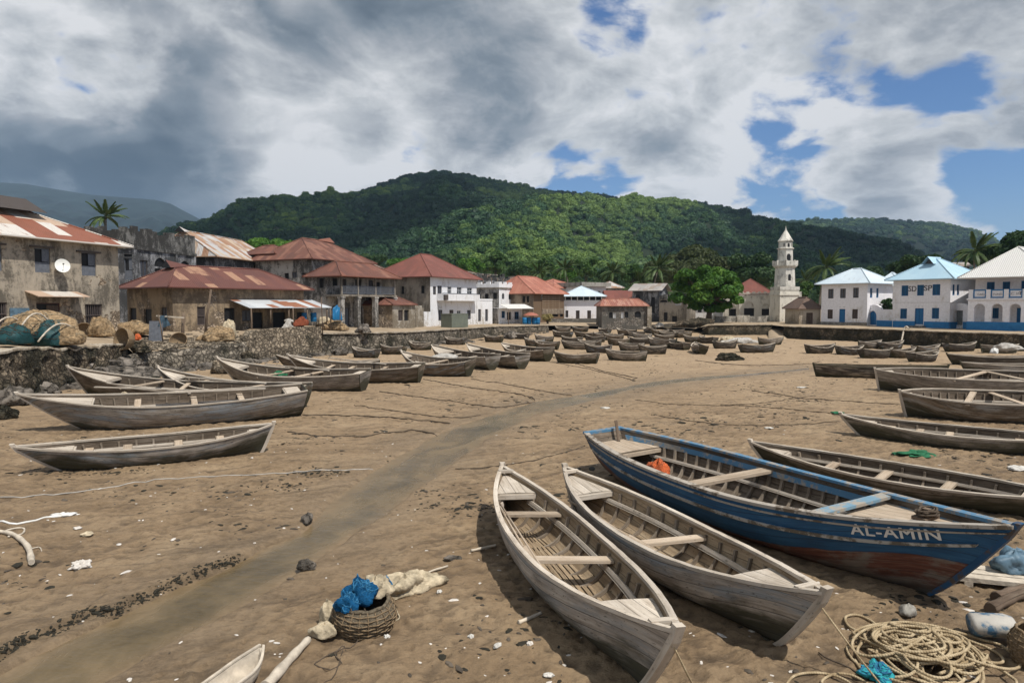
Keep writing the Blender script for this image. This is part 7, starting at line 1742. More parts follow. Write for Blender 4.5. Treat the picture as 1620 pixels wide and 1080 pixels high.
ML = [([(0, 789), (120, 779), (260, 760), (430, 750), (590, 741)], .014, 'pale mooring rope crossing the left mud below the slim canoe'),
      ([(455, 683), (560, 690), (650, 680), (705, 690)], .025, 'dark mooring rope running to the creek from the slim canoe stern'),
      ([(480, 655), (560, 657), (640, 662), (712, 668)], .025, 'dark mooring rope running to the creek from the large grey boat'),
      ([(600, 620), (700, 633), (790, 643), (845, 634)], .025, 'dark mooring rope from the white streaked transom toward the creek'),
      ([(670, 600), (740, 613), (830, 626), (846, 632)], .025, 'dark mooring rope from the reddish stern toward the creek'),
      ([(875, 567), (940, 583), (1008, 598)], .03, 'mooring rope from the last boat along the sea wall'),
      ([(880, 575), (950, 588), (1005, 602)], .025, 'mooring rope beside the front left boat of the open sand'),
      ([(720, 741), (800, 735), (880, 718), (925, 702)], .016, 'thin rope from the blue boat stern toward the creek'),
      ([(1100, 570), (1180, 578), (1300, 574)], .03, 'rope across the wet sand near the creek mouth'),
      ([(1140, 640), (1250, 648), (1352, 660)], .02, 'thin line from the slender grey canoe'),
      ([(560, 640), (640, 652), (720, 660), (760, 656)], .02, 'slack dark line on the mud below the reddish stern'),
      ([(745, 600), (800, 608), (880, 622), (905, 624)], .022, 'dark line from the light brown boat to the creek'),
      ([(1190, 618), (1290, 632), (1424, 640)], .022, 'dark line running to the stem of the broad old boat'),
      ([(1030, 655), (1120, 668), (1230, 672), (1330, 668)], .016, 'slack line on the mud beyond the blue boat'),
      ([(1005, 632), (1080, 640), (1180, 640), (1290, 626)], .018, 'wavering dark line across the right mud flat'),
      ([(1295, 1031), (1330, 1048), (1372, 1072)], .010, 'thin dark line leading to the teal net scrap')]
for i, (p, r_, l_) in enumerate(ML): rope('mooring_rope', l_, p, r_, 'rope_dark' if i else 'grey_cloth', group=MG, seed=i)
# taut painters from the two front boats
def tip_of(rt, bt, t, dz=0): return (Matrix.Translation(rt.location) @ rt.rotation_euler.to_matrix().to_4x4()) @ (bt.q(t, 1) * 1.0 + Vector((0, -bt.q(t, 1).y, dz)))
a_ = tip_of(h2, b2, .985, -.16); e_ = G3(1400, 1088)
rope('painter', 'thin pale painter from the middle boat bow to the ground by the teal net', [tuple(a_), tuple(a_.lerp(e_, .5) + Vector((0, 0, -.02))), tuple(e_)], .011, 'rope_tan', lift=1, wob=0)
a_ = tip_of(h1, b1, .985, -.14); e_ = G3(1112, 1110)
rope('painter', 'thin pale painter from the nearest boat bow to the ground', [tuple(a_), tuple(a_.lerp(e_, .5) + Vector((0, 0, -.02))), tuple(e_)], .011, 'rope_tan', lift=1, wob=0)
# big heap of rope
cp = G3(1462, 1036); rg = np.random.RandomState(4); pts = []; N = 46; 
for k in range(N):
    q = k / N; cx = cp.x + rg.normal(0, .26); cy = cp.y + rg.normal(0, .22); ra = rg.uniform(.28, .72); rb_ = ra * rg.uniform(.55, .95); th0 = rg.uniform(0, 6.28); sg = 1 if k % 5 else -1; tx, ty = rg.normal(0, .10, 2)
    for j in range(30):
        a_ = sg * 2 * math.pi * j / 30; x = ra * math.cos(a_); y = rb_ * math.sin(a_); xr = cx + x * math.cos(th0) - y * math.sin(th0); yr = cy + x * math.sin(th0) + y * math.cos(th0)
        dd = math.hypot((xr - cp.x) / 1.0, (yr - cp.y) / .85); zmax = max(.0, .30 * (1 - dd ** 2)); pts.append(Vector((xr, yr, surf(xr, yr) + .03 + zmax * (.25 + .75 * q) + x * tx * .3 + y * ty * .3)))
sm = []
for i in range(0, len(pts)):
    w_ = [pts[max(0, min(len(pts) - 1, i + d))] for d in range(-4, 5)]; sm.append(sum(w_, Vector()) / 9)
for p in sm: p.z = max(p.z, surf(p.x, p.y) + .022)
# two stray bights on the left of the heap
lead = [G3(*p) + Vector((0, 0, .025)) for p in ((1352, 1044), (1368, 1062), (1392, 1060), (1398, 1040), (1384, 1018), (1362, 1004), (1342, 992), (1338, 978), (1356, 975), (1380, 984), (1395, 1000), (1412, 1020))]
def cr(P3, k=14):
    out = []
    for i in range(len(P3) - 1):
        p0, p1, p2, p3 = P3[max(0, i - 1)], P3[i], P3[i + 1], P3[min(len(P3) - 1, i + 2)]
        for j in range(k): t = j / k; out.append(.5 * ((2 * p1) + (p2 - p0) * t + (2 * p0 - 5 * p1 + 4 * p2 - p3) * t * t + (3 * p1 - p0 - 3 * p2 + p3) * t ** 3))
    return out
mb = MB(); mb.tube(cr(lead) + sm, .018, 8); o = mb.build('rope_pile', MAT['rope_tan']); tag(o, 'large tangled heap of thick tan rope on the mud at the lower right', 'rope')
l2 = [G3(*p) + Vector((0, 0, .02)) for p in ((1240, 1092), (1255, 1072), (1285, 1066), (1325, 1072), (1352, 1088), (1330, 1096), (1300, 1082), (1318, 1068), (1345, 1068), (1372, 1082), (1385, 1098))]
mb = MB(); mb.tube(cr(l2), .016, 7); tag(mb.build('rope_loop', MAT['rope_tan']), 'loose loops of tan rope at the bottom edge left of the rope heap', 'rope')
heap('net_scrap', 'bright teal scrap of net beside the rope heap', 'net', G3(1388, 1068), (.34, .30, .14), 'teal_net', 3, .4, 3, rough=.5)
heap('stone', 'small grey stone behind the rope heap', 'stone', G3(1436, 970), (.26, .20, .15), 'concrete', 8, .3, rough=.12)
# basket with nets
def basket(name, label, c, r, hgt, mat, group=None, tilt=(0, 0), openr=.82, cat='basket', n=22, rim=True):
    root = empty(name, c); root.rotation_euler = (tilt[0], tilt[1], random.random() * 6); tag(root, label, cat, group); mb = MB(); m = 9; rows = []; rin = []
    for i in range(m + 1):
        q = i / m; rr_ = r * (.78 + .30 * math.sin(math.pi * min(1, q * .62 + .12))) * (1 - (1 - openr) * max(0, q - .7) / .3)
        rows.append([(rr_ * math.cos(2 * math.pi * k / n) * (1 + .02 * ((k + i) % 2)), rr_ * math.sin(2 * math.pi * k / n) * (1 + .02 * ((k + i) % 2)), hgt * q) for k in range(n + 1)])
    mb.grid(rows); mb.grid([[(x * .93, y * .93, max(z, .03)) for x, y, z in r_] for r_ in rows], flip=True); mb.poly([p for p in rows[0][:-1]][::-1]); mb.poly([(x * .93, y * .93, .03) for x, y, z in rows[0][:-1]])
    mb.build('body', MAT[mat], root)
    wv_ = MB(); lo_ = []
    for k in range(n * 1): wv_.tube([(rows[i][k][0] * 1.02, rows[i][k][1] * 1.02, rows[i][k][2]) for i in range(m + 1)], r * .022, 4)
    for i in range(1, m): wv_.tube([(x * (1.035 if (k + i) % 2 else 1.0), y * (1.035 if (k + i) % 2 else 1.0), z) for k, (x, y, z) in enumerate(rows[i])], r * .028, 4)
    wv_.build('weave', MAT['wicker'], root)
    if rim:
        tb = MB(); rr_ = math.hypot(*rows[-1][0][:2]) * .97; tb.tube([(rr_ * math.cos(2 * math.pi * k / 28), rr_ * math.sin(2 * math.pi * k / 28), hgt + .01 * math.sin(k * 2)) for k in range(29)], r * .07, 6); tb.build('rim', MAT[mat], root)
    return root
bc_ = G3(577, 988); BK = basket('basket', 'round wicker basket heaped with blue net and pale cloth on the mud', bc_ - Vector((0, 0, .03)), .39, .42, 'wicker_grey', tilt=(R(6), R(-5)))
heap('net_bundle', 'blue net bundle in the wicker basket', 'net', bc_ + Vector((-.06, -.02, .33)), (.44, .40, .30), 'blue_net', 11, .3, 2, rough=.35)
heap('cloth', 'cream sacking hanging over the rear rim of the wicker basket', 'cloth', bc_ + Vector((.12, .16, .36)), (.42, .34, .24), 'cream_cloth', 12, .8, 3, rough=.4)
heap('net_bundle', 'small blue net tuft on the far rim of the wicker basket', 'net', bc_ + Vector((.22, .30, .38)), (.2, .16, .18), 'blue_net', 14)
heap('cloth', 'long cream sacking trailing on the mud right of the wicker basket', 'cloth', G3(640, 935), (1.0, .42, .26), 'cream_cloth', 15, .55, 5, rough=.45)
heap('float', 'cream lump leaning on the left side of the wicker basket', 'float', G3(519, 985), (.22, .28, .30), 'cream_cloth', 16, .3)
heap('float', 'dirty cream lump lying in front of the basket on the left', 'float', G3(513, 1005), (.36, .24, .17), 'cream_cloth', 17, .1)
rg = np.random.RandomState(9)
for k, (px_, py_) in enumerate(((560, 1000), (590, 1003))):
    a_ = bc_ + Vector(((px_ - 577) * .006, -.36, .40)); e_ = G3(px_ + 6, py_ + 2)
    rope('cord', ('thin cord hanging down the left front of the wicker basket', 'thin cord hanging down the right front of the wicker basket')[k], [tuple(a_), tuple(a_.lerp(e_, .6) + Vector((.02, -.05, 0))), tuple(e_)], .008, 'rope_dark', lift=1, wob=.004)
rope('cord', 'dark tangled cord trailing in front of the wicker basket', [(572, 1000), (560, 1020), (535, 1030), (505, 1045), (500, 1052), (525, 1058), (540, 1048), (530, 1035), (545, 1022), (530, 1066), (510, 1085)], .008, 'rope_dark', wob=.02)
rope('cord', 'pale cord loop on the right of the wicker basket', [(622, 945), (628, 968), (632, 978), (622, 982), (616, 975)], .012, 'cream_cloth', wob=.01)
def stick(name, label, pts, r0, r1, mat='driftwood', cat='driftwood', group=None):
    P3 = [G3(*p) if len(p) == 2 else Vector(p) for p in pts]
    for i, p in enumerate(P3): p.z += max(r0, r1) * .8
    pp = cr(P3, 6) + [P3[-1]]; m = len(pp); mb = MB(); mb.tube(pp, [(r0 + (r1 - r0) * i / (m - 1)) * (1 + .12 * math.sin(i * 1.7)) for i in range(m)], 8); o = mb.build(name, MAT[mat]); tag(o, label, cat, group); return o
stick('plank', 'pale driftwood pole at the bottom edge beside the wooden scoop', [(488, 1018), (458, 1050), (420, 1094)], .045, .07)
c_ = G3(372, 1092); bs = Boat(.95, .40, .20, rb=.12, rs=.05, sb=.10, ss=.02, th=.022, pb=2.6, stern='transom', tw=.8); sc = empty('scoop', c_, R(72)); tag(sc, 'weathered hollowed wooden scoop at the bottom edge', 'scoop')
bs.hull(20, 8).build('bowl', [MAT['driftwood'], MAT['driftwood']], sc)
for sd in (-1, 1): bs.rail(sd, .035, .02, n=20, out=.008).build('rim', MAT['driftwood'], sc)
stick('driftwood', 'bleached curved driftwood branch ending in a dark stub at the left edge', [(-6, 843), (22, 850), (44, 868), (50, 893)], .035, .055)
stick('driftwood', 'thin bleached driftwood hoop at the left edge', [(-4, 846), (22, 838), (38, 838), (34, 846), (12, 850)], .02, .016)
stick('driftwood', 'short pale twig under the driftwood branch', [(50, 868), (62, 866), (66, 874)], .012, .01)
rope('cloth_rope', 'twisted white rag lying on the left mud', [(-2, 826), (28, 829), (60, 823), (85, 818), (118, 813)], .022, 'white_cloth', wob=.05, cat='rag')
heap('cloth', 'white end of the twisted rag', 'rag', G3(102, 816), (.5, .14, .07), 'white_cloth', 31, .2, 2, rough=.5)
heap('shell', 'crumpled pale shell cluster on the left mud', 'shell', G3(128, 899), (.28, .2, .10), 'shell', 32, .2, 4, rough=.6)
heap('shell', 'flat white shell below the twisted rag', 'shell', G3(123, 836), (.16, .12, .04), 'shell', 33)
heap('shell', 'pinkish flat stone right of the white shell', 'stone', G3(138, 847), (.22, .2, .05), 'cream_cloth', 34)
heap('stone', 'dark smooth stone at the creek edge', 'stone', G3(486, 822), (.22, .5, .14), 'rock', 35, .2)
heap('stone', 'dark wet stone standing in the creek', 'stone', G3(484, 897), (.30, .20, .16), 'rock', 36, .1)
stick('plank', 'short broken stick left of the nearest boat', [(820, 987), (838, 980), (856, 973)], .03, .022, 'driftwood')
heap('rubbish', 'flat grey scrap on the mud left of the nearest boat', 'scrap', G3(716, 884), (.30, .18, .06), 'rock', 37)
stick('plank', 'grey plank end poking from under the nearest boat', [(745, 872), (765, 868), (784, 864)], .025, .025, 'driftwood')
stick('plank', 'grey stick beside the cream sacking', [(655, 920), (680, 905), (708, 896)], .012, .02, 'driftwood')
for i, (px_, py_, l_) in enumerate(((868, 1069, 'white crumpled scrap at the bottom edge left of the nearest boat'), (787, 1022, 'pale dirty scrap between basket and nearest boat'), (745, 1008, 'white scrap right of the basket'), (838, 1021, 'grey shell in the shadow of the nearest boat'), (695, 937, 'small white stick shaped shell above the basket'), (612, 1008, 'tiny white flake below the basket'))): heap('litter', l_, 'litter', G3(px_, py_), (.13 if i < 2 else .08, .08, .04), 'litter_white' if i != 3 else 'shell', 40 + i, i, rough=.3)
heap('cloth', 'green cloth crumpled on the mud between the two canoes', 'cloth', G3(1450, 719), (.9, .6, .10), 'green_cloth', 50, .1, 4, rough=.5)
heap('cloth', 'small green scrap on the mud in front of the slender grey canoe', 'cloth', G3(1325, 655), (.5, .4, .07), 'green_cloth', 51)
heap('litter', 'white flat scrap on the mud left of the slender grey canoe', 'litter', G3(1216, 676), (.3, .22, .04), 'litter_white', 52)
heap('litter', 'white flat scrap on the sand below the dark canoe', 'litter', G3(1268, 613), (.5, .35, .05), 'litter_white', 53)
heap('litter', 'white flake on the mud above the blue boat', 'litter', G3(958, 645), (.4, .3, .05), 'litter_white', 54)
heap('sack', 'white sack and stones at the right edge beyond the long dark canoe', 'sack', G3(1612, 742), (.55, .45, .10), 'litter_white', 55)
# lower right corner
def can(label, c, rz):
    root = empty('jerrycan', c); root.rotation_euler = (R(84), R(8), rz); tag(root, label, 'jerrycan'); mb = MB(); n = 16; prof_ = [(.0, 0), (.17, .01), (.20, .05), (.20, .42), (.16, .50), (.05, .54)]; mb.lathe([(max(.004, r_), z) for r_, z in prof_], n, sx=1.15, sy=.72); mb.build('body', MAT['can_paint'], root)
    mb = MB(); mb.lathe([(.045, .53), (.05, .56), (.05, .59), (.02, .60)], 10); mb.build('cap', MAT['frame_dark'], root); mb = MB(); mb.tube([(.0, -.04, .5), (.09, -.04, .59), (.16, -.04, .5)], .02, 6); mb.build('handle', MAT['blue_tarp'], root); return root
can('dented blue and white plastic can lying behind the rope heap', G3(1540, 1012) + Vector((.0, .1, .17)), R(70))
basket('basket', 'brown wicker basket cut by the right edge beside the rope heap', G3(1640, 1050), .27, .42, 'wicker')
mb = MB()
for k in range(3): mb.box((0, (-.2 + .2 * k), .12 + .01 * k), (1.9, .19, .07))
mb.box((.5, 0, .05), (.12, .6, .09)); mb.box((-.6, 0, .05), (.12, .6, .09))
o = mb.build('plank_raft', MAT['driftwood']); o.location = G3(1592, 920); o.rotation_euler.z = R(-18); tag(o, 'low pallet of grey planks at the right edge under the blue tarpaulin', 'pallet')
heap('tarpaulin', 'folded blue grey tarpaulin on the planks at the right edge', 'tarpaulin', G3(1606, 912) + Vector((0, 0, .15)), (.75, .5, .32), 'blue_tarp', 60, .2, 2, rough=.3)
for k, (pa, pb, l_) in enumerate((((1566, 968), (1640, 940), 'dark driftwood log nearest the can at the right edge'), ((1575, 952), (1640, 930), 'dark driftwood log behind the first at the right edge'))):
    stick('driftwood', l_, [pa, ((pa[0] + pb[0]) / 2, (pa[1] + pb[1]) / 2 - 3), pb], .085, .07, 'post_wood')
# quay on the left: nets, traps, posts
heap('net_heap', 'big mound of fishing nets with teal tarpaulin at the left edge of the quay', 'nets', on(50, 546) + Vector((0, .6, 0)), (3.9, 2.4, 1.8), 'brown_net', 70, .2, 5, rough=.14)
heap('tarpaulin', 'dark teal tarpaulin over the right end of the net mound', 'tarpaulin', on(72, 548) + Vector((0.3, .25, 0)), (1.9, 2.0, 1.35), 'teal_tarp', 71, .5, 2, rough=.16)
heap('tarpaulin', 'dark teal tarpaulin on the front of the net mound', 'tarpaulin', on(24, 549) + Vector((0, .1, .1)), (1.3, 1.9, 1.05), 'teal_tarp', 72, .1, 1, rough=.12)
nm = on(50, 548) + Vector((0, .4, 0))
for k, (x0, x1, hh, l_) in enumerate(((-1.7, -.9, 1.55, 'left hoop of bent cane over the net mound'), (-.2, .5, 1.75, 'middle hoop of bent cane over the net mound'), (1.0, 1.9, 1.2, 'right hoop of bent cane over the net mound'))):
    mb = MB(); mb.tube([nm + Vector((x0 + (x1 - x0) * q, -1.35 + 2.4 * q, hh * math.sin(math.pi * (.08 + .84 * q)))) for q in [i / 12 for i in range(13)]], .045, 6); tag(mb.build('cane_hoop', MAT['driftwood']), l_, 'hoop')
def trap(label, px, py, r, hgt, rz, tilt=R(70)):
    # dome shaped fish trap lying on its side with its dark mouth turned to the bay
    root = empty('fish_trap', on(px, py) + Vector((0, 0, r * .55))); root.rotation_euler = (tilt, 0, rz); tag(root, label, 'fish trap'); mb = MB(); rows = []
    for i in range(8):
        a_ = math.pi / 2 * i / 7; rows.append([(r * math.cos(a_) * math.cos(2 * math.pi * k / 20), r * math.cos(a_) * math.sin(2 * math.pi * k / 20), -hgt * math.sin(a_)) for k in range(21)])
    mb.grid(rows); mb.grid([[(x * .92, y * .92, z * .92) for x, y, z in r_] for r_ in rows], flip=True); mb.build('cage', MAT['wicker'], root); mb = MB(); mb.tube([(r * .97 * math.cos(2 * math.pi * k / 20), r * .97 * math.sin(2 * math.pi * k / 20), 0) for k in range(21)], .03, 6); mb.build('rim', MAT['wicker'], root); return root
trap('round basket fish trap standing on edge left of the straw nets', 133, 532, .62, .6, R(20), R(80))
trap('domed fish trap with a dark mouth at the corner of the coral wall', 192, 546, .72, .8, R(-25), R(82))
trap('wicker fish trap lying below the tarpaulin frame', 282, 545, .62, .6, R(10), R(60))
heap('net_heap', 'straw coloured net heap right of the standing fish trap', 'nets', on(160, 533), (1.6, 1.3, 1.3), 'brown_net', 75, .1, 3)
heap('net_heap', 'brown net heap with orange floats behind the domed fish trap', 'nets', on(203, 530) + Vector((0, .8, 0)), (2.4, 1.6, 1.0), 'brown_net', 76, .2, 3)
heap('net_heap', 'low pale net heap against the hut wall', 'nets', on(345, 540), (2.4, 1.5, 1.1), 'brown_net', 77, .2, 4)
heap('net_heap', 'tall folded net heap by the hut doorway', 'nets', on(362, 533), (1.1, 1.0, 1.3), 'cream_cloth', 78, .2, 3)
heap('cloth', 'orange rag at the end of the brown net heap', 'rag', on(218, 538), (.45, .4, .45), 'orange_net', 79)
heap('sack', 'pale sacks spread on the quay left of the standing trap', 'sack', on(112, 538), (1.3, 1.0, .45), 'cream_cloth', 80, .1, 4)
heap('net_heap', 'earth brown heap of nets at the end of the sea wall by the veranda columns', 'nets', on(528, 522), (2.6, 1.6, .9), 'brown_net', 81, 0, 4)
heap('net_heap', 'pale tarpaulin heap right beside the blue barrel', 'tarpaulin', on(514, 518), (1.4, 1.2, 1.1), 'cream_cloth', 82, 0, 3)
heap('rock', 'pale boulder at the foot of the low rubble wall', 'rock', on(355, 590), (1.6, 1.2, .9), 'porch_stone', 83)
for i, (px_, py_, sx_, l_) in enumerate(((222, 582, 1.3, 'boulder at the end of the coral wall'), (262, 590, 1.0, 'small boulder below the low rubble wall'), (300, 585, 1.2, 'boulder in the middle below the low rubble wall'), (392, 572, 1.4, 'boulder at the hut porch corner'), (20, 640, 1.5, 'boulder at the left edge below the coral wall'), (60, 622, 1.2, 'black boulder below the coral wall, left of the raked bow'), (8, 662, .9, 'white splashed stone at the left edge'), (538, 562, 1.3, 'boulder at the foot of the sea wall below the veranda'), (575, 556, 1.6, 'larger boulder at the foot of the sea wall below the veranda'), (655, 548, 1.8, 'black boulder at the foot of the sea wall below the small hut'), (810, 536, 1.8, 'rubble lump at the foot of the sea wall near the blue drums'))): heap('rock', l_, 'rock', on(px_, py_), (sx_, sx_ * .8, sx_ * .5), 'rock' if i % 3 else 'dark_rubble', 90 + i, i, 2, rough=.3)
def pole(label, px, pyb, pyt, lean, r=.09, name='post'):
    c = on(px, pyb); h_ = zat(pyt, c.y) - c.z; mb = MB(); mb.tube([c + Vector((0, 0, -.2)), c + Vector((lean * .4, 0, h_ * .5)), c + Vector((lean, .05, h_))], [r, r * .9, r * .75], 7); tag(mb.build(name, MAT['post_wood']), label, 'post'); return c, h_
pole('leaning dark post against the front of the brown hut', 324, 540, 458, .55, .10); pole('short stout post with a knob at the tarpaulin frame', 289, 541, 495, .1, .13)
pole('thin pale stick holding up the white tarpaulin', 259, 545, 497, -.35, .05); pole('thin pole at the corner of the hut porch', 511, 556, 470, -.1, .05); pole('pole in front of the veranda columns', 538, 524, 488, .05, .05)
c = on(272, 541); mb = MB(); mb.beam(c + Vector((-1.1, 0, 1.95)), c + Vector((.9, .1, 1.8)), .1, .1); tag(mb.build('rail', MAT['driftwood']), 'horizontal pole of the tarpaulin frame beside the hut', 'pole')
mb = MB(); g = []
for i in range(7): g.append([c + Vector((-1.0 + .85 * j / 8, -.1 + .22 * math.sin(j * 1.3 + i * .5) + .1 * i / 6, 1.98 - .95 * i / 6 * (1 - .5 * abs(j / 8 - .55)))) for j in range(9)])
mb.grid(g); mb.grid([[p + Vector((0, .02, 0)) for p in r_] for r_ in g], flip=True); tag(mb.build('tarpaulin', MAT['blue_tarp']), 'white and blue tarpaulin hung from the pole frame beside the hut', 'tarpaulin')
mb = MB(); c = on(245, 540); mb.box(c + Vector((0, .2, .75)), (.95, .12, 1.5), Euler((R(-8), 0, .1)).to_matrix()); tag(mb.build('board', MAT['grey_shutter']), 'grey board leaning beside the tarpaulin frame', 'board')
def drum(label, c, r=.29, h_=.88, mat='drum_blue'):
    root = empty('barrel', c); tag(root, label, 'barrel', 'blue plastic barrels'); mb = MB(); mb.lathe([(r * .9, 0), (r, .04), (r, h_ * .32), (r * 1.04, h_ * .34), (r, h_ * .36), (r, h_ * .64), (r * 1.04, h_ * .66), (r, h_ * .68), (r, h_ - .04), (r * .9, h_)], 16); mb.build('body', MAT[mat], root); mb = MB(); mb.lathe([(.06, h_), (.06, h_ + .04), (.03, h_ + .045)], 8, (r * .5, 0, 0)); mb.build('bung', MAT['frame_dark'], root); return root
hb_ = HUT
def on_porch(px, py, d): 
    a_, z_ = hb_.px2('front', px, py); return hM @ Vector((a_, -d, .71))
for px_, l_ in ((459, 'left blue barrel of the pair under the tin awning'), (473, 'right blue barrel of the pair under the tin awning')): drum(l_, on_porch(px_, 505, 2.2) + Vector((0, 0, 0)))
o = heap('cloth', 'bright blue sheet hung over the right end of the porch wall', 'cloth', on_porch(497, 505, 3.45) + Vector((0, 0, .05)), (1.15, .35, 1.4), 'drum_blue', 99, HUT.root.rotation_euler.z)
heap('laundry', 'white laundry hanging over the porch wall', 'cloth', on_porch(419, 515, 3.45) + Vector((0, 0, -.9)), (1.1, .14, .9), 'grey_cloth', 101, HUT.root.rotation_euler.z, 3, rough=.4)
heap('laundry', 'rust red cloth hanging over the porch wall', 'cloth', on_porch(441, 515, 3.45) + Vector((0, 0, -.35)), (1.5, .2, .8), 'red_cloth', 102, HUT.root.rotation_euler.z, 2)
heap('laundry', 'grey bundle on the porch wall behind the white laundry', 'cloth', on_porch(424, 505, 3.1), (.8, .5, .35), 'grey_cloth', 103, 0, 3)
# water tank in front of the white house, stall with drums
c = on(718, 518) + Vector((0, 1.2, 0)); root = empty('water_tank', c, R(55)); tag(root, 'square grey green water tank in front of the white house', 'water tank'); mb = MB(); mb.box((0, 0, .85), (3.3, 1.8, 1.7)); mb.build('body', MAT['tank_green'], root); mb = MB(); mb.box((0, 0, 1.73), (3.36, 1.86, .07)); mb.build('lid', MAT['tank_green'], root)
for px_, l_, m_ in ((830, 'light blue drum left of the row on the quay', 'drum_blue'), (837, 'second blue drum on the quay', 'drum_blue'), (845, 'third blue drum on the quay', 'drum_blue'), (851, 'rightmost blue drum on the quay', 'drum_blue')):
    c = on(px_, 513) + Vector((0, .6, 0)); drum(l_, c, .36, 1.05, m_)
c = on(840, 513) + Vector((0, .9, 0)); root = empty('parasol', c); tag(root, 'faded parasol over the blue drums on the quay', 'parasol'); mb = MB(); mb.tube([(0, 0, 0), (0, 0, 1.75)], .03, 6); mb.build('pole', MAT['frame_dark'], root); mb = MB(); mb.lathe([(1.25, 1.35), (.9, 1.62), (.4, 1.8), (.02, 1.86)], 10, smooth=False); mb.build('canopy', MAT['salmon_roof'], root)
heap('sack', 'white sacks piled at the broken wall right of the grey stone house', 'sack', on(1043, 518), (1.3, 1.0, .7), 'grey_cloth', 110, 0, 4); heap('cloth', 'cream tarpaulin heap behind the little dark boat', 'tarpaulin', on(1153, 540), (1.9, 1.2, .6), 'cream_cloth', 111, 0, 3); heap('cloth', 'long grey tarpaulin heap left of the ramp', 'tarpaulin', on(1172, 543), (3.4, 1.4, .6), 'grey_cloth', 112, .2, 4)
heap('rock', 'row of low black rocks beside the creek mouth', 'rock', on(1152, 570), (2.0, .8, .55), 'dark_rubble', 113, 0, 3, rough=.35); heap('rock', 'dark rubble mound under the shade tree', 'rock', on(1105, 521), (4.5, 2.2, 1.3), 'dark_rubble', 114, 0, 4, rough=.35)
heap('cloth', 'white cloth on the boats at the right edge of the mossy wall', 'cloth', on(1590, 566) + Vector((0, 0, .7)), (1.8, .9, .5), 'grey_cloth', 115, 0, 4); heap('cloth', 'small white bundle on the pale rimmed boat', 'cloth', on(1572, 578) + Vector((0, 0, .8)), (.5, .5, .4), 'white_cloth', 116)
stick('plank', 'plank leaning from the mud to the top of the mossy wall', [tuple(on(1425, 546) + Vector((0, 0, 0))), tuple(on(1431, 535) + Vector((0, 0, .2))), tuple(Vector((*XY(1438, 75), 1.72)))], .09, .09, 'driftwood', 'plank')
# cloth and nets lying in the left boats
for i, (px_, py_, dz_, sz, m_, l_) in enumerate(((232, 598, .2, (1.2, .6, .3), 'blue_tarp', 'crumpled blue grey tarpaulin in the upswept boat'), (170, 618, .3, (.6, .5, .45), 'cream_cloth', 'pale sack against the mast step of the upswept boat'), (700, 548, .7, (1.8, .8, .4), 'grey_cloth', 'grey cloth piled in the cloth laden boat'), (430, 577, .6, (.6, .5, .3), 'green_cloth', 'small green net bundle in the grey boat below the porch'))): heap('cloth', l_, 'cloth', on(px_, py_ + 40) + Vector((0, 1.2, dz_)), sz, m_, 120 + i, .2, 3)

# uncountable litter of the tide: pebbles, weed, shells
def scatter(name, label, cat, n, fn, mat, seed, smin, smax, flat_=.5, zfn=None):
    rg = np.random.RandomState(seed); mb_v, mb_f = [], []; k = 0
    while k < n:
        p = fn(rg)
        if p is None: continue
        x, y = p; s_ = rg.uniform(smin, smax) * (1 if rg.rand() < .85 else 1.9); z = None; m = 7; base = len(mb_v); st = rg.uniform(1, 2.6); an = rg.uniform(0, 6.28); ca, sa = math.cos(an), math.sin(an)
        zz_ = (zfn or gz_fast)(x, y)
        for ri, zi in ((1.0, -.1), (.8, .55)):
            for j in range(m):
                a_ = 2 * math.pi * j / m; r_ = s_ * ri * rg.uniform(.65, 1.2); lx, ly = r_ * math.cos(a_) * st, r_ * math.sin(a_); mb_v.append((x + lx * ca - ly * sa, y + lx * sa + ly * ca, zz_ + s_ * zi * flat_))
        mb_v.append((x, y, zz_ + s_ * .8 * flat_))
        for j in range(m):
            j2 = (j + 1) % m; mb_f.append((base + j, base + j2, base + m + j2, base + m + j)); mb_f.append((base + m + j, base + m + j2, base + 2 * m, base + 2 * m))
        k += 1
    me = bpy.data.meshes.new(name); me.from_pydata(mb_v, [], [f if f[2] != f[3] else f[:3] for f in mb_f]); me.materials.append(MAT[mat]); o = bpy.data.objects.new(name, me); COL.objects.link(o); tag(o, label, cat, kind='stuff'); return o
_zg = Zg.reshape(nr, nc)
def gz_fast(x, y):
    i = int(np.clip(np.searchsorted(ys, y) - 1, 0, nr - 2)); fy = (y - ys[i]) / (ys[i + 1] - ys[i]); e0 = x / (eff[i] * (1 - fy) + eff[i + 1] * fy); j = (e0 + 1.35) / 2.7 * (nc - 1); j0 = int(np.clip(j, 0, nc - 2)); fx = min(1, max(0, j - j0))
    return float((_zg[i, j0] * (1 - fx) + _zg[i, j0 + 1] * fx) * (1 - fy) + (_zg[i + 1, j0] * (1 - fx) + _zg[i + 1, j0 + 1] * fx) * fy)
def anywhere(ymin, ymax, clump=0.0, keep_dry=True, pw=1.0):
    cache = {}
    def f(rg):
        y = math.exp(math.log(ymin) + (math.log(ymax) - math.log(ymin)) * rg.rand() ** pw); x = y * rg.uniform(-.80, .80)
        if shore(x, y) is not None: return None
        if clump and float(fbm(np.array([x * .45]), np.array([y * .45]), 3, 91)[0]) < clump + rg.normal(0, .08): return None
        if keep_dry and float(stream_dist(np.array([x]), np.array([y]))[0]) < .15 and rg.rand() < .93: return None
        return x, y
    return f
scatter('pebbles', 'dark pebbles and worm casts strewn over the mud', 'pebbles', 2600, anywhere(7.5, 90, .03, pw=.62), 'pebble', 1, .008, .032, .7)
scatter('seaweed', 'scraps of dark seaweed strewn over the mud', 'seaweed', 2200, anywhere(7.5, 85, .08, pw=.62), 'weed', 2, .010, .045, .3)
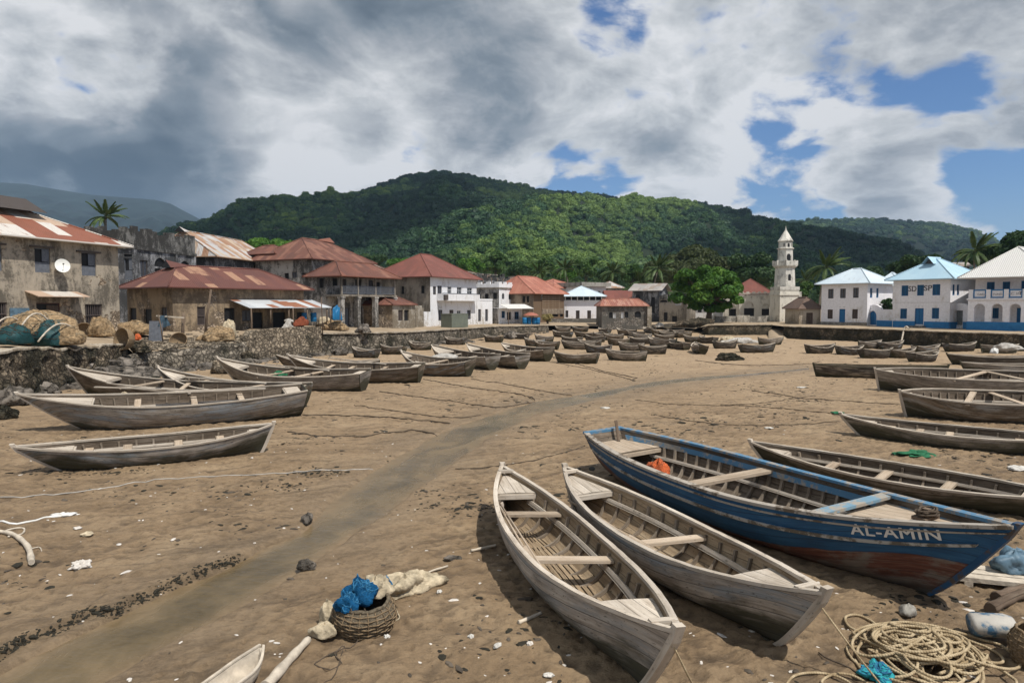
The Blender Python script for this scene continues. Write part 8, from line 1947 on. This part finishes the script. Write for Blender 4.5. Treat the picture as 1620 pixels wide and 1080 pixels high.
scatter('seaweed', 'larger dark weed clumps and stones scattered over the middle of the mud flat', 'seaweed', 1000, anywhere(15, 85, .08, pw=.75), 'weed', 12, .025, .075, .4)
scatter('shells', 'white shell fragments strewn over the near mud', 'shells', 330, anywhere(7.2, 24, 0), 'shell', 3, .008, .026, .5)
# ragged weed line on the left bank of the creek
bl = BANK[1:-1] or [flat(*p) for p in ((-60, 1062), (0, 1030), (36, 1010), (90, 992), (140, 965), (180, 965), (215, 945), (260, 925), (310, 905), (350, 890), (397, 874))]
def bankline(rg):
    q = rg.rand() * (len(bl) - 1); i = int(q); f = q - i; x = bl[i][0] * (1 - f) + bl[i + 1][0] * f; y = bl[i][1] * (1 - f) + bl[i + 1][1] * f; return x + rg.normal(0, .045) + .03, y + rg.normal(0, .04) - .04
scatter('seaweed', 'ragged black weed line along the left bank of the creek', 'seaweed', 700, bankline, 'weed', 5, .006, .02, .8)
def weedpatch(rg):
    k = rg.randint(5); cx, cy, sx_, sy_ = [(*flat(505, 748), .45, .25), (*flat(440, 770), .35, .3), (*flat(120, 745), 1.1, .25), (*flat(740, 800), .5, .18), (*flat(1480, 960), .5, .5)][k]; return cx + rg.normal(0, sx_), cy + rg.normal(0, sy_)
scatter('seaweed', 'dark weed patches on the mud above the creek', 'seaweed', 420, weedpatch, 'weed', 6, .010, .035, .5)

# fallen stones along the foot of the rubble walls
def wallfoot(rg):
    k = rg.randint(3); seg = (((-40, 33.5), (200, 43.2)), ((200, 43.0), (400, 53.0)), ((400, 53.3), (860, 101)))[k]; q = rg.rand() ** (1.0 if k < 2 else 1.5); x0, y0 = XY(*seg[0]); x1, y1 = XY(*seg[1])
    d = Vector((x1 - x0, y1 - y0)).normalized(); o_ = abs(rg.normal(0, (1.3, .8, .5)[k])) + .15; return x0 + (x1 - x0) * q + d.y * o_, y0 + (y1 - y0) * q - d.x * o_
def bank(rg):
    q = rg.rand(); x0, y0 = XY(-60, 32.0); x1, y1 = XY(205, 43.5); d = Vector((x1 - x0, y1 - y0)).normalized(); o_ = abs(rg.normal(0, 1.0)); return x0 + (x1 - x0) * q + d.y * o_, y0 + (y1 - y0) * q - d.x * o_
def bank_z(x, y):
    x0, y0 = XY(-60, 32.0); x1, y1 = XY(205, 43.5); d = Vector((x1 - x0, y1 - y0)).normalized(); o_ = (x - x0) * d.y - (y - y0) * d.x; return gz_fast(x, y) + max(0, 1.05 - .62 * abs(o_)) * (.3 + .7 * random.random())
scatter('rubble', 'broken coral stones heaped against the foot of the left sea wall', 'rubble', 620, bank, 'rock', 18, .10, .34, .85, bank_z)
def edge_(rg):
    p = rg.uniform(203, 395); y0, y1 = (float(np.interp(p, E[:, 0], E[:, k])) for k in (1, 3)); y = y0 + .3 + abs(rg.normal(0, .35)) * (y1 - y0); return (p - 810) / FPX * y, y
scatter('rubble', 'loose stones and shards spread on the low terrace before the hut', 'rubble', 520, edge_, 'porch_stone', 19, .04, .20, .7, lambda x, y: (shore(x, y) or 0) + .0)
scatter('rubble', 'stones fallen from the rubble walls', 'rubble', 700, wallfoot, 'rock', 8, .06, .30, .8)
# spare timber lying in the old boats on the left
for i, (pa, pb, hz, l_) in enumerate((((150, 612), (330, 618), 1.0, 'loose spar lying along the upswept boat'), ((170, 606), (300, 622), .95, 'second loose spar crossing the upswept boat'), ((250, 622), (420, 614), 1.05, 'long plank laid in the large grey boat'), ((290, 596), (420, 606), 1.05, 'loose plank in the open boat with pale thwarts'), ((420, 576), (520, 586), 1.05, 'broken plank in the boat below the stone porch'), ((520, 566), (610, 576), 1.0, 'loose plank in the brown boat with the reddish stern'))):
    A_, B__ = tips(pa, pb, hz, hz)[0], None
    def at_h(p):
        r = ray(*p); t = (hz - EYE) / r.z; return Vector((r.x * t, r.y * t, hz))
    mb = MB(); mb.beam(at_h(pa), at_h(pb), .11, .045); tag(mb.build('plank', MAT['bleached_wood']), l_, 'plank')
# ------------------------------------------------------------------ the humid air between the shore and the hills
HAZE = True
if HAZE:
    hm = bpy.data.materials.new('haze_air'); hm.use_nodes = True; t = hm.node_tree; t.nodes.clear()
    pv = t.nodes.new('ShaderNodeVolumePrincipled'); ou = t.nodes.new('ShaderNodeOutputMaterial')
    pv.inputs['Color'].default_value = (0.50, 0.72, 1.0, 1); pv.inputs['Density'].default_value = 0.00010; pv.inputs['Anisotropy'].default_value = 0.1
    t.links.new(pv.outputs[0], ou.inputs['Volume'])
    mb = MB(); mb.box((0, 2500, 310), (9000, 6200, 630)); o = mb.build('haze', hm); tag(o, kind='stuff')
# cloud added out of view to shade the hills, broken over the middle spur
def shade_cloud(label, cx, cy, z, lx, ly, seed, hole=None):
    cm = MAT.get('shade_cloud')
    if cm is None:
        m, t, b = newmat('shade_cloud', 1.0, 0.0); b.inputs['Base Color'].default_value = (.85, .86, .88, 1)
        tr = t.n('ShaderNodeBsdfTransparent'); mx = t.n('ShaderNodeMixShader'); mx.inputs[0].default_value = .58
        t.t.links.new(tr.outputs[0], mx.inputs[1]); t.t.links.new(b.outputs[0], mx.inputs[2]); t.t.links.new(mx.outputs[0], t.nodes['Material Output'].inputs[0]); cm = MAT['shade_cloud'] = m
    n = 70; xs = np.linspace(-1, 1, n); Xc, Yc = np.meshgrid(xs, xs); Xw, Yw = cx + Xc * lx, cy + Yc * ly
    edge_ = 1 - np.maximum(np.abs(Xc), np.abs(Yc)) ** 2 + .5 * fbm(Xw / 220, Yw / 220, 4, seed)
    if hole is not None:
        for hx, hy, hr, hs in hole: edge_ = np.minimum(edge_, (np.hypot((Xw - hx) , (Yw - hy) * hs) / hr - 1) * 1.2 + .5 * fbm(Xw / 90, Yw / 90, 4, seed + 3))
    th_ = np.clip(edge_, 0, 1); top = z + 90 * th_ ** .6 + 50 * th_ * fbm(Xw / 90, Yw / 90, 4, seed + 7); bot = z - 14 * th_ ** .6 + 12 * th_ * fbm(Xw / 70, Yw / 70, 3, seed + 9)
    keep = edge_ > 0; vs, fs, idx = [], [], {}
    def vid(i, j, k):
        key = (i, j, k)
        if key not in idx: idx[key] = len(vs); vs.append((Xw[i, j], Yw[i, j], top[i, j] if k else bot[i, j]))
        return idx[key]
    for i in range(n - 1):
        for j in range(n - 1):
            if keep[i, j] and keep[i + 1, j] and keep[i, j + 1] and keep[i + 1, j + 1]:
                fs.append([vid(i, j, 1), vid(i, j + 1, 1), vid(i + 1, j + 1, 1), vid(i + 1, j, 1)]); fs.append([vid(i, j, 0), vid(i + 1, j, 0), vid(i + 1, j + 1, 0), vid(i, j + 1, 0)])
    me = bpy.data.meshes.new('shade_cloud'); me.from_pydata(vs, [], fs); me.polygons.foreach_set('use_smooth', [True] * len(fs)); me.materials.append(cm)
    o = bpy.data.objects.new('shade_cloud', me); COL.objects.link(o); tag(o, label, 'shade_cloud'); return o
zc_ = 860.0; sh_ = Vector((SDIR.x, SDIR.y)) / SDIR.z
def over(px, py, Y):      # where the added cloud must break for the sun to reach this point
    p = P(px, py, Y); q = p.xy + sh_ * (zc_ - p.z); return q.x, q.y
h1_ = over(960, 385, 720); h2_ = over(1010, 350, 880); h3_ = over(870, 420, 500)
cx_, cy_ = over(760, 380, 900)
shade_cloud('broad grey cloudbank added out of view to shade the forested hill', cx_, cy_, zc_, 900, 700, 5, [(*h1_, 130, 1.0), (*h2_, 110, 1.0), (*h3_, 140, 1.0), (*over(700, 400, 480), 90, 1.0)])
